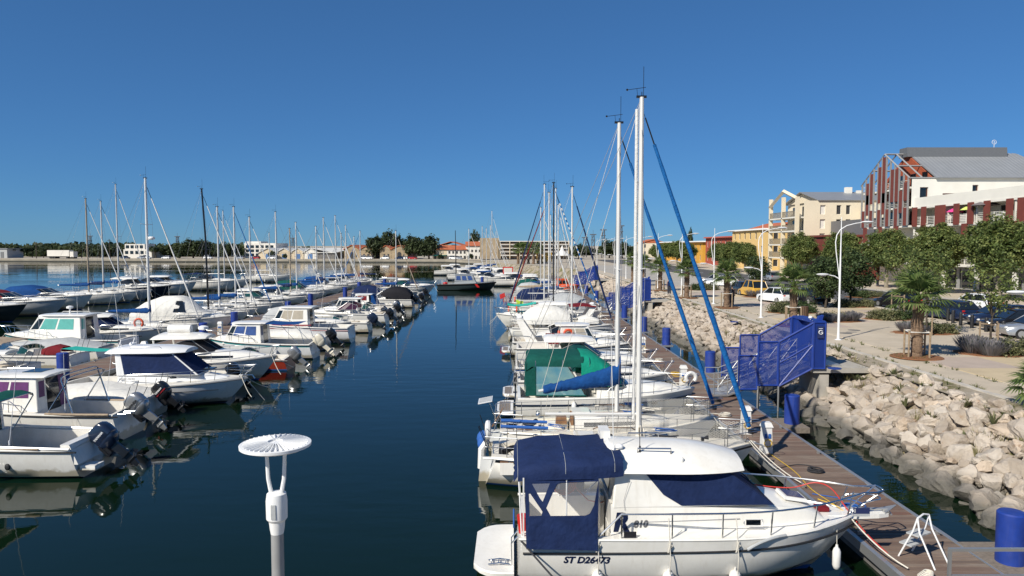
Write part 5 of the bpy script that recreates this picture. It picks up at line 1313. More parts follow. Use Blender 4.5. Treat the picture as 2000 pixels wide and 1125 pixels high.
# ------------------------------------------------------------------ presets
def cruiser(label, y, x, rz=0, L=7.2, B=2.6, fs=.9, fb=1.15, glass='glass_dark', arch=False, hull='gelcoat', tent=None, tm='canvas_navy', plat=False, stripe=None, bimini=None, eng=None, lod=1, rail=True, boot='antifoul_blue', strake='rubber_grey', hardtop=False, high=False):
    b = motorboat(label, (x, y, 0), rz, L, B, fs, fb, hull, boot, 'stripe_blue', stripe, strake, (.3, L*.42), fs-.5, (L*.43, L*.92, B*.8, B*.36, .42 if not high else .6, .18, 'gelcoat', 10), rail=(L*.45,.48,.1,5,.016,False,'steel',.12) if rail else None, lod=lod)
    zt = b.sz(L*.43)+.42+(.18 if high else 0)
    windscreen(b, L*.36, L*.62, B*.8, zt-.05, .62, glass, L*.13)
    b.trunk_window(L*.5, L*.74, .3, .62)
    if lod:
        m_ = MB(); w_ = b.hb(.3)-.12
        m_.tube(smooth_pts([(1.5,w_,fs+.05),(1.3,w_,fs+.36),(.35,w_*.97,fs+.4),(.28,w_*.8,fs+.4),(.28,-w_*.8,fs+.4),(.35,-w_*.97,fs+.4),(1.3,-w_,fs+.36),(1.5,-w_,fs+.05)], 3), .016, 6)
        for y_ in (-.8,-.3,.3,.8): m_.tube([(.28,w_*y_,fs),(.28,w_*y_,fs+.4)], .013, 5)
        m_.build('stern_rail', 'steel', b.t)
        m_ = MB(); m_.box(L*.10,L*.22,-b.hb(1)*.7,b.hb(1)*.7,fs-.48,fs-.08); m_.build('stern_seat', random.Random(int(y)).choice(['ivory_cushion','gelcoat','canvas_grey']), b.t, 0)
        m_ = MB(); m_.hexa([(L*.36,-.75,fs-.45),(L*.42,-.75,fs-.45),(L*.42,-.1,fs-.45),(L*.36,-.1,fs-.45)], [(L*.38,-.7,fs+.45),(L*.43,-.7,fs+.5),(L*.43,-.15,fs+.5),(L*.38,-.15,fs+.45)]); m_.build('helm_console', 'gelcoat', b.t, 0)
    if plat: b.platform(.55, .36, B*.8, 'gelcoat', lod > 0)
    if hardtop:
        b.roof(L*.22, L*.56, B*.82, B*.7, zt+.62, .1, .22, 'gelcoat', 'hard_top', 0, 12, .4)
        m_ = MB()
        for sd in (-1, 1): m_.tube([(L*.26, sd*B*.4, fs),(L*.24, sd*B*.37, zt+.64)], .05, 6)
        m_.build('top_support', 'gelcoat', b.t)
    if arch:
        m_ = MB()
        for sd in (-1, 1): m_.hexa([(L*.14,sd*B*.40-.05,fs),(L*.24,sd*B*.40-.05,fs),(L*.24,sd*B*.40+.05,fs),(L*.14,sd*B*.40+.05,fs)], [(L*.06,sd*B*.34-.05,fs+1.35),(L*.12,sd*B*.34-.05,fs+1.35),(L*.12,sd*B*.34+.05,fs+1.35),(L*.06,sd*B*.34+.05,fs+1.35)])
        m_.box(L*.06,L*.12,-B*.36,B*.36,fs+1.35,fs+1.46); m_.build('radar_arch', 'gelcoat', b.t, 0)
        m_ = MB(); m_.lathe((L*.09,0,fs+1.46), [(.1,0),(.22,.03),(.22,.13),(.12,.18)], 12); m_.build('radar_dome', 'lamp_white', b.t)
    if tent:
        z = fs; b.arcs([(.25,B*.44,z,z+.75),(L*.12,B*.45,z,z+1.35),(L*.28,B*.45,z+.05,z+1.5),(L*.40,B*.44,z+.3,z+1.35),(L*.53,B*.36,z+.42,z+.8)], tm, 'cockpit_cover', .55, 12, wob=.035, back=True)
    if bimini:
        z = fs; b.arcs([(L*.06,B*.42,z+1.3,z+1.42),(L*.2,B*.43,z+1.4,z+1.55),(L*.36,B*.42,z+1.32,z+1.46)], bimini, 'bimini', .4, 10, wob=.02)
        b.hoops([(L*.06,B*.42,z+1.28,z+1.4,L*.22,z),(L*.36,B*.42,z+1.3,z+1.44,L*.22,z)], 'steel', .014, .4)
    if eng: b.outboard(-.05, 0, fs-.2, *eng)
    return b
def pilot(label, y, x, rz=0, L=6.6, B=2.5, fs=.85, fb=1.2, cur='glass_dark', hull='gelcoat', roofm='gelcoat', stripe=None, band=None, eng=None, eng2=None, door=True, rail=True, hx=(.36,.66), hh=1.25, lod=1, boot='antifoul_blue', front='glass_dark', rake=.10, overhang=.12, strake='rubber_black'):
    b = motorboat(label, (x, y, 0), rz, L, B, fs, fb, hull, boot, 'stripe_blue', stripe, strake, (.3, L*hx[0]), fs-.5, (L*hx[1]-.1, L*.93, B*.62, B*.34, .36, .14, 'gelcoat', 8), rail=(L*.5,.5,.09,5,.016,False,'steel',.08) if rail else None, lod=lod)
    z0 = fs-.02; z1 = fs+hh
    b.house((L*hx[0], L*(hx[1]+rake)), (L*hx[0]+.08, L*hx[1]), (B*.74,B*.6), (B*.66,B*.56), z0, z1, 'gelcoat')
    for fc in ('R','L'):
        for a, c in ((.14,.46),(.50,.80)): b.hwin(fc, [(a,.45),(c,.45),(c-.0,.88),(a,.88)], cur)
        b.hwin(fc, [(.83,.45),(.97,.45),(.95,.88),(.83,.88)], front)
    for a, c in ((.05,.47),(.53,.95)): b.hwin('F', [(a,.46),(c,.46),(c,.9),(a,.9)], front)
    if door: b.hwin('B', [(.30,.02),(.72,.02),(.72,.92),(.30,.92)], 'glass_dark', 'cabin_door'); b.hwin('B', [(.06,.45),(.24,.45),(.24,.88),(.06,.88)], cur)
    b.roof(L*hx[0]-overhang-.12, L*hx[1]+overhang, B*.74, B*.64, z1-.01, .08, .07, roofm, 'roof', 0, 10, .25)
    if band:
        m_ = MB()
        for sd in (-1, 1):
            for zz in (.12,): m_.tube([(L*f, sd*(b.yz(L*f, b.sz(L*f)-.2)+.004), b.sz(L*f)-.2) for f in (.02,.2,.4,.6,.75,.88)], .03, 4)
        m_.build('side_band', band, b.t)
    if eng: b.outboard(-.05, 0 if not eng2 else -.35, fs-.15, *eng)
    if eng2: b.outboard(-.05, .45, fs-.1, *eng2)
    return b
def openboat(label, y, x, rz=0, L=5.4, B=2.1, fs=.65, fb=.9, hull='gelcoat', eng=('engine_black',45,.9), cover=None, console=True, screen=True, bimini=None, lod=1, stripe=None, rail=False):
    b = motorboat(label, (x, y, 0), rz, L, B, fs, fb, hull, 'antifoul_blue', 'stripe_blue', stripe, 'rubber_grey', (.35, L*.62), fs-.38, (L*.64, L*.95, B*.6, B*.3, .14, .06, 'gelcoat', 6), rail=(L*.6,.35,.08,4,.014,False) if rail else None, lod=lod)
    if cover:
        b.arcs([(.08,B*.44,fs+.03,fs+.16),(L*.15,B*.49,fs+.03,fs+.32),(L*.4,B*.505,fs+.06,fs+.62),(L*.62,B*.47,fs+.1,fs+.5),(L*.85,B*.26,fs+.2,fs+.36),(L*.96,B*.06,fs+.26,fs+.30)], cover, 'boat_cover', .8, 12, wob=.015, back=True)
    else:
        if console:
            m_ = MB(); m_.hexa([(L*.40,-.4,fs-.4),(L*.5,-.4,fs-.4),(L*.5,.4,fs-.4),(L*.40,.4,fs-.4)], [(L*.41,-.36,fs+.3),(L*.48,-.36,fs+.3),(L*.48,.36,fs+.3),(L*.41,.36,fs+.3)]); m_.build('console', 'gelcoat', b.t, 0)
            m_ = MB(); m_.box(L*.18,L*.27,-.5,.5,fs-.4,fs+.02); m_.build('seat', 'ivory_cushion', b.t, 0)
        if screen: windscreen(b, L*.44, L*.55, B*.7, fs+.1, .42, 'glass_green', .2)
        if bimini:
            z = fs; b.arcs([(L*.12,B*.42,z+1.2,z+1.3),(L*.3,B*.43,z+1.28,z+1.42),(L*.48,B*.42,z+1.2,z+1.32)], bimini, 'bimini', .4, 10, wob=.02)
            b.hoops([(L*.12,B*.42,z+1.18,z+1.28,L*.3,z),(L*.48,B*.42,z+1.18,z+1.3,L*.3,z)], 'steel', .014, .4)
    if eng: b.outboard(-.05, 0, fs-.05, *eng)
    return b

# ------------------------------------------------------------------ rest of the right row (bows to the pontoon unless turned)
b = cruiser('white cruiser with oval stern window, half hidden behind the green tent', 33.2, .1, plat=True, L=7.4, fs=1.0, fb=1.2, glass='glass_green')
b.lifebuoy((.06,-.6,1.05), 'x', .2, 'plastic_black', False)
b = cruiser('white hardtop cruiser with green side windows behind the green tent', 36.8, .0, L=7.5, B=2.8, fs=1.0, fb=1.25, glass='glass_green', hardtop=True, stripe='stripe_blue', high=True)
m_ = MB(); m_.tube([(2.2,-.5,2.62),(2.2,-.5,2.68),(3.9,-.5,2.7),(3.9,-.5,2.62)], .02); m_.build('roof_grab_rail', 'steel', b.t)
b = openboat('low white open boat with raked screen behind the hardtop cruiser', 40.2, .9, L=6.4, B=2.4, fs=.85, fb=1.05, eng=None)
b = pilot('white cabin boat carrying two upright orange lifebuoys on its wheelhouse', 43.4, .1, L=7.3, cur='curtain_beige', fs=1.0, eng=None, hx=(.38,.62), hh=1.35)
b.lifebuoy((3.3,-1.02,1.9), 'y', .24); b.lifebuoy((2.75,-.6,1.75), 'x', .24)
m_ = MB(); m_.box(2.0,2.75,-.5,.5,1.2,1.75); m_.build('folded_canvas', 'canvas_red', b.t)
b = cruiser('white cruiser with brown slatted stern platform on the right row', 46.8, -.15, plat=True, L=7.6, B=2.8, fs=.95, fb=1.2, glass='glass_dark', arch=True)
b = openboat('small white open boat under a pale folded sail cover', 50.0, 1.6, L=5.6, B=2.2, fs=.8, fb=1.0, cover='canvas_white', eng=None)
b = sailboat('white sloop with navy furled genoa and a white tent over its boom', (-.2, 54.0, 0), 0, L=8.0, B=2.8, fs=1.0, fb=1.2, top=zv(365,54), genoa='canvas_navy', cover=None, boom=3.2, xm=xu(1117,54)+.2, genoa_r=.08)
b.arcs([(.9,1.0,1.35,1.9),(1.6,1.15,1.3,2.5),(2.6,1.2,1.3,2.75),(3.6,1.15,1.3,2.6),(4.6,1.0,1.4,2.1)], 'canvas_white', 'boom_tent', 1.0, 12, wob=.04)
b.arcs([(5.2,.7,1.4,1.7),(5.9,.75,1.35,1.95),(6.8,.5,1.3,1.6)], 'canvas_white', 'foredeck_cover', .8, 8, wob=.04)
b = cruiser('white cruiser with radar arch and dark red bimini beside the pontoon', 57.6, 7.2, pi, L=7.2, fs=.95, fb=1.15, glass='glass_dark', bimini='canvas_red', arch=True)
b = cruiser('white boat with turquoise awning over its bow, pointing to the channel', 61.2, 7.0, pi, L=8.4, B=2.9, fs=1.0, fb=1.35, glass='glass_green', hardtop=True)
m_ = MB(); m_.loft([[(x, y_, z+.12*abs(y_)/1.1) for y_ in (-1.1,-.5,0,.5,1.1)] for x, z in ((4.9,2.15),(5.7,2.0),(6.6,1.9),(7.4,2.02))], False, False, False); m_.build('awning', 'canvas_turquoise', b.t)
b.lifebuoy((6.6,1.0,1.75), 'x', .24)
b = sailboat('white sloop with black mast and blue striped genoa on the right row', (-.4, 64.8, 0), 0, L=8.6, B=2.9, fs=1.0, fb=1.25, top=zv(357,64.8), mastm='mast_black', genoa='sail_blue', striped='sail_white', cover=None, boom=3.2, xm=xu(1081,64.8)+.4)
b.lifebuoy((.1,-.5,1.35), 'x', .27); b.lifebuoy((2.3,-1.2,1.4), 'y', .27)
m_ = MB(); m_.tube([(.05,.2,1.5),(-.3,.2,2.9)], .02, 5); fp = m_.build('flag_staff', 'teak', b.t); m_ = MB(); m_.poly([(-.2,.2,2.5),(-.3,.2,2.88),(-.75,.25,2.7),(-.68,.3,2.25)]); m_.build('ensign', 'flag_red', fp, 0)
b = sailboat('white sloop with navy genoa leaning towards the channel and grey boom tent', (8.0, 68.4, 0), pi, L=8.5, B=2.8, top=zv(360,68.4), genoa='canvas_navy', cover=None, boom=3.4, xm=8.0-xu(1063,68.4))
b.arcs([(.9,1.0,1.1,2.1),(2.0,1.3,1.1,2.6),(3.2,1.35,1.1,2.65),(4.4,1.25,1.2,2.4)], 'canvas_grey', 'boom_tent', 1.0, 10, wob=.03)
m_ = MB(); m_.box(6.9,7.6,-.9,-.88,1.35,1.9); m_.build('lime_cloth', 'lime', b.t, 0)
b = sailboat('white sloop with dark red genoa leaning towards the channel', (8.0, 72.4, 0), pi, L=8.4, B=2.8, top=zv(376,72.4), genoa='canvas_red', cover='canvas_navy', boom=3.2, xm=8.0-xu(1072,72.4))
b.lifebuoy((7.7,.5,1.7), 'x', .27)
b = sailboat('white sloop with white furled genoa and bare boom, fifth mast of the right row', (-.2, 76.5, 0), 0, L=8.2, top=zv(368,76.5), genoa='sail_white', cover=None, xm=xu(1085,76.5)+.2)
rr = random.Random(5)
right_far = [(80.5,'m','white cruiser with navy cockpit cover among the right hand masts','canvas_navy'), (84.5,'s','white sloop with pale furled genoa and blue boom cover, right row middle',1090,400,'canvas_blue'), (89,'s','white sloop with tan boom cover, right row, bow to the channel',1056,405,'canvas_tan'), (93.5,'m','white cruiser with grey cockpit cover on the far right row','canvas_grey'),
  (98,'s','slim white sloop with short mast near the orange boat',1075,420,'canvas_blue'), (103,'m','white cruiser with green cockpit cover short of the orange boat','canvas_green')]
for k in right_far:
    if k[1] == 'm': cruiser(k[2], k[0], .3, 0, L=7.4, tent=True, tm=k[3], lod=0, rail=False)
    else: sailboat(k[2], (-.2, k[0], 0), 0, L=8.0, top=zv(k[4], k[0]), cover=k[5], genoa='sail_white', xm=min(6, max(3, xu(k[3], k[0])+.2)), lod=0)
b = pilot('bright orange rescue boat with white windows on the far right row', 108.5, 5.3, 0, L=5.0, B=2.3, hull='orange_bright', cur='glass_dark', roofm='orange_bright', hx=(.3,.62), hh=1.2, lod=0, rail=False, eng=None)
for o in b.t.children:
    if o.name.split('.')[0] in ('wheelhouse','coachroof','deck'): o.data.materials[0] = M('orange_bright')
for y_, lb in ((113.5,'white cruiser just beyond the orange boat'), (119,'last but one white cruiser of the right row'), (125,'last white cruiser at the end of the right row')):
    cruiser(lb, y_, .2, 0, L=7.4, lod=0, rail=False, hardtop=y_ > 118)
# ================================================================== LEFT ROW NEXT TO THE CHANNEL
# A1: white boat with raised navy outboard, bottom left
b = motorboat('white boat in the left corner with raised dark blue outboard', (-13.3, 22.4, 0), pi, 7.4, 2.65, .95, 1.25, 'gelcoat', 'antifoul_blue', 'stripe_teal', None, 'rubber_black', (.55,3.6), .42, (5.6,6.9,1.8,1.0,.36,.15,'gelcoat',8), name='fishing_boat')
b.house((3.7,6.0), (3.75,5.2), (2.0,1.7), (1.85,1.5), .93, 2.3, 'gelcoat')
for fc in ('R','L'):
    b.hwin(fc, [(.08,.38),(.44,.38),(.44,.9),(.08,.9)], 'glass_green'); b.hwin(fc, [(.5,.38),(.9,.38),(.88,.9),(.5,.9)], 'glass_green')
b.hwin('F', [(.05,.4),(.95,.4),(.95,.9),(.05,.9)]); b.hwin('B', [(.55,.03),(.92,.03),(.92,.93),(.55,.93)], 'glass_green', 'cabin_door'); b.hwin('B', [(.08,.38),(.48,.38),(.48,.92),(.08,.92)], 'glass_green')
b.roof(3.4, 5.5, 2.1, 1.75, 2.29, .08, .07)
b.arcs([(2.75,1.0,2.2,2.34),(3.1,1.05,2.28,2.42),(3.5,1.02,2.28,2.42)], 'canvas_green', 'rolled_bimini', .45, 10, wob=.02)
b.hoops([(2.75,1.02,2.2,2.32,3.5,1.0)], 'steel', .022, .45)
m_ = MB(); m_.hexa([(.0,-1.1,.5),(.5,-1.1,.5),(.5,1.1,.5),(.0,1.1,.5)], [(.25,-1.12,1.12),(.52,-1.12,1.12),(.52,1.12,1.12),(.25,1.12,1.12)]); m_.build('transom_bulkhead', 'gelcoat', b.t, 0)
for a in (-.95,.45): m_ = MB(); m_.box(-.42,.05,a,a+.5,.28,.42); m_.build('swim_step', 'gelcoat', b.t, 0)
b.outboard(-.12, 0, .78, 'engine_navy', 48, 1.18, ('YAMAHA', .085, 'letter_white'))
m_ = MB(); m_.ball((2.9,b.yz(2.9,.5)+.01,.48), .14, .012, .04, 10, 5); m_.tube([(2.8,b.yz(2.8,.5)+.012,.62),(2.92,b.yz(2.9,.5)+.012,.55),(2.9,b.yz(2.9,.45)+.012,.42),(3.1,b.yz(3.1,.4)+.012,.34)], [.012,.035,.03,.005], 6); m_.build('dolphin_decal', 'stripe_teal', b.t)
m_ = MB(); m_.ball((2.1,b.yz(2.1,.45)+.02,.46), .09, .05, .11, 8, 6); m_.build('hanging_weed', 'rubber_black', b.t)
for a in (-1,1): m_ = MB(); m_.tube([(.2,a*1.2,1.0),(1.4,a*1.22,1.04),(2.6,a*1.22,1.08),(3.6,a*1.2,1.15)], .045, 6); m_.build('cockpit_coaming', 'gelcoat', b.t)
m_ = MB(); m_.tube([(1.1,1.25,1.02),(2.2,1.22,1.03),(3.4,1.2,1.08)], .04, 6); m_.build('rolled_mat', 'canvas_tan', b.t)
# A2: boat with purple curtains and silver outboard
b = pilot('white cabin boat with purple curtains and large silver outboard', 26.6, -14.4, pi, L=6.9, B=2.55, fs=1.0, fb=1.25, cur='curtain_purple', eng=('engine_silver',48,1.2,('HONDA',.10,'letter_black')), hx=(.44,.74), hh=1.35, front='curtain_purple')
b.hwin('B', [(.70,.05),(.94,.05),(.94,.92),(.70,.92)], 'curtain_purple', 'door_curtain')
b.hoops([(2.0,1.15,2.3,2.48,1.6,1.0),(1.8,1.15,2.22,2.4,2.6,1.0)], 'steel', .028, .5)
m_ = MB(); m_.box(3.3,4.0,-.5,.3,2.42,2.47); m_.build('solar_panel', 'glass_dark', b.t, 0)
m_ = MB(); m_.tube([(3.6,.2,2.45),(3.6,.2,2.6),(4.6,.2,2.6),(4.6,.2,2.45)], .015); m_.build('roof_rail', 'steel', b.t)
for a in (-1,1): m_ = MB(); m_.tube([(.3,a*1.2,1.05),(1.4,a*1.22,1.06),(2.6,a*1.2,1.08)], .05, 6); m_.build('gunwale_pad', 'canvas_tan', b.t)
m_ = MB(); m_.tube([(.1,.5,1.0),(-.35,.5,1.05),(-.35,.9,1.05),(.1,.9,1.0)], .018); m_.build('stern_rail', 'steel', b.t)
# A3: covered runabout, dark red hull bottom
b = openboat('runabout under a taut white cover with red trim and black outboard', 29.7, -15.0, pi, L=6.0, B=2.2, fs=.8, fb=1.1, cover='canvas_white', hull='gelcoat', stripe='stripe_red', eng=('engine_black',46,1.1,('YAMAHA',.09,'letter_white','stripe_red')))
m_ = MB(); m_.ball((.1,-.9,.85), .12, .12, .17); m_.build('blue_fender', 'rope_blue', b.t)
# A4: white wheelhouse cruiser, bow to the channel, dark navy window cover
Y = 32.1
b = motorboat('white wheelhouse cruiser with dark navy window cover, bow to the channel', (-20.4, Y, 0), 0, 8.3, 2.9, .95, 1.2, 'gelcoat_cool', 'antifoul_blue', 'stripe_black', None, 'rubber_grey', (.3,2.8), .5, (2.9,7.4,2.2,1.0,.5,.2,'gelcoat_cool',12), rail=(2.9,.5,.1,6,.017,True,'steel',.3))
b.house((2.85,6.4), (2.75,5.2), (2.1,1.6), (1.95,1.5), 1.42, 2.42, 'gelcoat_cool')
for fc in ('R','L'): b.hwin(fc, [(.10,.05),(.97,.05),(.97,.95),(.10,.95)], 'canvas_navy', 'window_cover', .012)
b.hwin('F', [(.0,.05),(1,.05),(1,.95),(.0,.95)], 'canvas_navy', 'window_cover', .012)
b.hwin('B', [(.3,.0),(.7,.0),(.7,.9),(.3,.9)])
b.roof(2.35, 5.75, 2.2, 1.85, 2.40, .14, .2, 'gelcoat_cool', 'roof', 0.0, 16, .35)
b.antenna((2.75,-.4,2.6), 3.0, (-.09,0)); b.antenna((3.0,.4,2.6), 1.2, (.02,0))
m_ = MB(); m_.lathe((3.0,.1,2.62), [(.1,0),(.14,.05),(.14,.13),(.06,.18)], 12); m_.tube([(2.7,-.6,2.6),(2.8,-.5,2.95),(2.9,.5,2.95),(2.7,.6,2.6)], .02, 5); m_.build('roof_gear', 'lamp_white', b.t)
m_ = MB(); m_.tube([(3.3,-.7,2.62),(3.4,-.7,2.68),(4.6,-.65,2.68),(4.7,-.65,2.6)], .016); m_.build('roof_rail', 'steel', b.t)
m_ = MB(); m_.ball((5.35,-(1.02),1.36), .17, .03, .06, 12, 6); m_.build('porthole', 'glass_dark', b.t)
m_ = MB(); m_.box(6.35,6.8,-.28,.2,1.58,1.63); m_.build('foredeck_hatch', 'glass_dark', b.t, 0)
text_mesh('MERRY FISHER', .11, 'lettering', 'letter_grey', b.t, Matrix.Translation((3.0,-1.105,1.27)) @ Matrix.Rotation(pi/2, 4, 'X'), .1, .001)
m_ = MB(); m_.tube([(x, -(b.yz(x,.8)+.006), .72+.02*x/8) for x in (.6,1.8,3.2,4.6,6.0,7.2)], .014, 4); m_.tube([(x, (b.yz(x,.8)+.006), .72+.02*x/8) for x in (.6,1.8,3.2,4.6,6.0,7.2)], .014, 4); m_.build('side_line', 'letter_black', b.t)
b.mooring([((8.1,0,1.25),(8.9,.6,-.1))], 'rope_white', .016, 0)
m_ = MB(); m_.tube([(7.9,0,1.28),(8.5,0,1.28),(8.6,0,1.12)], .035, 6); m_.build('anchor', 'steel', b.t)
# turquoise sunshade stretched on poles over the pontoon side
t = thing('sunshade', (-20.6, 35.6, 0), 0, 'small turquoise sunshade stretched on thin poles behind the navy covered cruiser', 'sunshade')
m_ = MB(); m_.loft([[(x, y_, 2.05-.14*sin(pi*(x+1.9)/3.8)-.03*y_) for y_ in (-.6,0,.6)] for x in (-1.9,-.9,0,.9,1.9)], False, False, False); m_.build('shade_cloth', 'canvas_turquoise', t)
for x in (-1.9, 1.9):
    m_ = MB(); m_.tube([(x,-.6,.45),(x,-.6,2.07)], .015); m_.build('pole', 'steel', t)
openboat('white open boat with black outboard between the two cruisers with bows out', 34.85, -14.0, pi, L=5.6, B=2.1, fs=.8, fb=1.0, eng=('engine_black',45,1.05), rail=True)
# A5
b = cruiser('white motor cruiser with grey covered screen and gear on its hardtop', 37.6, -20.6, 0, L=8.0, B=2.8, fs=1.0, fb=1.35, glass='canvas_black', hardtop=True, high=True)
m_ = MB(); m_.tube([(2.2,.1,2.75),(3.4,.1,2.75)], .22, 10); m_.build('rolled_raft', 'plastic_white', b.t)
m_ = MB(); m_.lathe((4.0,.2,2.68), [(.1,0),(.26,.05),(.26,.18),(.1,.24)], 12); m_.build('radar_dome', 'lamp_white', b.t)
b.lifebuoy((2.6,-.9,1.55), 'x', .24)
# A6
openboat('small red hulled open boat with silver outboard', 41.2, -12.9, pi, L=5.6, B=2.1, hull='hull_red', eng=('engine_silver',45,1.1))
# A7
b = pilot('white cabin boat with blue curtains, blue awning and cream outboard', 45.4, -12.6, pi, L=7.0, B=2.5, fs=.95, fb=1.25, cur='curtain_blue', hull='gelcoat_cool', eng=('engine_cream',44,1.15), hx=(.47,.74), hh=1.3, stripe='stripe_teal')
m_ = MB(); m_.loft([[(x, y_, z) for y_ in (-1,0,1)] for x, z in ((.9,2.25),(2.0,2.2),(3.3,2.28))], False, False, False); m_.build('awning', 'canvas_blue', b.t)
m_ = MB()
for sd in (-1, 1): m_.tube([(.9,sd,2.24),(.5,sd*1.1,.98)], .015); m_.tube([(2.0,sd,2.2),(.9,sd*1.1,1.0)], .015)
m_.build('awning_pole', 'steel', b.t)
# A8
b = pilot('tall sided white cabin boat with dark red side stripes', 52.8, -11.9, pi, L=7.8, B=2.7, fs=1.15, fb=1.45, cur='curtain_beige', hull='gelcoat_cool', hx=(.40,.68), hh=1.45, band='stripe_red', strake='hull_navy', boot='antifoul_black')
m_ = MB()
for sd in (-1, 1): m_.box(2.9,5.8,sd*1.02-.006,sd*1.02+.006,1.32,1.40)
m_.build('cabin_stripe', 'stripe_red', b.t, 0)
b.letter('LE 618158', .22, 2.3, .72, 1, 'letter_black'); b.letter('LE 618158', .22, .6, .72, -1, 'letter_black')
# A9 .. A16
openboat('low cream open boat with dark navy outboard behind the red striped boat', 59.0, -11.8, pi, L=6.0, B=2.3, fs=.85, fb=1.05, hull='gelcoat', eng=('engine_navy',48,1.25), screen=True)
b = cruiser('white cruiser stern to the channel with beige cushions and clear screen', 64.8, -11.4, pi, L=7.6, B=2.7, fs=1.0, fb=1.2, glass='glass_purple', plat=False, eng=('engine_black',40,1.1))
m_ = MB(); m_.box(.5,1.2,-1,1,.6,1.05); m_.build('stern_bench', 'ivory_cushion', b.t, 0)
openboat('flat white open boat with folded frame and black outboard', 70.4, -11.6, pi, L=6.2, B=2.3, fs=.85, fb=1.0, eng=('engine_black',40,1.1), bimini=None, rail=True)
b = pilot('small white cabin boat with red cabin front and blue cover', 76.4, -12.6, pi, L=6.0, B=2.3, fs=.85, fb=1.1, cur='canvas_red', hx=(.45,.7), hh=1.1, eng=('engine_black',40,1.0))
m_ = MB(); m_.hexa([(1.9,-.9,.9),(2.5,-.9,.9),(2.5,.9,.9),(1.9,.9,.9)], [(2.3,-.9,1.9),(2.55,-.9,1.9),(2.55,.9,1.9),(2.3,.9,1.9)]); m_.build('door_cover', 'canvas_blue', b.t, 0)
b = cruiser('white cruiser with black and navy canopy and twin raised outboards', 82.8, -11.5, pi, L=7.4, B=2.7, fs=.95, fb=1.15, tent=True, tm='canvas_black', plat=False)
b.outboard(-.05,-.4,.8,'engine_black',45,1.1); b.outboard(-.05,.4,.8,'engine_black',45,1.1)
b = openboat('white open boat with black outboard, ninth from the left corner', 89.0, -11.6, pi, L=6.0, eng=('engine_black',40,1.1))
b = sailboat('white sloop with pink furled genoa near the end of the left row', (-20.5, 94.5, 0), 0, L=8.0, top=zv(451,94.5), genoa='canvas_tan', cover='canvas_blue', xm=5.0)
b = cruiser('white cruiser with teal glass, bow to the channel, end of the left row', 104.5, -20.0, 0, L=8.6, B=2.9, fs=1.0, fb=1.5, glass='glass_green', hardtop=True, bimini='canvas_grey', strake='stripe_blue')
b = openboat('last white open boat of the left row with black outboards', 99.5, -12.4, pi, L=6.0, eng=('engine_black',40,1.1), bimini='canvas_navy')

cruiser('white cruiser with grey cover wedged behind the red striped boat', 56.0, -19.8, 0, L=7.0, fs=.95, tent=True, tm='canvas_grey', lod=0)
pilot('small white cabin boat between the beige cushioned cruiser and the flat open boat', 67.8, -12.4, pi, L=6.2, B=2.2, fs=.9, eng=('engine_black',42,1.0), lod=0)
cruiser('white cruiser with navy cover just past the twin outboards', 86.0, -19.6, 0, L=7.2, fs=.95, tent=True, tm='canvas_navy', lod=0)
openboat('white open boat with silver outboard before the boat with blue door cover', 73.4, -12.2, pi, L=5.8, B=2.1, fs=.8, eng=('engine_silver',42,1.1))
openboat('little white boat under a pale cover between cabin boats', 49.2, -12.8, pi, L=5.6, B=2.1, fs=.8, cover='canvas_white', eng=('engine_black',42,1.1))
# ================================================================== LEFT PONTOON, FAR SIDE (masts rise here)
BX = -25.0
b = openboat('open boat with tan bimini at the left edge, moored to the left pontoon', 37.0, BX-.4, pi, L=6.6, B=2.4, fs=.9, fb=1.1, bimini='canvas_tan', eng=None, rail=True)
b = pilot('white cabin boat with greenish cabin at the left edge behind the bimini', 33.0, BX-.2, pi, L=7.2, B=2.5, fs=.95, cur='glass_green', eng=None)
b = openboat('small white boat with a dark red cover near the left edge', 41.3, BX-.3, pi, L=6.4, B=2.3, fs=.85, eng=None, screen=True)
b.arcs([(.9,.6,.9,1.3),(1.5,.7,.9,1.42),(2.0,.65,.9,1.25)], 'canvas_red', 'red_cover', .7, 8, wob=.03)
b = openboat('white runabout under a grey cover beside the teal curtained boat', 43.9, BX-.3, pi, L=6.2, B=2.2, fs=.85, cover='canvas_grey', eng=None)
b = pilot('white wheelhouse boat with teal curtained windows', 46.5, BX-.2, pi, L=8.4, B=2.9, fs=1.1, fb=1.4, cur='curtain_teal', hx=(.32,.66), hh=1.55, stripe='stripe_teal', eng=None, rake=.13)
b.antenna((3.2,.5,2.7), 1.2); m_ = MB(); m_.lathe((4.0,0,2.75), [(.05,0),(.05,.3),(.2,.33),(.2,.45),(.08,.5)], 10); m_.tube([(3.0,-.6,2.72),(3.1,-.6,2.82),(4.8,-.55,2.82),(4.9,-.55,2.72)], .015); m_.build('roof_gear', 'lamp_white', b.t)
b = cruiser('white cruiser with dark blue screen and orange horseshoe buoy', 51.0, BX-8.2, 0, L=7.8, B=2.7, fs=1.0, fb=1.2, glass='canvas_navy', hardtop=True)
b.lifebuoy((6.6,-.9,1.7), 'y', .3)
def uB(u, X): return X*F/(u-1000)
def sB(label, u, vt, X=-28.5, L=8.4, **k):
    k.setdefault('mr', .115)
    y = uB(u, X); d = k.pop('dir', 1)
    return sailboat(label, (X-L*.56, y, 0), 0, L=L, top=zv(vt, y), xm=L*.56, **k) if d > 0 else sailboat(label, (X+L*.56, y, 0), pi, L=L, top=zv(vt, y), xm=L*.56, **k)
b = sB('white sloop with thick white mast, radar dome and bright blue boom cover', 289, 348, L=9.2, B=3.0, mastm='mast_white', mr=.13, boom=3.4, cover='canvas_blue', genoa='sail_white', spread=2, radar=zv(465, uB(289,-28.5)))
Y = 59.2
b = cruiser('large cruiser wholly wrapped in a white tent with dark clear windows', Y, -31.8, 0, L=8.4, B=3.0, fs=1.05, fb=1.35, glass='glass_dark')
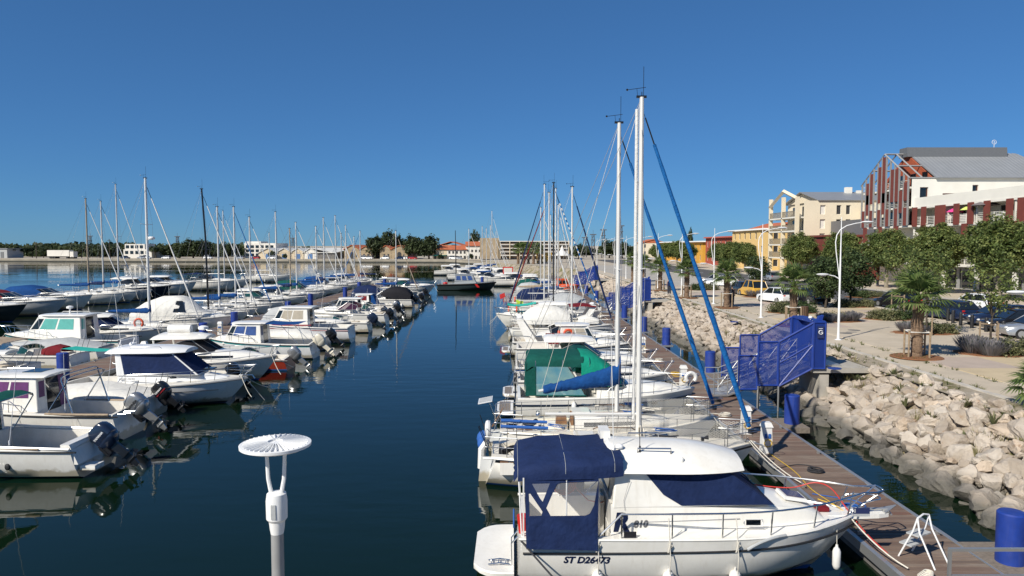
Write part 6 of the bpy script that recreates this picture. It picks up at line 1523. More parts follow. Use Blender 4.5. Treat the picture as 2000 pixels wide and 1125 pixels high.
b.arcs([(.3,1.35,1.05,1.9),(1.2,1.4,1.05,2.5),(2.6,1.4,1.1,3.0),(4.0,1.3,1.2,3.05),(4.6,1.25,1.3,2.9),(5.6,1.1,1.35,1.9),(6.6,.8,1.35,1.55)], 'canvas_white', 'white_tent', .75, 12, wob=.03, back=True)
m_ = MB()
for sd in (-1, 1): m_.panel([(3.9,sd*1.30,1.75),(4.9,sd*1.22,1.75),(4.6,sd*.98,2.65),(4.1,sd*1.02,2.65)][::-sd], .02)
m_.build('tent_window', 'glass_dark', b.t, 0)
sB('sloop with a black mast, the only black one on the left side', 405, 369, mastm='mast_black', cover=None, genoa='sail_white', L=8.8, hoop=.35)
sB('white sloop with blue boom cover just right of the black mast', 427, 404, cover='canvas_blue', genoa='sail_white', boom=3.6)
sB('white sloop with bright blue furled genoa on the left pontoon', 459, 404, cover='canvas_blue', genoa='sail_blue', boom=3.2)
b = cruiser('white cruiser with teal screen between the left pontoon masts', 81.0, BX-8.0, 0, L=7.6, fs=1.0, glass='glass_green', hardtop=True, lod=0, rail=False)
sB('white sloop with bare boom, mast left of the white office block', 489, 424, cover=None, genoa='sail_white')
sB('white sloop whose mast stands before the first warehouse', 540, 414, cover='canvas_blue', genoa=None, mastm='mast_alu')
sB('sloop with short tan mast before the warehouses', 567, 446, cover='canvas_navy', genoa=None, mastm='mast_tan', lod=0)
sB('white sloop with thin tall aerial before the warehouses', 579, 434, cover='canvas_blue', genoa='sail_white', lod=0, ant=2.2)
b = cruiser('cruiser with dark green cockpit tent on the left pontoon', 97.8, BX-8.2, 0, L=8.0, fs=1.0, tent=True, tm='canvas_green', lod=0, rail=False)
sB('white sloop with mast at the right end of the warehouses, blue boom cover', 618, 442, cover='canvas_blue', genoa='sail_white', lod=0)
sB('white sloop with tall mast just right of the warehouses', 633, 425, cover='canvas_navy', genoa='sail_white', lod=0)
sB('white sloop with tallest mast left of the stone houses', 656, 421, cover='canvas_blue', genoa='sail_white', lod=0)
sB('small white sloop with low mast before the stone houses', 667, 456, X=-27.5, L=7, cover=None, genoa='sail_white', lod=0)
sB('white sloop with mast before the first stone gable', 676, 440, cover='canvas_blue', genoa='sail_white', lod=0)
sB('white sloop with thin mast before the second stone gable', 692, 462, X=-27.5, L=7, cover='canvas_blue', genoa=None, lod=0)
sB('white sloop with blue genoa before the second stone gable', 704, 451, X=-27.5, cover='canvas_navy', genoa='sail_blue', lod=0, dir=-1)

for y_, lb, kw in ((63.2,'white cruiser with navy cover between tent and black mast',dict(tent=True,tm='canvas_navy')), (88.2,'white hardtop cruiser between the warehouse masts',dict(hardtop=True)), (110.5,'white cruiser with blue cover near the pontoon end',dict(tent=True,tm='canvas_blue')), (118,'white cruiser with arch near the pontoon end',dict(arch=True)), (125,'last white hardtop cruiser on the left pontoon',dict(hardtop=True))):
    cruiser(lb, y_, BX-8.0, 0, L=7.4, fs=1.0, lod=0, rail=True, **kw)
# ================================================================== OUTER LEFT ROW: larger cruisers, bows to the right
CX = -57.3
for y_, L_, hm, lb, kw in ((60.5, 10.5, 'hull_navy', 'large cruiser with dark navy hull at the left edge', dict(glass='glass_dark', arch=True)),
    (66.5, 11.5, 'hull_dark', 'long white decked cruiser with dark grey hull at the left', dict(glass='glass_dark', hardtop=True)),
    (72.5, 11.5, 'gelcoat_grey', 'long flush decked cruiser with pale grey hull', dict(glass='glass_dark', tent=True, tm='canvas_red')),
    (103.5, 10, 'gelcoat', 'white flybridge cruiser nearest the far quay on the left', dict(glass='glass_dark', arch=True, high=True)),
    (98, 10, 'hull_navy', 'navy hulled motor yacht with teak trim on the outer left row', dict(glass='glass_dark', high=True, hardtop=True)),
    (79.5, 10, 'gelcoat', 'white cruiser with blue cockpit cover on the outer left row', dict(tent=True, tm='canvas_blue')),
    (108, 9, 'gelcoat', 'white hardtop cruiser behind the flybridge cruiser', dict(hardtop=True)),
    (56, 10, 'gelcoat', 'white cruiser with red cockpit cover at the far left edge', dict(tent=True, tm='canvas_red'))):
    cruiser(lb, y_, CX, 0, L=L_, B=3.4, fs=1.3, fb=1.75, hull=hm, lod=0, rail=True, **kw)
for u, vt, X, lb, mm, cv, gn in ((172,388,-52,'sloop with tan mast and blue boom cover on the outer left row','mast_tan','canvas_blue','sail_white'), (201,393,-52,'white sloop with white mast between the tan and tall masts','mast_alu','canvas_navy','sail_white'), (231,360,-52,'white sloop with the tallest thin mast on the outer left row','mast_alu','canvas_blue','sail_white'), (438,412,-50,'distant white sloop with thin mast beyond the left pontoon','mast_alu',None,'sail_white'), (527,455,-48,'distant small sloop before the warehouses','mast_alu',None,None)):
    y_ = uB(u, X); L_ = 10
    sailboat(lb, (X-L_*.56, y_, 0), 0, L=L_, B=3.1, fs=1.15, fb=1.45, top=zv(vt, y_), xm=L_*.56, mastm=mm, cover=cv, genoa=gn, lod=1, mr=.12, boom=3.8, hullm='gelcoat' if u != 231 else 'gelcoat_grey')
cruiser('white cruiser with dark bimini and orange buoy before the far quay', 114, CX+4, 0, L=9, B=3.2, fs=1.3, fb=1.7, lod=0, rail=False, bimini='canvas_navy', high=True)

# ================================================================== PATROL BOAT and the far end of the basin
Y = 115
b = Boat('patrol_boat', 'dark hulled grey patrol boat lying alone across the channel', 'patrol boat', (-12.2, Y, 0), 0, 9.6, 3.0, .95, 1.3, .4, False, .92, .5, rake=.9, group='motor boats in the marina')
b.hull('patrol_dark', 'antifoul_black', 'antifoul_black', None, 14); b.deck('patrol_grey', (.4,2.6), .5, .2); b.strake('rubber_black', .12, -.05)
b.house((2.9,6.5), (3.0,5.8), (2.3,2.0), (2.1,1.8), 1.0, 2.55, 'patrol_grey')
for fc in ('R','L'):
    for a in (.08,.38,.68): b.hwin(fc, [(a,.42),(a+.22,.42),(a+.22,.86),(a,.86)], 'curtain_blue')
b.hwin('F', [(.05,.45),(.95,.45),(.95,.88),(.05,.88)]); b.roof(2.7,6.0,2.3,2.0,2.54,.08,.05,'patrol_grey')
m_ = MB(); m_.tube([(3.1,0,2.6),(3.0,0,zv(450,Y))], [.09,.05], 8); m_.tube([(3.0,-.8,4.6),(3.0,.8,4.6)], .03); m_.tube([(3.0,-.5,6.0),(3.0,.5,6.0)], .03); m_.build('mast', 'mast_black', b.t)
m_ = MB(); m_.hexa([(6.6,-1.56,.5),(7.0,-1.5,.5),(7.0,-1.45,.5),(6.6,-1.5,.5)], [(6.2,-1.6,1.05),(6.6,-1.57,1.05),(6.6,-1.5,1.05),(6.2,-1.52,1.05)]); m_.build('hull_flash', 'red_bright', b.t, 0)
m_ = MB(); m_.ball((1.4,-.6,1.1), .4, .3, .25); m_.build('stowed_dinghy', 'red_bright', b.t)
m_ = MB()
for sd in (-1, 1): m_.tube([(.2,sd*1.35,1.7),(2.6,sd*1.4,1.75),(7.0,sd*1.1,2.0),(9.2,0,2.1)], .02, 5)
for x in (.2,1.4,2.6,7.0,8.2):
    for sd in (-1, 1): m_.tube([(x,sd*min(1.35,b.hb(x)-.1),b.sz(x)),(x,sd*min(1.35,b.hb(x)-.1)*.98,b.sz(x)+.8)], .018, 5)
m_.build('guard_rail', 'steel', b.t)
b = cruiser('white hardtop cruiser right of the patrol boat', 126, -3.3, 0, L=8.6, B=3, fs=1.1, fb=1.5, lod=0, hardtop=True, rail=False)
b = cruiser('white cruiser with red notice board beside it, beyond the patrol boat', 133, -8, 0, L=8, B=3, fs=1.1, fb=1.5, lod=0, rail=False)
t = thing('notice_board', (-.1, 131, 0), 0, 'red framed white notice board standing on the far pontoon', 'sign')
m_ = MB(); m_.box(-.06,.06,-.06,.06,-.3,3.2); m_.build('post', 'alu', t, 0)
m_ = MB(); m_.box(-1.6,.3,-.1,-.04,2.0,3.3); p_ = m_.build('board', 'red_bright', t, 0)
m_ = MB(); m_.box(-1.42,.12,-.12,-.105,2.2,3.1); m_.build('face', 'far_white', p_, 0)
far = [(-14,140,'s',958,440,'white sloop with the first tall mast of the far cluster'), (-9.5,148,'m',0,0,'white cruiser in the far cluster below the masts'), (-13,156,'s',916,447,'white sloop with leftmost mast of the far cluster'), (-10,163,'s',942,442,'white sloop with second mast of the far cluster'), (-9,170,'m',0,0,'white cruiser behind the first far cluster masts'),
       (-10,176,'s',950,446,'white sloop with third mast of the far cluster'), (-8,182,'s',961,412,'white yacht with the tallest mast of the far cluster'), (-8,188,'m',0,0,'white cruiser beside the tallest far mast'), (-8,194,'s',969,452,'white sloop with rightmost mast of the far cluster'), (-5,141,'m',0,0,'white cruiser with blue pile beside it in the far cluster'), (-2,151,'m',0,0,'white cruiser close to the low far bank'), (-5,160,'m',0,0,'small white cruiser close to the low far bank'), (-15,172,'m',0,0,'leftmost white cruiser of the far cluster'), (-14,184,'m',0,0,'white cruiser nearest the far quay in the cluster')]
for x, y_, k, u, vt, lb in far:
    if k == 's': xx = xu(u, y_); sailboat(lb, (xx-5, y_, 0), 0, L=9, B=3, top=zv(vt, y_), xm=5, lod=0, cover='canvas_blue', genoa='sail_white', rail=False, mr=.12)
    else: cruiser(lb, y_, x-4, 0, L=8, B=2.9, fs=1.1, fb=1.5, lod=0, rail=False, hardtop=True)
pile(-5.4, 128, 'blue mooring pile beside the far white cruisers'); pile(1.8, 136, 'blue mooring pile right of the far notice board')
# ================================================================== BUILDINGS
def wall(parent, o, ud, W_, z0, z1, openings, mat, depth=.22, pane='glass_dark', frame='stucco_white', name='wall', wname='window', th=.25):
    """o: corner (x,y); ud: unit direction along the wall, outside is to the right of ud; openings (u0,u1,z0,z1[,pane])"""
    ud = Vector((ud[0], ud[1], 0)).normalized(); nn = Vector((ud.y, -ud.x, 0)); o = Vector((o[0], o[1], 0))
    def p(u, z, d=0.0): return tuple(o+ud*u+nn*(-d)+Vector((0,0,z)))
    mb = holed_panel([(0,z0),(W_,z0),(W_,z1),(0,z1)], [[(a,c),(b_,c),(b_,d),(a,d)] for a, b_, c, d, *r in openings], lambda x, z: p(x, z))
    for a, b_, c, d, *r in openings:
        for q in (((a,c),(b_,c)),((b_,c),(b_,d)),((b_,d),(a,d)),((a,d),(a,c))):
            (x0,y0),(x1,y1) = q; mb.poly([p(x0,y0), p(x1,y1), p(x1,y1,depth), p(x0,y0,depth)])
    wl = mb.build(name, mat, parent, 0)
    for a, b_, c, d, *r in openings:
        m_ = MB(); m_.poly([p(a,c,depth-.01), p(b_,c,depth-.01), p(b_,d,depth-.01), p(a,d,depth-.01)]); w_ = m_.build(wname, r[0] if r else pane, parent, 0)
        f = MB()
        e = .06
        for (a0,b0,c0,d0) in ((a,a+e,c,d),(b_-e,b_,c,d),(a+e,b_-e,c,c+e),(a+e,b_-e,d-e,d)): f.hexa([p(a0,c0,depth-.02),p(b0,c0,depth-.02),p(b0,c0,depth-.08),p(a0,c0,depth-.08)], [p(a0,d0,depth-.02),p(b0,d0,depth-.02),p(b0,d0,depth-.08),p(a0,d0,depth-.08)])
        f.build('frame', frame, w_, 0)
    return wl
# ---------------- red and white apartment block
FX = 53.0
t = thing('apartment_block', (0,0,GZ), 0, 'white apartment block with dark red sliding screens and steep zinc roof', 'building')
t.location = (0,0,0)
slabs = [5.0, 7.45, 9.9, 12.3]
y0, y1 = 56.0, 93.6
for z in slabs:
    m_ = MB(); m_.box(FX-.15, FX+2.3, y0, y1, z-.28, z); m_.build('balcony_slab', 'stucco_white', t, 0)
m_ = MB(); m_.box(FX-.1, FX+.15, y0, y1-.02, 12.3, 13.45); m_.box(FX+.15, FX+16, y0, y1-.02, 12.0, 12.25); m_.build('parapet', 'stucco_white', t, 0)
# back wall of the loggias with glazed doors
for k in range(1, 4):
    zz0, zz1 = slabs[k-1], slabs[k]-.28
    ops = []
    yy = 1.0
    while yy < y1-y0-3: ops.append((yy, yy+2.2, zz0+.05, zz1-.25)); yy += 4.1
    wall(t, (FX+2.2, y1), (0,-1), y1-y0, zz0, zz1, ops, 'stucco_white', .15, 'glass_dark', 'frame_grey', 'loggia_wall', 'glazed_door')
ops = []; yy = .6
while yy < y1-y0-3.4: ops.append((yy, yy+3.2, GZ+.15, 4.5)); yy += 3.7
wall(t, (FX+1.2, y1), (0,-1), y1-y0, GZ, 4.72, ops, 'frame_grey', .12, 'glass_dark', 'frame_grey', 'shop_front', 'shop_window')
for yy in [y0+i*6.25 for i in range(7)]:
    m_ = MB(); m_.box(FX+.0, FX+2.2, yy-.12, yy+.12, 5.0, 12.02); m_.build('party_wall', 'stucco_white', t, 0)
    m_ = MB(); m_.box(FX+.1, FX+.5, yy-.2, yy+.2, GZ, 4.72); m_.build('column', 'stucco_white', t, 0)
for k in range(3):
    z = slabs[k]
    for i in range(6):
        a = y0+i*6.25+.15; m_ = MB()
        for j in range(5): m_.box(FX-.1, FX-.06, a, a+5.95, z+.18+j*.2, z+.23+j*.2)
        for j in range(5): m_.box(FX-.12, FX-.05, a+j*1.48, a+j*1.48+.05, z, z+1.05)
        m_.build('balcony_rail', 'stucco_white', t, 0)
        if (i+k) % 3 != 1: m_ = MB(); m_.box(FX-.04, FX-.02, a+.3, a+2.8, z+.05, z+1.0); m_.build('balcony_infill', 'far_white', t, 0)
scr = [73.6, 75.3, 78.9, 81.7, 84.3, 87.0, 88.0, 91.0, 93.0, 70.0, 67, 63, 59]
for k in range(3):
    for i, yy in enumerate(scr):
        if k < 2 and (i*3+k) % 4 == 1: continue
        yy2 = yy+(0 if k == 2 else ((i*7+k*3) % 5-2)*.5)
        z0_, z1_ = slabs[k]-.2, slabs[k+1]-.1
        m_ = MB(); m_.box(FX-.3, FX-.18, yy2-.5, yy2+.5, z0_, z1_); m_.build('sliding_screen', 'panel_red', t, 0)
m_ = MB(); m_.box(FX+2.4, FX+16, y0, y1, GZ, 12.0); m_.build('core', 'stucco_white', t, 0)
# gabled wing
gy0, gy1, ez, rz_ = 93.6, 106.6, 16.1, 20.0; gx0, gx1 = 52.6, 74.0; mid = (gy0+gy1)/2
wall(t, (gx0, gy0), (1,0), gx1-gx0, 12.3, ez, [(1.1,2.2,12.75,14.9),(4.1,6.3,13.35,14.1,'panel_red'),(8.0,8.8,14.1,15.2)], 'stucco_white', .3, 'glass_dark', 'panel_red')
m_ = MB(); m_.box(gx0+2.9, gx1, gy0+.4, gy1, GZ, 9.9); m_.box(gx0+3.2, gx1, gy0+.4, gy1, 9.9, ez-.3); m_.build('wing_core', 'stucco_white', t, 0)
m_ = MB(); m_.panel([(gx0+3.0,gy0+.2,12.3),(gx0+3.0,gy0+.2,ez),(gx0+3.0,mid,rz_),(gx0+3.0,gy1,ez),(gx0+3.0,gy1,12.3)], .2); m_.build('gable_wall', 'panel_rust', t, 0)
for yy in (95.5, 98.2, 101.0, 103.8):
    for z in (10.1, 12.7, 15.2):
        m_ = MB(); m_.box(gx0+2.75, gx0+2.79, yy-.6, yy+.6, z, z+1.9); m_.build('glazed_door', 'glass_dark', t, 0)
for z in (5.0, 7.45, 9.9, 12.4, 15.0):
    m_ = MB(); m_.box(gx0-.1, gx0+2.9, gy0+.3, gy1-.2, z-.25, z); m_.build('balcony_slab', 'stucco_white', t, 0)
    m_ = MB()
    for j in range(4): m_.box(gx0-.06, gx0-.02, gy0+.4, gy1-.3, z+.2+j*.22, z+.25+j*.22)
    m_.build('balcony_rail', 'stucco_white', t, 0)
def gz(y): return ez+(rz_-ez)*(1-abs(y-mid)/((gy1-gy0)/2))
for i in range(12):
    yy = gy0+.35+i*(gy1-gy0-.7)/11
    m_ = MB(); m_.box(gx0-.35, gx0-.17, yy-.09, yy+.09, 9.9, gz(yy)); m_.build('frame_mullion', 'frame_grey', t, 0)
    if i < 11:
        ym = yy+(gy1-gy0-.7)/22
        for z0_, z1_ in (((9.9,12.3),) if i % 2 == 0 else ())+(((13.2, gz(ym)-1.0 if i % 3 == 0 else gz(ym)-.4),) if i % 3 != 1 else ())+(((11.6,14.6),) if i % 4 == 1 else ()):
            m_ = MB(); m_.box(gx0-.31, gx0-.22, ym-.42, ym+.42, z0_, z1_); m_.build('red_screen', 'panel_red', t, 0)
for i in range(6):
    m_ = MB(); yy = gy0+1+i*2.1; m_.box(gx0-.3, gx0-.2, yy-.5, yy+.5, 5.0+(i % 2)*2.45, 7.4+(i % 2)*2.45); m_.build('sliding_screen', 'panel_red', t, 0)
for a, c in (((gx0-.26,gy0,ez),(gx0-.26,mid,rz_)), ((gx0-.26,mid,rz_),(gx0-.26,gy1,ez)), ((gx0-.26,mid,rz_),(gx0+3,mid,rz_)), ((gx0-.26,gy0,ez),(gx0+3.2,gy0,ez)), ((gx0-.26,gy0+3.2,gz(gy0+3.2)),(gx0+3.2,gy0+3.2,gz(gy0+3.2))), ((gx0-.26,gy1-3.2,gz(gy0+3.2)),(gx0+3.2,gy1-3.2,gz(gy0+3.2))), ((gx0+1.4,gy0,ez),(gx0+1.4,mid,rz_)), ((gx0+1.4,mid,rz_),(gx0+1.4,gy1,ez))):
    m_ = MB(); m_.tube([a, c], .12, 4); m_.build('frame_rafter', 'frame_grey', t, 0)
rf = MB(); rf.panel([(gx0+3.0,gy0-.35,ez-.1),(gx1,gy0-.35,ez-.1),(gx1-3.4,mid,rz_),(gx0+3.0,mid,rz_)], .15); rf.panel([(gx0+3.0,mid,rz_),(gx1-3.4,mid,rz_),(gx1,gy1+.35,ez-.1),(gx0+3.0,gy1+.35,ez-.1)], .15); rf.panel([(gx1,gy0-.35,ez-.1),(gx1,gy1+.35,ez-.1),(gx1-3.4,mid,rz_)], .15)
roof_ = rf.build('roof', 'zinc', t, 0)
sm = MB(); x = gx0+3.3
while x < gx1-.4:
    k = min(1, (gx1-x)/3.4) ; ye = lerp(gy0-.35, mid, k); ze = lerp(ez-.1, rz_, k); sm.tube([(x,gy0-.35,ez+.07),(x,ye,ze+.17)], .035, 4); x += .55
sm.build('standing_seam', 'zinc', roof_, 0)
rb = MB(); rb.hexa([(gx0+2.3,mid-1.1,rz_-.45),(gx1-5.2,mid-1.1,rz_-.45),(gx1-5.2,mid+1.1,rz_-.45),(gx0+2.3,mid+1.1,rz_-.45)], [(gx0+2.3,mid-.95,rz_+.85),(gx1-5.2,mid-.95,rz_+.85),(gx1-5.2,mid+.95,rz_+.85),(gx0+2.3,mid+.95,rz_+.85)]); rb.build('ridge_screen', 'zinc_dark', roof_, 0)
m_ = MB(); m_.tube([(gx1-6.4,mid,rz_+.8),(gx1-6.4,mid,rz_+1.9)], .03, 5); m_.torus((gx1-6.4,mid,rz_+1.7), .3, .03, 'y', 12, 5); m_.build('aerial', 'letter_white', roof_)
# parasols on its balconies
for yy, c, lb, dz in ((85.6,'umbrella_pink','pink parasol open on the red and white block\'s balcony',0), (83.0,'umbrella_lime','lime green parasol open on the red and white block\'s balcony',.12), (80.2,'umbrella_grey','large grey parasol open on the red and white block\'s balcony',.5)):
    p_ = thing('parasol', (FX+.45, yy, 9.9), 0, lb, 'parasol'); R_ = 1.0 if c != 'umbrella_grey' else 1.5
    m_ = MB(); m_.lathe((0,0,1.35+dz), [(R_,0),(R_*.72,.22),(R_*.35,.42),(.03,.5)], 8); m_.build('canopy', c, p_, 20); m_ = MB(); m_.tube([(0,0,0),(0,0,1.85+dz)], .025, 6); m_.build('pole', 'lamp_white', p_)
# ---------------- cream block with corner balconies
t = thing('apartment_block', (0,0,0), 0, 'cream apartment block with gabled corner balconies and grey roof', 'building')
cx0, cx1, cy0, cy1, ce, cr = 52.0, 67.5, 126.0, 142.0, 15.2, 17.2
rows = [(12.85,14.5),(10.35,12.0),(7.85,9.5),(5.35,7.0)]
ops = []
for zr in rows:
    for a, wd in ((5.0-2.3,.95),(5.0+.6,.85),(7.3,.8),(11,.9),(13,.9)): ops.append((a, a+wd, zr[0]-.1, zr[1]-.1, 'shutter_dark' if a > 3 else 'far_white'))
wall(t, (cx0+.0, cy0), (1,0), cx1-cx0, GZ, ce, ops, 'stucco_cream', .25, 'glass_dark', 'stucco_white')
m_ = MB(); m_.box(cx0+3.2, cx1, cy0+.3, cy1, GZ, ce-.1); m_.box(cx0+.02, cx0+1.9, cy0+.3, cy0+.5, GZ, ce-.1); m_.build('core', 'stucco_cream', t, 0)
cm = (cy0+cy1)/2
for z in (5.0, 7.5, 10.0, 12.5):
    m_ = MB(); m_.box(cx0-.6, cx0+3.2, cy0+3.0, cy1, z-.25, z); m_.build('balcony_slab', 'stucco_white', t, 0)
    for a, c in ((cy0+3.1, cm+1.2), (cm+1.5, cy1-.1)):
        m_ = MB(); k = a
        while k < c: m_.box(cx0-.55, cx0-.5, k, k+.06, z, z+1.05); k += .24
        m_.box(cx0-.57, cx0-.48, a, c, z+1.02, z+1.09); m_.build('balcony_rail', 'bark_plane', t, 0)
    for yy in (cy0+4.5, cy0+8, cy0+12.5): m_ = MB(); m_.box(cx0+3.12, cx0+3.18, yy-.8, yy+.8, z, z+2.1); m_.build('glazed_door', 'glass_dark', t, 0)
for yy in (cy0+.25, cy0+2.8, cm+1.35, cy1-.15):
    m_ = MB(); m_.box(cx0-.6 if yy > cy0+1 else cx0, cx0+.1 if yy > cy0+1 else cx0+.9, yy-.2, yy+.2, GZ, ce+(1.2 if yy > cm else .9) if yy > cy0+1 else ce-.1); m_.build('pier', 'stucco_cream', t, 0)
gb = MB()
for a, c in (((cx0-.4,cy0+2.8,ce+.6),(cx0-.4,cm+1.0,cr+.3)), ((cx0-.4,cm+1.0,cr+.3),(cx0-.4,cy1,ce-.4))): gb.tube([a, c], .38, 4)
gb.build('gable_beam', 'stucco_cream', t, 0)
rf = MB(); rf.panel([(cx0+2.2,cy0-.3,ce-.02),(cx1+.3,cy0-.3,ce-.02),(cx1+.3,cm,cr),(cx0+2.2,cm,cr)], .12); rf.panel([(cx0+2.2,cm,cr),(cx1+.3,cm,cr),(cx1+.3,cy1+.3,ce),(cx0+2.2,cy1+.3,ce)], .12); r_ = rf.build('roof', 'zinc', t, 0)
m_ = MB(); m_.box(62.3,63.4,cm-1.5,cm-.6,cr-.5,cr+.9); m_.box(64.4,65.2,cm-1.5,cm-.8,cr-.5,cr+.3); m_.build('chimney', 'stucco_white', r_, 0)
m_ = MB(); m_.panel([(cx0+3.0,cy0+.3,ce),(cx0+3.0,cm,cr-.05),(cx0+3.0,cy1,ce)], .1); m_.build('gable_infill', 'stucco_cream', t, 0)
t = thing('annex', (0,0,0), 0, 'grey panelled link block between the cream and the red white blocks', 'building')
m_ = MB(); m_.box(56.5,70,108.5,125.6,GZ,11.5); m_.build('wall', 'zinc_dark', t, 0); m_ = MB(); m_.box(62,70.5,109,125.5,11.5,14.2); m_.build('attic', 'stucco_cream', t, 0); m_ = MB(); m_.box(63,66.5,108.9,108.98,12.2,13.6); m_.build('window', 'glass_dark', t, 0)
t = thing('low_building', (0,0,0), 0, 'dark red low building behind the plane trees', 'building')
m_ = MB(); m_.box(49.6,56.3,108.5,125.5,GZ,8.6); m_.build('wall', 'panel_red', t, 0); m_ = MB(); m_.box(49.3,56.6,108.2,125.8,8.6,8.9); m_.build('roof', 'panel_red', t, 0)
for i in range(4): m_ = MB(); m_.box(49.55,49.58,110+i*4,112.6+i*4,GZ+.4,4.6); m_.build('shop_window', 'glass_dark', t, 0)
# ---------------- painted houses further along the street
def house_block(name, label, x0, x1, y0, y1, zt, wm_, roofm, overhang=.6, nwin=5, floors=2, gable=False, band=None, shut='shutter_dark', rh=.9):
    t = thing(name, (0,0,0), 0, label, 'building'); fh = (zt-GZ)/floors; ops = []
    for f in range(floors):
        for i in range(nwin):
            a = (i+.5)*(y1-y0)/nwin; ops.append((a-.55, a+.55, GZ+f*fh+fh*.32, GZ+f*fh+fh*.82))
    wall(t, (x0, y1), (0,-1), y1-y0, GZ, zt, ops, wm_, .2, shut, 'far_white')
    ops = []; nx = max(2, int((x1-x0)/4))
    for f in range(floors):
        for i in range(nx): a = (i+.5)*(x1-x0)/nx; ops.append((a-.5, a+.5, GZ+f*fh+fh*.32, GZ+f*fh+fh*.82))
    wall(t, (x0, y0), (1,0), x1-x0, GZ, zt, ops, wm_, .2, shut, 'far_white')
    m_ = MB(); m_.box(x0+.3, x1, y0+.3, y1, GZ, zt-.02); m_.build('core', wm_, t, 0)
    o = overhang; m_ = MB()
    if gable:
        xm = (x0+x1)/2; m_.panel([(x0-o,y0-o,zt),(xm,y0-o,zt+rh*3),(xm,y1+o,zt+rh*3),(x0-o,y1+o,zt)][::-1], .2); m_.panel([(xm,y0-o,zt+rh*3),(x1+o,y0-o,zt),(x1+o,y1+o,zt),(xm,y1+o,zt+rh*3)][::-1], .2); m_.panel([(x0,y0,zt),(x1,y0,zt),(xm,y0,zt+rh*3)], .15)
    else: m_.hexa([(x0-o,y0-o,zt),(x1+o,y0-o,zt),(x1+o,y1+o,zt),(x0-o,y1+o,zt)], [(x0-o*.6,y0-o*.6,zt+.35),(x1,y0-o*.6,zt+.35),(x1,y1,zt+.35),(x0-o*.6,y1,zt+.35)]); 
    m_.build('roof', roofm, t, 0)
    return t
t = house_block('painted_house', 'pale yellow flat roofed block left of the cream apartments', 53.5, 68, 150, 172, 10.6, 'stucco_yellow', 'roof_white', .5, 6, 3)
t = house_block('painted_house', 'brick red block with red roof left of the pale yellow one', 55, 70, 176, 201, 9.3, 'stucco_red', 'stucco_red', .7, 6, 2, rh=.5)
t = house_block('painted_house', 'ochre yellow long block with flat white roof', 55.5, 70, 206, 268, 8.3, 'stucco_orange', 'roof_white', .8, 12, 2)
t = house_block('tiled_house', 'red tiled roof showing behind the brick red block', 72, 90, 205, 225, 11.5, 'stucco_cream', 'roof_tile', .5, 4, 3, True)
t = house_block('tiled_house', 'blue roofed house behind the brick red block', 78, 95, 178, 196, 11.6, 'stucco_cream', 'roof_blue', .5, 4, 3, True, rh=.4)
t = house_block('tiled_house', 'small cream house with tiled roof at the far end of the street', 60, 72, 330, 345, 8.5, 'stucco_cream', 'roof_tile', .5, 3, 2, True, rh=.6)
# ================================================================== FAR SHORE
def fq(u, off=10):
    """point on the far side, off metres behind the quay edge, seen at photo column u"""
    k = (u-1000)/F; y = (301-28*QS)/(1+k*QS)+off; return k*y, y
def far_box(mb, u0, u1, off, depth, z0, z1): 
    x0, y0 = fq(u0, off); x1, y1 = fq(u1, off); dx, dy = x1-x0, y1-y0; l = sqrt(dx*dx+dy*dy); n = (-dy/l*depth, dx/l*depth)
    return mb.hexa([(x0,y0,z0),(x1,y1,z0),(x1+n[0],y1+n[1],z0),(x0+n[0],y0+n[1],z0)], [(x0,y0,z1),(x1,y1,z1),(x1+n[0],y1+n[1],z1),(x0+n[0],y0+n[1],z1)])
def far_gable(mb, u0, u1, off, depth, ze, zr):
    x0, y0 = fq(u0, off); x1, y1 = fq(u1, off); dx, dy = x1-x0, y1-y0; l = sqrt(dx*dx+dy*dy); n = Vector((-dy/l*depth, dx/l*depth, 0)); a, b_ = Vector((x0,y0,0)), Vector((x1,y1,0)); m_ = (a+b_)/2; e = (b_-a)*.03
    up = lambda v, z: (v.x, v.y, z)
    ov = -n.normalized()*.5
    mb.panel([up(a-e+ov,ze-.15),up(m_+ov,zr),up(m_+n,zr),up(a-e+n,ze-.15)], .25); mb.panel([up(m_+ov,zr),up(b_+e+ov,ze-.15),up(b_+e+n,ze-.15),up(m_+n,zr)], .25)
    return [up(a,ze-.2), up(b_,ze-.2), up(m_,zr-.15)]
def far_win(t, u0, u1, off, z0, z1, mat, nm='window'):
    m_ = MB(); far_box(m_, u0, u1, off-.12, .1, z0, z1); m_.build(nm, mat, t, 0)
def zq(v, u, off=10): return zv(v, fq(u, off)[1])
# white office block and low white building
t = thing('office_block', (0,0,0), 0, 'white four storey office block behind the masts on the far quay', 'building')
m_ = MB(); far_box(m_, 478, 540, 30, 14, FZ, zq(475,500,30)); m_.build('wall', 'far_white', t, 0)
for r_ in range(3):
    for i in range(6): far_win(t, 481+i*9.5, 487+i*9.5, 30, zq(479+r_*8,500,30)-1.3, zq(479+r_*8,500,30), 'glass_dark')
m_ = MB(); far_box(m_, 480, 510, 34, 8, zq(475,500,30), zq(473,500,30)+.4); m_.build('attic', 'far_white', t, 0)
t = thing('quay_building', (0,0,0), 0, 'small white two storey building among trees on the far left', 'building')
m_ = MB(); far_box(m_, 242, 297, 25, 12, FZ, zq(487,265,25)); m_.build('wall', 'far_white', t, 0); m_ = MB(); far_box(m_, 245, 284, 26, 8, zq(487,265,25), zq(476.5,265,25)); m_.build('upper_floor', 'far_white', t, 0)
for i in range(5): far_win(t, 245+i*10, 251+i*10, 25, zq(496,265,25), zq(490,265,25), 'glass_dark')
for i in range(4): far_win(t, 247+i*9, 253+i*9, 26, zq(485,265,25), zq(479,265,25), 'glass_dark')
t = thing('shed', (0,0,0), 0, 'pale blue box shaped shed at the far left end', 'building')
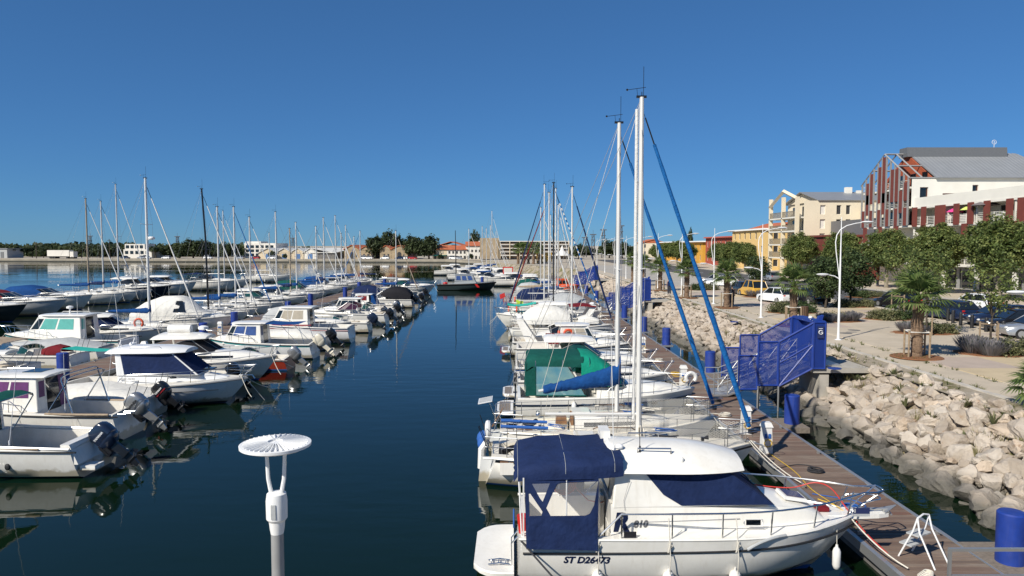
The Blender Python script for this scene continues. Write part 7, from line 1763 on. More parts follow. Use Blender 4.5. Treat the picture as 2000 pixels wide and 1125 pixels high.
m_ = MB(); far_box(m_, -20, 15, 20, 10, FZ, zq(486,0,20)); m_.build('wall', 'canvas_grey', t, 0); m_ = MB(); far_box(m_, -21, 16, 19.5, 11, zq(486,0,20), zq(486,0,20)+.25); m_.build('roof', 'zinc', t, 0); far_win(t, 2, 8, 20, FZ, zq(492,0,20), 'zinc_dark', 'door')
# four warehouses
for i, (u0, u1, vr, ve, wm_, dm) in enumerate(((505,543,485,494,'far_cream','shutter_blue'), (541,570,485,493,'far_cream','shutter_blue'), (568,596,485,493,'far_cream','shutter_blue'), (592,654,485,494,'far_white','shutter_blue'))):
    t = thing('warehouse', (0,0,0), 0, ['first warehouse from the left with pale gable and white roof', 'second warehouse from the left with blue door and white roof', 'third warehouse from the left with white roof', 'rightmost long warehouse with large blue door and white roof'][i], 'warehouse', 'white roofed warehouses')
    ze, zr = zq(ve,u0,14), zq(vr,u0,14)
    m_ = MB(); far_box(m_, u0+.5, u1-.5 if i < 3 else u0+28, 14, 24, FZ, ze); m_.build('wall', wm_, t, 0)
    if i == 3: m_ = MB(); far_box(m_, u0+28, u1, 14.3, 14, FZ, ze-.2); m_.build('side_wall', 'concrete_dark', t, 0); m_ = MB(); x0,y0=fq(u0+27,14); far_box(m_, u0+14, u1+1, 13.6, 10, ze, ze+.3); m_.build('lean_roof', 'roof_white', t, 0)
    rf = MB(); tri = far_gable(rf, u0, u1 if i < 3 else u0+29, 14, 24, ze, zr); rf.build('roof', 'roof_white', t, 0)
    if i == 3: rf = MB(); x0,y0 = fq(u0+15,14); x1,y1 = fq(u1,14); rf.panel([(x0,y0,zr),(x0+3,y0+24,zr),(x1+5,y1+22,zr-.2),(x1,y1,ze)][::-1], .2); rf.build('side_roof', 'roof_white', t, 0)
    m_ = MB(); m_.panel(tri, .1); m_.build('gable', wm_, t, 0)
    c = (u0+(u1 if i < 3 else u0+28))/2; far_win(t, c-4.5, c+4.5, 14, FZ, zq(496,c,14), dm, 'door')
# stone houses with arches
for i, (u0, u1, vr, ve, ar) in enumerate(((672,704,479,487,1), (702,727,481,488,0), (742,766,480,487,0), (763,797,480,487,1))):
    t = thing('stone_house', (0,0,0), 0, ['leftmost stone gabled house with arched doorway on the far quay', 'stone gabled house half hidden by the ivy covered tree', 'narrow stone gabled house right of the big round tree', 'rightmost stone gabled house with dark arch'][i], 'house', 'stone gabled houses')
    ze, zr = zq(ve,u0,16), zq(vr,u0,16)
    m_ = MB(); far_box(m_, u0+.5, u1-.5, 16, 18, FZ, ze); m_.build('wall', 'stone_wall', t, 0)
    rf = MB(); tri = far_gable(rf, u0, u1, 16, 18, ze, zr); rf.build('roof', 'roof_tile', t, 0); m_ = MB(); m_.panel(tri, .1); m_.build('gable', 'stone_wall', t, 0)
    c = (u0+u1)/2
    if ar:
        far_win(t, c-4, c+4, 16, FZ, zq(496,c,16), 'shutter_dark', 'arched_door'); x, y_ = fq(c, 15.85); m_ = MB(); m_.tube([(x,y_,zq(496,c,16)),(x,y_-.06,zq(496,c,16))], 4*y_/F, 16); m_.build('arch', 'shutter_dark', t)
        far_win(t, c+7, c+10, 16, zq(502,c,16), zq(497,c,16), 'shutter_dark')
    else:
        for k in (-5, 3): far_win(t, c+k, c+k+3, 16, zq(501,c,16), zq(496,c,16), 'shutter_dark')
# red roofed terrace
t = thing('terrace', (0,0,0), 0, 'pale two storey terrace with orange tiled roofs and green awning', 'house')
ze, zr = zq(487.5,870,14), zq(480,870,14)
for u0, u1, wm_, dz in ((845,873,'far_cream',0), (873,912,'far_white',-.1), (910,940,'far_white',1.6)):
    m_ = MB(); far_box(m_, u0, u1, 14, 12, FZ, ze+dz); m_.build('wall', wm_, t, 0)
    x0,y0 = fq(u0-1,13.4); x1,y1 = fq(u1+.6,13.4); x2,y2 = fq(u1+.6,21); x3,y3 = fq(u0-1,21); rf = MB(); rf.panel([(x0,y0,ze+dz),(x1,y1,ze+dz),(x2,y2,zr+dz),(x3,y3,zr+dz)], .3); x4,y4 = fq(u1+.6,28); x5,y5 = fq(u0-1,28); rf.panel([(x3,y3,zr+dz),(x2,y2,zr+dz),(x4,y4,ze+dz),(x5,y5,ze+dz)], .3); rf.build('roof', 'roof_tile', t, 0)
    k = u0+3
    while k < u1-4: far_win(t, k, k+3.4, 14, zq(495,870,14)+dz*.4, zq(490.5,870,14)+dz*.4, 'shutter_dark' if wm_ != 'far_cream' else 'curtain_beige'); far_win(t, k, k+4, 14, FZ, zq(499.5,870,14), 'shutter_dark', 'door'); k += 7.4
m_ = MB(); far_box(m_, 846, 872, 12.6, 1.4, zq(500,870,14), zq(498,870,14)); m_.build('awning', 'canvas_green', t, 0)
t = thing('tiled_house', (0,0,0), 0, 'grey gabled house behind the terrace', 'house'); m_ = MB(); far_box(m_, 856, 882, 32, 14, FZ, zq(478,870,32)); m_.build('wall', 'stone_wall', t, 0); rf = MB(); far_gable(rf, 855, 905, 32, 14, zq(480,870,32), zq(472.5,870,32)); rf.build('roof', 'roof_tile', t, 0)
# long apartment block at the end of the basin
t = thing('apartment_block', (0,0,0), 0, 'long low grey brown apartment block with balconies at the far end', 'building')
Yb = 292
def lb(mb, u0, u1, d, dep, v0, v1): return mb.box(xu(u0,Yb), xu(u1,Yb), Yb-d, Yb+dep, GZ if v0 is None else zv(v0,Yb), zv(v1,Yb))
m_ = MB(); lb(m_, 940, 1112, 0, 12, None, 472); m_.build('wall', 'far_brown', t, 0); m_ = MB(); lb(m_, 938, 974, 2, 14, None, 465); m_.build('stair_block', 'stone_wall', t, 0); m_ = MB(); lb(m_, 935, 1114, 1.5, 13, 472, 470.5); m_.build('roof', 'far_white', t, 0)
for k in range(4):
    m_ = MB(); lb(m_, 977, 1110, 1.6, -.05, 478.6+k*7, 477.2+k*7); m_.build('balcony_slab', 'far_white', t, 0); m_ = MB(); lb(m_, 977, 1110, 1.5, -1.4, 477.2+k*7, 475.0+k*7); m_.build('balcony_rail', 'far_brown', t, 0)
    for i in range(11): m_ = MB(); lb(m_, 980+i*12, 985+i*12, .12, -.02, 475+k*7+1.6, 473.2+k*7); m_.build('window', 'glass_dark', t, 0)
for i in range(8): m_ = MB(); lb(m_, 976+i*19, 977.5+i*19, 1.7, -.02, None, 472); m_.build('partition', 'far_cream', t, 0)
# white marquee tips and low yellow thing at the head of the basin
t = thing('kiosk', (xu(1062,215), 215, GZ), 0, 'yellow round ended play kiosk at the head of the basin', 'kiosk')
m_ = MB(); m_.box(-2.2,-.4,-.6,.6,0,3.0); m_.build('panel', 'car_yellow', t, 0); m_ = MB(); m_.box(.4,2.4,-.6,.6,.5,3.2); m_.tube([(1.4,-.62,1.9),(1.4,.62,1.9)], .9, 14); m_.build('round_panel', 'car_yellow', t); m_ = MB(); m_.box(-2.1,2.3,-.3,.3,0,.5); m_.build('base', 'frame_grey', t, 0)
t = thing('marquee', (xu(1098,230), 230, GZ), 0, 'small white pointed marquee at the head of the basin', 'tent')
m_ = MB(); m_.lathe((0,0,2.2), [(2.6,0),(2.0,.5),(.8,1.4),(.1,3.2)], 8); m_.build('canopy', 'sail_white', t, 25)
for a in range(4): m_ = MB(); m_.tube([(2*cos(a*pi/2+.78),2*sin(a*pi/2+.78),0),(2*cos(a*pi/2+.78),2*sin(a*pi/2+.78),2.4)], .05, 5); m_.build('pole', 'alu', t)
# lattice pylons
def pylon(u, vt, Y, label, w=1.6):
    x = xu(u, Y); h = zv(vt, Y)-FZ; t = thing('lattice_pylon', (x, Y, FZ), 0, label, 'pylon', 'lattice pylons')
    m_ = MB()
    for a in (-1, 1):
        for c in (-1, 1): m_.tube([(a*w/2,c*w/2,0),(a*w*.28,c*w*.28,h)], .13, 4)
    m_.build('leg', 'lattice', t, 0); m_ = MB(); n = int(h/2.2)
    for i in range(n):
        z0_, z1_ = h*i/n, h*(i+1)/n; f0, f1 = lerp(.5,.28,i/n)*w, lerp(.5,.28,(i+1)/n)*w
        for s_ in (-1, 1): m_.tube([(-f0,s_*f0,z0_),(f1,s_*f1,z1_)], .07, 3); m_.tube([(s_*f0,-f0,z0_),(s_*f1,f1,z1_)], .07, 3)
    m_.build('bracing', 'lattice', t, 0); m_ = MB(); m_.box(-w*.9,w*.9,-.3,.3,h-.2,h+.2); m_.box(-w*.6,w*.6,-.3,.3,h-2.6,h-2.3); m_.tube([(0,0,h),(0,0,h+2)], .06, 4); m_.build('head', 'lattice', t, 0)
for u, vt, Y, l in ((1142,464,330,'leftmost lattice pylon of the group beyond the street lamps'), (1158,458,320,'middle lattice pylon beyond the street lamps'), (1178,449,310,'tallest lattice pylon beyond the street lamps'), (1212,441,300,'slim lattice pylon just right of the tall mast'), (178,461,395,'lattice pylon between the first left masts'), (348,462,395,'lattice pylon above the left tree clump'), (573,465,420,'lattice pylon behind the warehouses')): pylon(u, vt, Y, l)
for u, vt in ((72,473),(215,467)):
    x, y_ = fq(u, 12); t = thing('power_pole', (x,y_,FZ), 0, 'plain wooden power pole on the far left quay, %s' % ('by the lorry' if u < 100 else 'by the small white building'), 'pole'); m_ = MB(); m_.tube([(0,0,0),(0,0,zv(vt,y_)-FZ)], [.2,.14], 6); m_.build('pole', 'bark_dark', t); m_ = MB(); m_.box(-1,1,-.08,.08,zv(vt,y_)-FZ-.7,zv(vt,y_)-FZ-.5); m_.build('cross_arm', 'bark_dark', t, 0)
x, y_ = fq(121, 9); t = thing('lorry', (x,y_,FZ), radians(-13), 'white articulated lorry trailer parked on the far left quay', 'lorry')
m_ = MB(); m_.box(-6.8,5.5,-1.25,1.25,1.1,3.9); m_.build('trailer', 'far_white', t, 0); m_ = MB(); m_.box(5.9,7.8,-1.2,1.2,.7,3.3); m_.build('cab', 'far_white', t, 0)
for a in (-5.2,-4,-2.8,4.2,7): m_ = MB(); m_.tube([(a,-1.25,.5),(a,1.25,.5)], .5, 12); m_.build('wheel', 'rubber_black', t)
m_ = MB(); m_.box(-6.6,5.4,-.9,.9,.75,1.08); m_.build('chassis', 'rubber_black', t, 0)
# ================================================================== TREES AND PLANTS
def crown_mesh(name, mat, rx, rz, nclump, nleaf, size, seed, flat=0.0, shell=.55, cr=.55):
    r = np.random.default_rng(seed); V = []; 
    ph = r.uniform(0, 6.28, 8)
    d = r.normal(size=(nclump,3)); d /= np.linalg.norm(d, axis=1)[:,None]
    rad = shell+(1-shell)*r.random(nclump)**.6
    az = np.arctan2(d[:,1], d[:,0]); lump = 1+.09*np.sin(3*az+ph[0])+.08*np.sin(5*az+ph[1])*d[:,2]+.07*np.sin(4*d[:,2]+2*az+ph[2])
    c = d*rad[:,None]*lump[:,None]*np.array([rx,rx,rz])
    if flat: c[:,2] = np.where(c[:,2] < 0, c[:,2]*flat, c[:,2])
    cs = cr*(.45+1.0*r.random(nclump))
    o = r.normal(size=(nclump,nleaf,3)); o /= np.linalg.norm(o, axis=2)[:,:,None]; o *= (r.random((nclump,nleaf,1))**.45)*cs[:,None,None]; o[:,:,2] *= .75
    p = (c[:,None,:]+o).reshape(-1,3); n = len(p)
    nv = r.normal(size=(n,3)); nv[:,2] = np.abs(nv[:,2])+.3; nv += .5*p/np.array([rx,rx,rz]); nv /= np.linalg.norm(nv, axis=1)[:,None]
    a = np.cross(nv, r.normal(size=(n,3))); a /= np.linalg.norm(a, axis=1)[:,None]; b_ = np.cross(nv, a)
    s_ = size*(.6+.8*r.random((n,1)))
    q = np.stack([p-a*s_, p-b_*s_*.55, p+a*s_, p+b_*s_*.55], 1).reshape(-1,3)
    me = bpy.data.meshes.new(name); me.from_pydata(q.tolist(), [], np.arange(n*4).reshape(-1,4).tolist()); me.materials.append(M(mat)); me.update(); return me
def trunk_mesh(h, r0, r1, limbs, spread, top, seed, mat='bark_plane'):
    r = random.Random(seed); m_ = MB(); m_.tube([(0,0,-.1),(0,0,.2),(r.uniform(-.08,.08),r.uniform(-.08,.08),h*.5),(0,0,h)], [r0*1.35,r0*1.05,r0*.9,r1], 9)
    for k in range(limbs):
        a = 2*pi*k/limbs+r.uniform(-.3,.3); e = (cos(a)*spread*r.uniform(.7,1), sin(a)*spread*r.uniform(.7,1), top*r.uniform(.75,1))
        m_.tube([(0,0,h-.1),(e[0]*.45,e[1]*.45,lerp(h,e[2],.55)),e], [r1*.8,r1*.5,r1*.2], 6)
    return m_.mesh('trunk', mat, 40)
plane_crowns = [crown_mesh('crown', 'leaf_plane', 2.7, 2.4, 700, 42, .115, 20+i, .85, .45, .48) for i in range(4)]
plane_trunks = [trunk_mesh(2.5, .24, .2, 6, 1.7, 5.0, 40+i) for i in range(2)]
def tree(name, label, loc, cm, tm, cz, sc=1, rz=0, group=None, csc=(1,1,1)):
    t = thing(name, loc, rz, label, 'tree', group); t.scale = (sc,)*3
    inst(tm, 'trunk', t); inst(cm, 'crown', t, (0,0,cz), sc=csc); return t
TX = 46.3
for i, (u, sc) in enumerate(((1952,1.13),(1832,1.06),(1732,1.02),(1645,1.0),(1563,1.02))):
    y_ = TX*F/(u-1000); tree('plane_tree', ['large yellow green plane tree at the right edge before the balconies', 'second plane tree from the right, under the parasols', 'third plane tree from the right, before the gabled wing', 'plane tree partly behind the nearest lamp post', 'round plane tree before the cream apartment block'][i], (TX,y_,GZ+.1), plane_crowns[i % 4], plane_trunks[i % 2], 4.75, sc*.95, i*1.3, 'pollarded plane trees along the street', (1,1,1.05))
for i, (u, y_, sc) in enumerate(((1455,138,.95),(1432,142,1.0),(1405,152,.95),(1340,166,1.0),(1322,180,1.05),(1300,196,1.0),(1282,212,.9))):
    tree('plane_tree', 'round plane tree before the %s' % ['red block, rightmost', 'red block, second from the right', 'red block, at its left end', 'ochre block, rightmost', 'ochre block, second from the right', 'ochre block, third from the right', 'ochre block, leftmost'][i], (xu(u,y_),y_,GZ), plane_crowns[(i+1) % 4], plane_trunks[i % 2], 4.5, sc*.88, i*.9, 'plane trees before the painted blocks')
dk = [crown_mesh('crown', 'leaf_dark', 1.6, 1.8, 200, 34, .10, 70+i, .9, .4, .5) for i in range(2)]; dt = trunk_mesh(1.4, .1, .08, 4, .8, 2.8, 77, 'bark_dark')
for u, v, lb_, sc, k in ((1612,603,'dense dark green tree just left of the nearest lamp post',1.0,0), (1660,597,'dark green tree just right of the nearest lamp post',1.1,1), (1478,560,'dark shrubby tree left of the second palm',.9,0)):
    p = gp(u, v, GZ); tree('young_tree', lb_, p, dk[k], dt, 2.7, sc, k)
yg = [crown_mesh('crown', 'leaf_plane', 1.25, 1.25, 70, 22, .07, 80+i, 1, .3, .42) for i in range(2)]; ytk = trunk_mesh(1.7, .05, .04, 6, .9, 3.2, 79, 'bark_dark')
for u, v, lb_, sc in ((1935,690,'thin young staked tree beside the dark parked cars',1.15), (1810,655,'young staked tree behind the nearest palm',1.2), (1757,622,'young sparse tree left of the nearest palm',1.3)):
    p = gp(u, v, GZ); t = tree('young_tree', lb_, p, yg[0], ytk, 3.0, sc)
    for k in range(3):
        a = k*2.1+.5; m_ = MB(); m_.cyl((.42*cos(a),.42*sin(a),0),(.42*cos(a),.42*sin(a),1.35),.035,seg=7); m_.build('stake', 'stake_wood', t)
    m_ = MB(); m_.tube([(.42*cos(k*2.1+.5),.42*sin(k*2.1+.5),1.25) for k in (0,1,2,0)], .02, 4); m_.build('tie', 'stake_wood', t)
# palms
def frond_mesh(seed, n=16):
    r = random.Random(seed); m_ = MB(); pl = .55
    m_.tube([(0,0,0),(pl*.5,0,.06),(pl,0,.05)], [.025,.018,.012], 4)
    for k in range(n):
        a = lerp(-1.45, 1.45, k/(n-1)); l = .72*(1-.18*abs(a)/1.45)*r.uniform(.92,1.05); dr = -.16-.22*r.random()
        d = Vector((cos(a), sin(a), 0)); s_ = Vector((-sin(a), cos(a), 0))*.036; b0 = Vector((pl,0,.05)); mid_ = b0+d*l*.6+Vector((0,0,.02)); tip = b0+d*l+Vector((0,0,dr*l))
        m_.poly([b0-s_*.3, b0+s_*.3, mid_+s_, mid_-s_]); m_.poly([mid_-s_, mid_+s_, tip])
    return m_.mesh('frond', 'leaf_palm', 0)
fr = [frond_mesh(i) for i in range(3)]
def palm_trunk(h, r0, seed):
    r = random.Random(seed); m_ = MB(); k = 22
    m_.tube([(0.02*sin(i),0.02*cos(i*1.3),h*i/k) for i in range(k+1)], [r0*(1.12 if i < 2 else 1)*(1+.09*(i % 2)) for i in range(k+1)], 12)
    for i in range(70):
        a = r.uniform(0,6.28); z = h*r.uniform(.04,.98); c, s_ = cos(a), sin(a); m_.hexa([(c*r0*.9-s_*.06,s_*r0*.9+c*.06,z),(c*r0*.9+s_*.06,s_*r0*.9-c*.06,z),(c*r0*.98+s_*.05,s_*r0*.98-c*.05,z),(c*r0*.98-s_*.05,s_*r0*.98+c*.05,z)], [(c*r0*1.1-s_*.03,s_*r0*1.1+c*.03,z+.14),(c*r0*1.1+s_*.03,s_*r0*1.1-c*.03,z+.14),(c*r0*1.22+s_*.03,s_*r0*1.22-c*.03,z+.13),(c*r0*1.22-s_*.03,s_*r0*1.22+c*.03,z+.13)])
    return m_.mesh('trunk', 'bark_palm', 30)
ptm = [palm_trunk(2.35, .21, i) for i in range(2)]
def palm(label, loc, sc, seed, full=True, stakes=True):
    r = random.Random(seed); t = thing('palm_tree', loc, r.uniform(0,6), label, 'palm tree', 'fan palms along the promenade'); t.scale = (sc,)*3
    inst(ptm[seed % 2], 'trunk', t); n = 27 if full else 20
    for k in range(n):
        f = k/(n-1); el = lerp(1.4, -.35, f**1.0); a = k*2.4; inst(r.choice(fr), 'frond', t, (0,0,2.3+.2*(1-f)), (0,-el,a), (r.uniform(1.05,1.25),)*3)
    if stakes:
        s_ = thing('stake_frame', loc, 0, 'wooden stake frame round the %s' % label, 'stakes', 'palm stake frames'); R_ = .62
        pts = [(R_*cos(a),R_*sin(a)) for a in (.5,2.07,3.64,5.2)]
        for x, y_ in pts: m_ = MB(); m_.cyl((x,y_,0),(x,y_,1.28),.045,seg=8); m_.build('stake', 'stake_wood', s_)
        m_ = MB(); q = [(x,y_,1.24) for x, y_ in pts]; m_.tube(q+q[:1], .03, 5); m_.build('tie_band', 'canvas_white', s_)
        g = MB()
        for k in range(60): a = r.uniform(0,6.28); d_ = r.uniform(.3,1.1); tuft(g, (d_*cos(a),d_*sin(a),0), .12, 5, .12, r, .012)
        g.build('grass_ring', 'leaf_grass', s_, 0); m_ = MB(); m_.lathe((0,0,.02), [(1.15,0),(1.1,.035),(.1,.05)], 18); m_.build('planting_ring', 'mulch', s_)
for i, (u, v, sc) in enumerate(((1790,698,1.12),(1549,636,1.1),(1419,601,1.12),(1341,582,1.1),(1289,568,1.1),(1257,558,1.15),(1236,550,1.2))):
    p = gp(u, v, GZ+.03); palm(['nearest fan palm on the promenade', 'second nearest fan palm', 'third fan palm along the promenade', 'fourth fan palm along the promenade', 'fifth fan palm along the promenade', 'sixth fan palm along the promenade', 'farthest fan palm along the promenade'][i], p, sc, i+3, i < 3, i < 5)
palm('low fan palm growing out of the boulders at the right edge', (17.45, 23.0, .55), .82, 31, True, False)
g = MB(); r = random.Random(3)
for k in range(90):
    a = r.uniform(0,6.28); c = Vector((15.6+r.gauss(0,.4),21.9+r.gauss(0,.4),1.25+r.uniform(0,.3))); d_ = Vector((cos(a),sin(a),r.uniform(-.5,.4)))*r.uniform(.3,.6); s_ = Vector((-sin(a),cos(a),0))*.05; g.poly([c-s_,c+s_,c+d_]); 
tag(g.build('dead_frond_heap', 'dead_leaf', smooth=0), 'heap of dry brown palm fronds on the boulders at right', 'dead leaves')
# planted islands
def shrub_mesh(mat, rx, rz, n, size, seed): return crown_mesh('foliage', mat, rx, rz, n, 22, size, seed, .5, .3, .32)
shA = [shrub_mesh('leaf_shrub', .95, .5, 50, .07, 90+i) for i in range(3)]; shD = [shrub_mesh('leaf_dark', .8, .6, 46, .08, 95+i) for i in range(2)]
def lav_mesh(seed, mat='leaf_lavender', n=420):
    r = random.Random(seed); m_ = MB()
    for k in range(n):
        a = r.uniform(0,6.28); q = r.random()**.6*.75; l = r.uniform(.45,.8)*(1-.3*q); b0 = Vector((cos(a)*q*.6,sin(a)*q*.6,0)); tip = b0+Vector((cos(a)*q*.7,sin(a)*q*.7,l)); s_ = Vector((-sin(a),cos(a),0))*.014; m_.poly([b0-s_,b0+s_,tip+s_*1.5,tip-s_*1.5])
    return m_.mesh('spikes', mat, 0)
lavs = [lav_mesh(i) for i in range(2)]
isl = [(1546,610,2.0,1.5,'dad','large planted bed with dark shrubs round the second palm'), (1634,627,1.7,1.1,'all','planted bed just left of the nearest lamp post'), (1662,599,2.0,1.1,'aaa','planted bed behind the nearest lamp post'), (1741,623,2.0,1.2,'aad','planted bed left of the nearest palm'), (1808,650,2.0,1.2,'dla','planted bed behind the nearest palm'), (1934,690,1.7,1.3,'lla','lavender bed round the young staked tree'), (1494,580,2.3,1.4,'lla','far lavender bed beside the parked white car'), (1370,566,2.2,1.3,'ada','small far bed with clipped round shrubs'), (1690,580,2.0,1.1,'ada','planted bed on the road side of the promenade')]
for i, (u, v, rx, ry, kk_, lb_) in enumerate(isl):
    p = gp(u, v, GZ+.05); r = random.Random(i); t = thing('planted_bed', p, 0, lb_, 'flower bed', 'planted beds on the promenade')
    m_ = MB(); rings = []
    for f, z in ((1,0),(.97,.03),(.6,.06),(.1,.08)): rings.append([(rx*f*cos(2*pi*k/24)*(1+.06*sin(3*k)),ry*f*sin(2*pi*k/24)*(1+.06*cos(2*k)),z) for k in range(24)])
    m_.loft(rings); m_.build('mulch', 'mulch', t)
    n = 9
    for k in range(n):
        ch = kk_[k % 3]; a = 2.4*k; q = sqrt((k+.5)/n)*.78; me = r.choice(shA if ch == 'a' else shD if ch == 'd' else lavs); s_ = r.uniform(.7,1.05)*min(1, ry*.75)
        inst(me, 'shrub', t, (rx*q*cos(a), ry*q*sin(a), .05+(.22*s_ if ch != 'l' else 0)), (0,0,r.uniform(0,6)), (s_,s_,s_*1.05))
# far trees
pine = [crown_mesh('crown', 'leaf_pine', 4.2, 2.0, 110, 16, .55, 110+i, .35, .3, 1.3) for i in range(2)]; pt = trunk_mesh(4.0, .3, .22, 4, 2.2, 5.5, 5, 'bark_dark')
oak = [crown_mesh('crown', 'leaf_pine', 4.6, 4.0, 150, 16, .55, 120+i, .8, .3, 1.4) for i in range(3)]; ot = trunk_mesh(2.5, .4, .3, 5, 2.6, 6, 6, 'bark_dark')
def far_tree(name, label, u, off, vt, cm, tm, cz, ch, wu, group='trees on the far shore'):
    x, y_ = fq(u, off); h = zv(vt, y_)-FZ; w_ = wu/F*y_; sc = h/(cz+ch); t = thing(name, (x,y_,FZ), u*.7, label, 'tree', group); t.scale = (sc,)*3
    inst(tm, 'trunk', t); k = (w_/2)/(4.4*sc); inst(cm, 'crown', t, (0,0,cz), sc=(k,k,1))
for i, u in enumerate((22,44,64,86,160,176,196,216,232,305)): far_tree('umbrella_pine', '%s umbrella pine from the left on the far shore' % ORD[i].replace('nearest','first'), u, 26+(i % 3)*6, 480+(i*3 % 5), pine[i % 2], pt, 5.6, 2.0, 30)
for i, (u, vt, wu, off) in enumerate(((352,476,30,22),(378,468,42,24),(398,470,30,30),(442,474,34,24),(462,479,26,28),(330,479,30,30))): far_tree('round_tree', ['leftmost tree of the dark clump behind the tall white mast', 'tallest tree of the dark clump behind the tall white mast', 'tree just left of the black mast', 'tree just right of the black mast', 'tree left of the office block', 'small tree left of the dark clump'][i], u, off, vt, oak[i % 3], ot, 5.2, 4.0, wu)
for u, vt, wu, off, lb_ in ((733,461,34,18,'dense ivy covered tree between the stone houses'), (757,452.5,40,26,'tallest round tree behind the stone houses'), (778,460,26,30,'tree behind the right stone houses'), (808,461,38,15,'left one of the paired plane trees beside the terrace'), (838,461,40,15,'right one of the paired plane trees beside the terrace'), (350,494,10,10,'low bush on the quay left of the black mast'), (532,490,13,11,'small tree before the first warehouse'), (557,496,9,11,'round bush between the warehouses'), (860,497,9,11,'small tree before the terrace'), (920,496,9,11,'small tree at the right end of the terrace')): far_tree('round_tree', lb_, u, off, vt, oak[u % 3], ot, 5.2, 4.0, wu)
x, y_ = fq(926, 34); far_tree('cypress', 'dark pointed cypress above the terrace roofs', 927, 36, 452, oak[0], ot, 5.2, 4.0, 20)
for u, Y, vt, wu, lb_ in ((1347,260,448,11,'dark cypress behind the ochre block'), (1190,300,471,36,'dark bushy tree below the pylons'), (1215,290,474,30,'bushy tree right of the pylons'), (1130,285,478,22,'tree at the right end of the long block')):
    h = zv(vt,Y)-GZ; sc = h/9.2; t = thing('round_tree', (xu(u,Y),Y,GZ), u, lb_, 'tree', 'trees on the far shore'); t.scale = (sc,)*3; inst(ot, 'trunk', t); k = (wu/F*Y/2)/(4.4*sc); inst(oak[u % 3], 'crown', t, (0,0,5.2), sc=(k,k,1))
# palms and shrubs at the head of the basin
for i, (u, Y) in enumerate(((1012,208),(1022,205),(1032,210),(1042,204),(1052,212))): palm('%s small palm from the left in the clump at the head of the basin' % ORD[i].replace('nearest','first'), (xu(u,Y),Y,GZ), 1.7, 50+i, False, False)
# distant woodland as one mass
r = np.random.default_rng(2); vs = []; n_ = 190
bmw = MB(); allq = []
for k in range(n_):
    u = r.uniform(-60, 480) if k < 130 else r.uniform(480, 1260); x, y_ = fq(u, r.uniform(60, 110) if u < 480 else r.uniform(90,150)); h = r.uniform(2.3, 4.0)*(1 if u < 480 else .8); w_ = r.uniform(5,9)
    m = 70; d = r.normal(size=(m,3)); d /= np.linalg.norm(d,axis=1)[:,None]; p = d*np.array([w_,w_,h])*(.6+.4*r.random((m,1)))+np.array([x,y_,FZ+h*.95])
    a = r.normal(size=(m,3)); a /= np.linalg.norm(a,axis=1)[:,None]; b_ = np.cross(a, r.normal(size=(m,3))); b_ /= np.linalg.norm(b_,axis=1)[:,None]; s_ = .9+.8*r.random((m,1))
    allq.append(np.stack([p-a*s_, p-b_*s_, p+a*s_, p+b_*s_],1).reshape(-1,3))
q = np.concatenate(allq); me = bpy.data.meshes.new('far_wood'); me.from_pydata(q.tolist(), [], np.arange(len(q)).reshape(-1,4).tolist()); me.materials.append(M('leaf_pine'))
tag(inst(me, 'far_wood'), 'dark green belt of woodland behind the far quay', 'woodland', kind='stuff')

# ================================================================== CARS, BOLLARDS, PEOPLE, PONTOON FURNITURE
def make_car(paint, van=False):
    t = thing('parked_car', (0,0,0), 0, '', 'car', 'cars along the street'); m_ = MB()
    st = [(0,.45,.62,.78),(.12,.25,.72,.84),(.7,.22,.80,.87),(1.2,.22,.90,.88),(2.2,.22,.93,.88),(3.2,.22,.95,.88),(3.75,.24,.93,.86),(4.0,.3,.85,.82),(4.05,.45,.7,.78)]
    if van: st = [(x,a,b_+.1 if x > 1 else b_,c) for x,a,b_,c in st]
    m_.loft([[(x,-w,zb),(x,w,zb),(x,w+.02,(zb+zt)/2),(x,w-.04,zt-.05),(x,w-.14,zt),(x,-w+.14,zt),(x,-w+.04,zt-.05),(x,-w-.02,(zb+zt)/2)] for x,zb,zt,w in st]); m_.build('body', paint, t, 35)
    zr = 1.45 if not van else 1.75
    g = MB(); g.loft([[(x,-w,z),(x,w,z),(x,w2,z2),(x,-w2,z2)] for x,w,z,w2,z2 in ((1.0,.76,.86,.74,.90),(1.75,.78,.88,.64,zr-.06),(3.35,.78,.9,.64,zr-.05),(3.95,.74,.86,.70,.92))]); g.build('windows', 'glass_dark', t, 20)
    rf = MB(); rf.loft([[(x,-w,z),(x,w,z),(x,w-.1,z+.05),(x,-w+.1,z+.05)] for x,w,z in ((1.62,.66,zr-.10),(2.0,.67,zr-.06),(3.2,.67,zr-.05),(3.48,.65,zr-.12))]); rf.build('roof', paint, t, 40)
    for xa, za, xb, zb, w0, w1 in ((1.05,.90,1.72,zr-.07,.765,.655),(2.5,.9,2.5,zr-.06,.785,.655),(3.9,.9,3.4,zr-.1,.75,.655)):
        for s_ in (-1, 1): p = MB(); p.tube([(xa,s_*w0,za),(xb,s_*w1,zb)], .035, 4); p.build('pillar', paint, t)
    for x in (.75, 3.25):
        for s_ in (-1, 1):
            w_ = MB(); w_.tube([(x,s_*.70,.31),(x,s_*.895,.31)], .31, 16); wo_ = w_.build('wheel', 'rubber_black', t); w_ = MB(); w_.tube([(x,s_*.89,.31),(x,s_*.905,.31)], .19, 12); w_.build('rim', 'alu', wo_)
    for s_ in (-1, 1):
        h = MB(); h.ball((.1,s_*.6,.66), .12, .17, .07, 8, 5); h.build('headlight', 'head_light', t); h = MB(); h.box(3.98,4.04,s_*.62-.1,s_*.62+.1,.68,.84); h.build('tail_light', 'red_bright', t, 0)
    return t
cars = {}
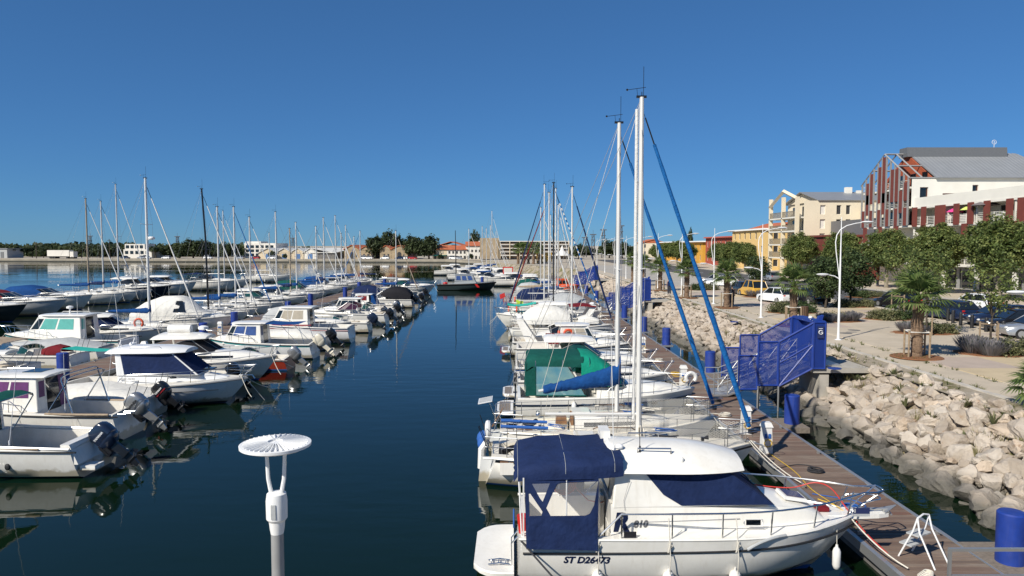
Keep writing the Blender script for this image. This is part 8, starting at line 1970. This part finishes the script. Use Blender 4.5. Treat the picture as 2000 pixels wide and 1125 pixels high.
def car(paint, loc, rz, label, van=False):
    k = (paint, van)
    if k not in cars: cars[k] = make_car(paint, van); cars[k].location = loc; cars[k].rotation_euler = (0,0,rz); cars[k]['label'] = label; return cars[k]
    return copy_thing(cars[k], loc, rz, label)
p = gp(1888,606,GZ); car('car_white', (p.x,p.y+1.4,GZ+.01), radians(-80), 'white hatchback driving behind the bollards')
p = gp(1902,640,GZ); car('car_navy', (p.x+.2,p.y+1.3,GZ+.01), radians(-12), 'dark navy car, left one of the parked dark cars')
p = gp(1935,652,GZ); car('car_black', (p.x+.2,p.y+1.2,GZ+.01), radians(-12), 'black hatchback parked in front of the navy car')
p = gp(1972,664,GZ); car('car_silver', (p.x+.1,p.y+1.0,GZ+.01), radians(-12), 'silver car cut off by the right edge')
for u, v, c, a, lb_, vn in ((1500,590,'car_white',-75,'white car parked left of the second palm',False), (1462,578,'car_yellow',-85,'yellow van parked along the road',True), (1440,574,'car_black',-85,'dark car parked behind the yellow van',False), (1385,560,'car_white',-20,'white car beside the third lamp post',False), (1372,556,'car_silver',-20,'silver car beside the fourth lamp post',False), (1566,592,'car_black',-80,'dark car half hidden behind the second palm',False), (1475,545,'car_white',-85,'distant white car before the red block',False), (1498,548,'car_silver',-85,'distant silver car before the pale yellow block',False), (1735,600,'car_black',-80,'dark car half hidden behind the nearest palm',False), (1830,622,'car_navy',-80,'dark car partly behind the palm and bollards',False)):
    p = gp(u, v, GZ); car(c, (p.x,p.y+1.2,GZ+.01), radians(a), lb_, vn)
for u, c, lb_, vn in ((253,'car_navy','dark blue car by the small white building on the far quay',False), (270,'car_silver','silver car right of the small white building',False), (295,'car_white','white van by the tall white mast on the far quay',True), (318,'car_white','white car on the far quay left of the dark trees',False), (415,'car_white','white van right of the black mast on the far quay',True), (462,'car_silver','silver car left of the office block',False), (492,'car_red','red car before the office block',False), (524,'car_white','white van before the first warehouse',True), (712,'car_white','white car before the stone houses',False), (721,'car_white','white van beside the ivy covered tree',True), (744,'car_white','white van before the narrow stone house',True), (772,'car_navy','dark car before the rightmost stone house',False), (780,'car_white','white car before the rightmost stone house',False), (815,'car_red','red car under the paired plane trees',False), (895,'car_white','white van before the terrace',True), (905,'car_silver','silver car before the terrace',False)):
    x, y_ = fq(u, 7); car(c, (x,y_,FZ), radians(-13+180*(u % 2)), lb_, vn)
# bollards
for i, (u, v) in enumerate(((1841,624),(1851,627),(1861,631),(1876,636),(1898,641),(1926,648),(1959,656),(1829,620),(1820,617))):
    p = gp(u, v, GZ+.05); t = thing('bollard', p, 0, '%s dark bollard from the right in the row before the cars' % ORD[{6:0,5:1,4:2,3:3,2:4,1:5,0:6,7:7,8:8}[i]].replace('nearest','first'), 'bollard', 'dark bollards')
    m_ = MB(); m_.lathe((0,0,0), [(.105,0),(.105,.8),(.1,.83)], 12); m_.build('shaft', 'bollard', t); m_ = MB(); m_.lathe((0,0,.83), [(.1,0),(.08,.04),(.02,.055)], 12); m_.build('cap', 'bollard', t)
p = gp(1571,622,GZ+.03); t = thing('litter_bin', p, 0, 'brown slatted litter bin beside the second palm', 'bin')
for k in range(14): a = 2*pi*k/14; m_ = MB(); m_.obox((.26*cos(a),.26*sin(a)), a+pi/2, .09, .03, .05, .85); m_.build('slat', 'brown_bin', t, 0)
m_ = MB(); m_.lathe((0,0,0), [(.24,0),(.24,.82)], 16); m_.build('liner', 'bollard', t); m_ = MB(); m_.lathe((0,0,.85), [(.28,0),(.28,.03),(.2,.04)], 16); m_.build('rim', 'brown_bin', t)
# power pedestals along the pontoons
k = 0
for i, (x, y_) in enumerate(((8.25,22.6),(8.35,24.9),(8.2,33.5),(8.2,44),(8.2,55),(8.2,66),(-22.1,31.5),(-22.0,42),(-22.0,53),(-22.0,64))):
    lb_ = ['white service post on the pontoon at the netted sloop\'s bow', 'white service post at the bow of the sloop with blue sail cover', 'white service post by the nearest gangway', 'white service post fourth along the right pontoon', 'white service post fifth along the right pontoon', 'white service post sixth along the right pontoon', 'white service post on the left pontoon beside the navy covered cruiser', 'second white service post along the left pontoon', 'third white service post along the left pontoon', 'fourth white service post along the left pontoon'][i]
    t = thing('service_post', (x,y_,DZ), 0, lb_, 'service post', 'white pontoon service posts'); m_ = MB(); m_.hexa([(-.17,-.14,0),(.17,-.14,0),(.17,.14,0),(-.17,.14,0)], [(-.14,-.12,.85),(.14,-.12,.85),(.14,.12,.85),(-.14,.12,.85)]); m_.build('body', 'plastic_white', t, 0)
    m_ = MB(); m_.hexa([(-.18,-.15,.85),(.18,-.15,.85),(.18,.15,.85),(-.18,.15,.85)], [(-.12,-.1,1.0),(.12,-.1,1.0),(.12,.1,1.0),(-.12,.1,1.0)]); m_.build('cap', 'plastic_white', t, 0); m_ = MB(); m_.box(-.1,-.02,-.155,-.13,.5,.64); m_.box(.02,.1,-.155,-.13,.5,.64); m_.build('socket', 'rope_blue', t, 0)
    m_ = MB(); m_.torus((.0,-.19,.35), .12, .018, 'y', 14, 5); m_.build('cable_coil', 'rope_yellow', t)
# two-step stool on the pontoon
t = thing('step_stool', (8.75,14.75,DZ), radians(-60), 'white folding two step stool standing on the near pontoon', 'step stool'); t.scale = (1.05,)*3
for s_ in (-1, 1):
    m_ = MB(); m_.tube([(-.32,s_*.24,0),(-.05,s_*.22,.62),(.02,s_*.2,.9)], .018, 6); m_.build('front_leg', 'lamp_white', t); m_ = MB(); m_.tube([(.42,s_*.24,0),(.08,s_*.22,.62),(.02,s_*.2,.9)], .018, 6); m_.build('rear_leg', 'lamp_white', t)
m_ = MB(); m_.tube([(.02,-.2,.9),(.02,0,.95),(.02,.2,.9)], .018, 6); m_.build('handle', 'lamp_white', t)
for x, z in ((-.2,.27),(-.06,.52)): m_ = MB(); m_.box(x-.13,x+.13,-.22,.22,z,z+.03); m_.build('step', 'canvas_grey', t, 0)
# mooring buoy fender lying on the pontoon edge and coiled line
t = thing('coiled_rope', (8.35,13.9,DZ), 0, 'white coiled mooring rope on the near pontoon edge', 'rope'); m_ = MB()
for k in range(5): m_.torus((.02*k,.01*k,.03+.02*k), .13-.012*k, .018, 'z', 14, 5)
m_.build('coil', 'rope_white', t)
# people, far off
def person(loc, rz, label, shirt):
    t = thing('person', loc, rz, label, 'person')
    V = [(0,0,.95),(0,0,1.2),(0,0,1.42),(0,0,1.52),(0,0,1.68),(0,.1,.9),(.03,.11,.5),(0,.1,.06),(.1,.11,.03),(0,-.1,.9),(.06,-.11,.5),(-.05,-.1,.06),(.05,-.11,.03),(0,.2,1.4),(.02,.25,1.12),(.1,.24,.88),(0,-.2,1.4),(-.02,-.25,1.12),(.06,-.24,.88)]
    E = [(0,1),(1,2),(2,3),(3,4),(0,5),(5,6),(6,7),(7,8),(0,9),(9,10),(10,11),(11,12),(2,13),(13,14),(14,15),(2,16),(16,17),(17,18)]
    Rr = [.15,.14,.13,.055,.105,.09,.065,.045,.04,.09,.065,.045,.04,.065,.045,.035,.065,.045,.035]
    me = bpy.data.meshes.new('body'); me.from_pydata(V, E, []); o = bpy.data.objects.new('body', me); COL.objects.link(o); o.parent = t
    o.modifiers.new('skin', 'SKIN'); 
    for i, v in enumerate(me.skin_vertices[0].data): v.radius = (Rr[i], Rr[i]); v.use_root = (i == 0)
    s_ = o.modifiers.new('s', 'SUBSURF'); s_.levels = 1; s_.render_levels = 1; me.materials.append(M('skin'))
    c = MB(); c.loft([[(a*cos(2*pi*k/10), b_*sin(2*pi*k/10), z) for k in range(10)] for a, b_, z in ((.17,.2,.92),(.16,.19,1.15),(.16,.23,1.38),(.1,.14,1.46))]); c.build('shirt', shirt, t)
    for s2 in (-1, 1): c = MB(); c.loft([[(x+a*cos(2*pi*k/8), s2*.1+a*sin(2*pi*k/8), z) for k in range(8)] for a, x, z in ((.125,.0,.95),(.1,.03,.5),(.085,-.01,.12))]); c.build('trouser_leg', 'trousers_dark', t)
    c = MB(); c.ball((-.02,0,1.72), .1, .095, .09, 10, 6); c.build('hair', 'bark_dark', t)
p = gp(1714,560,GZ+.1); person(p, 2.0, 'person in orange top walking past the shop fronts', 'shirt_orange')
p = gp(1429,598,GZ+.05); person(p, 1.0, 'person in dark clothes behind the third palm', 'trousers_dark')
p = gp(1307,575,GZ+.05); person(p, 1.5, 'person in dark clothes far along the promenade', 'canvas_navy')

for i, (x, y_) in enumerate(((8.6,17.6),(9.0,20.6),(8.4,27.5),(8.8,30.2),(8.5,36.5),(8.6,41.0))):
    t = thing('coiled_hose', (x,y_,DZ), i, '%s coiled hose or line lying on the right pontoon' % ORD[i], 'hose', 'coils on the right pontoon'); m_ = MB()
    for k in range(6): m_.torus((.03*sin(k*2+i),.03*cos(k*3),.02+.018*k), .2-.015*(k % 3), .015, 'z', 16, 5)
    m_.tube(smooth_pts([(.2,0,.02),(.5,.2,.015),(.4,.6,.015),(-.1,.9,.015),(-.5,1.1,.02)]), .014, 5); m_.build('coil', ['rope_blue','rope_dark','rope_white','rope_dark','rope_yellow','rope_white'][i], t)
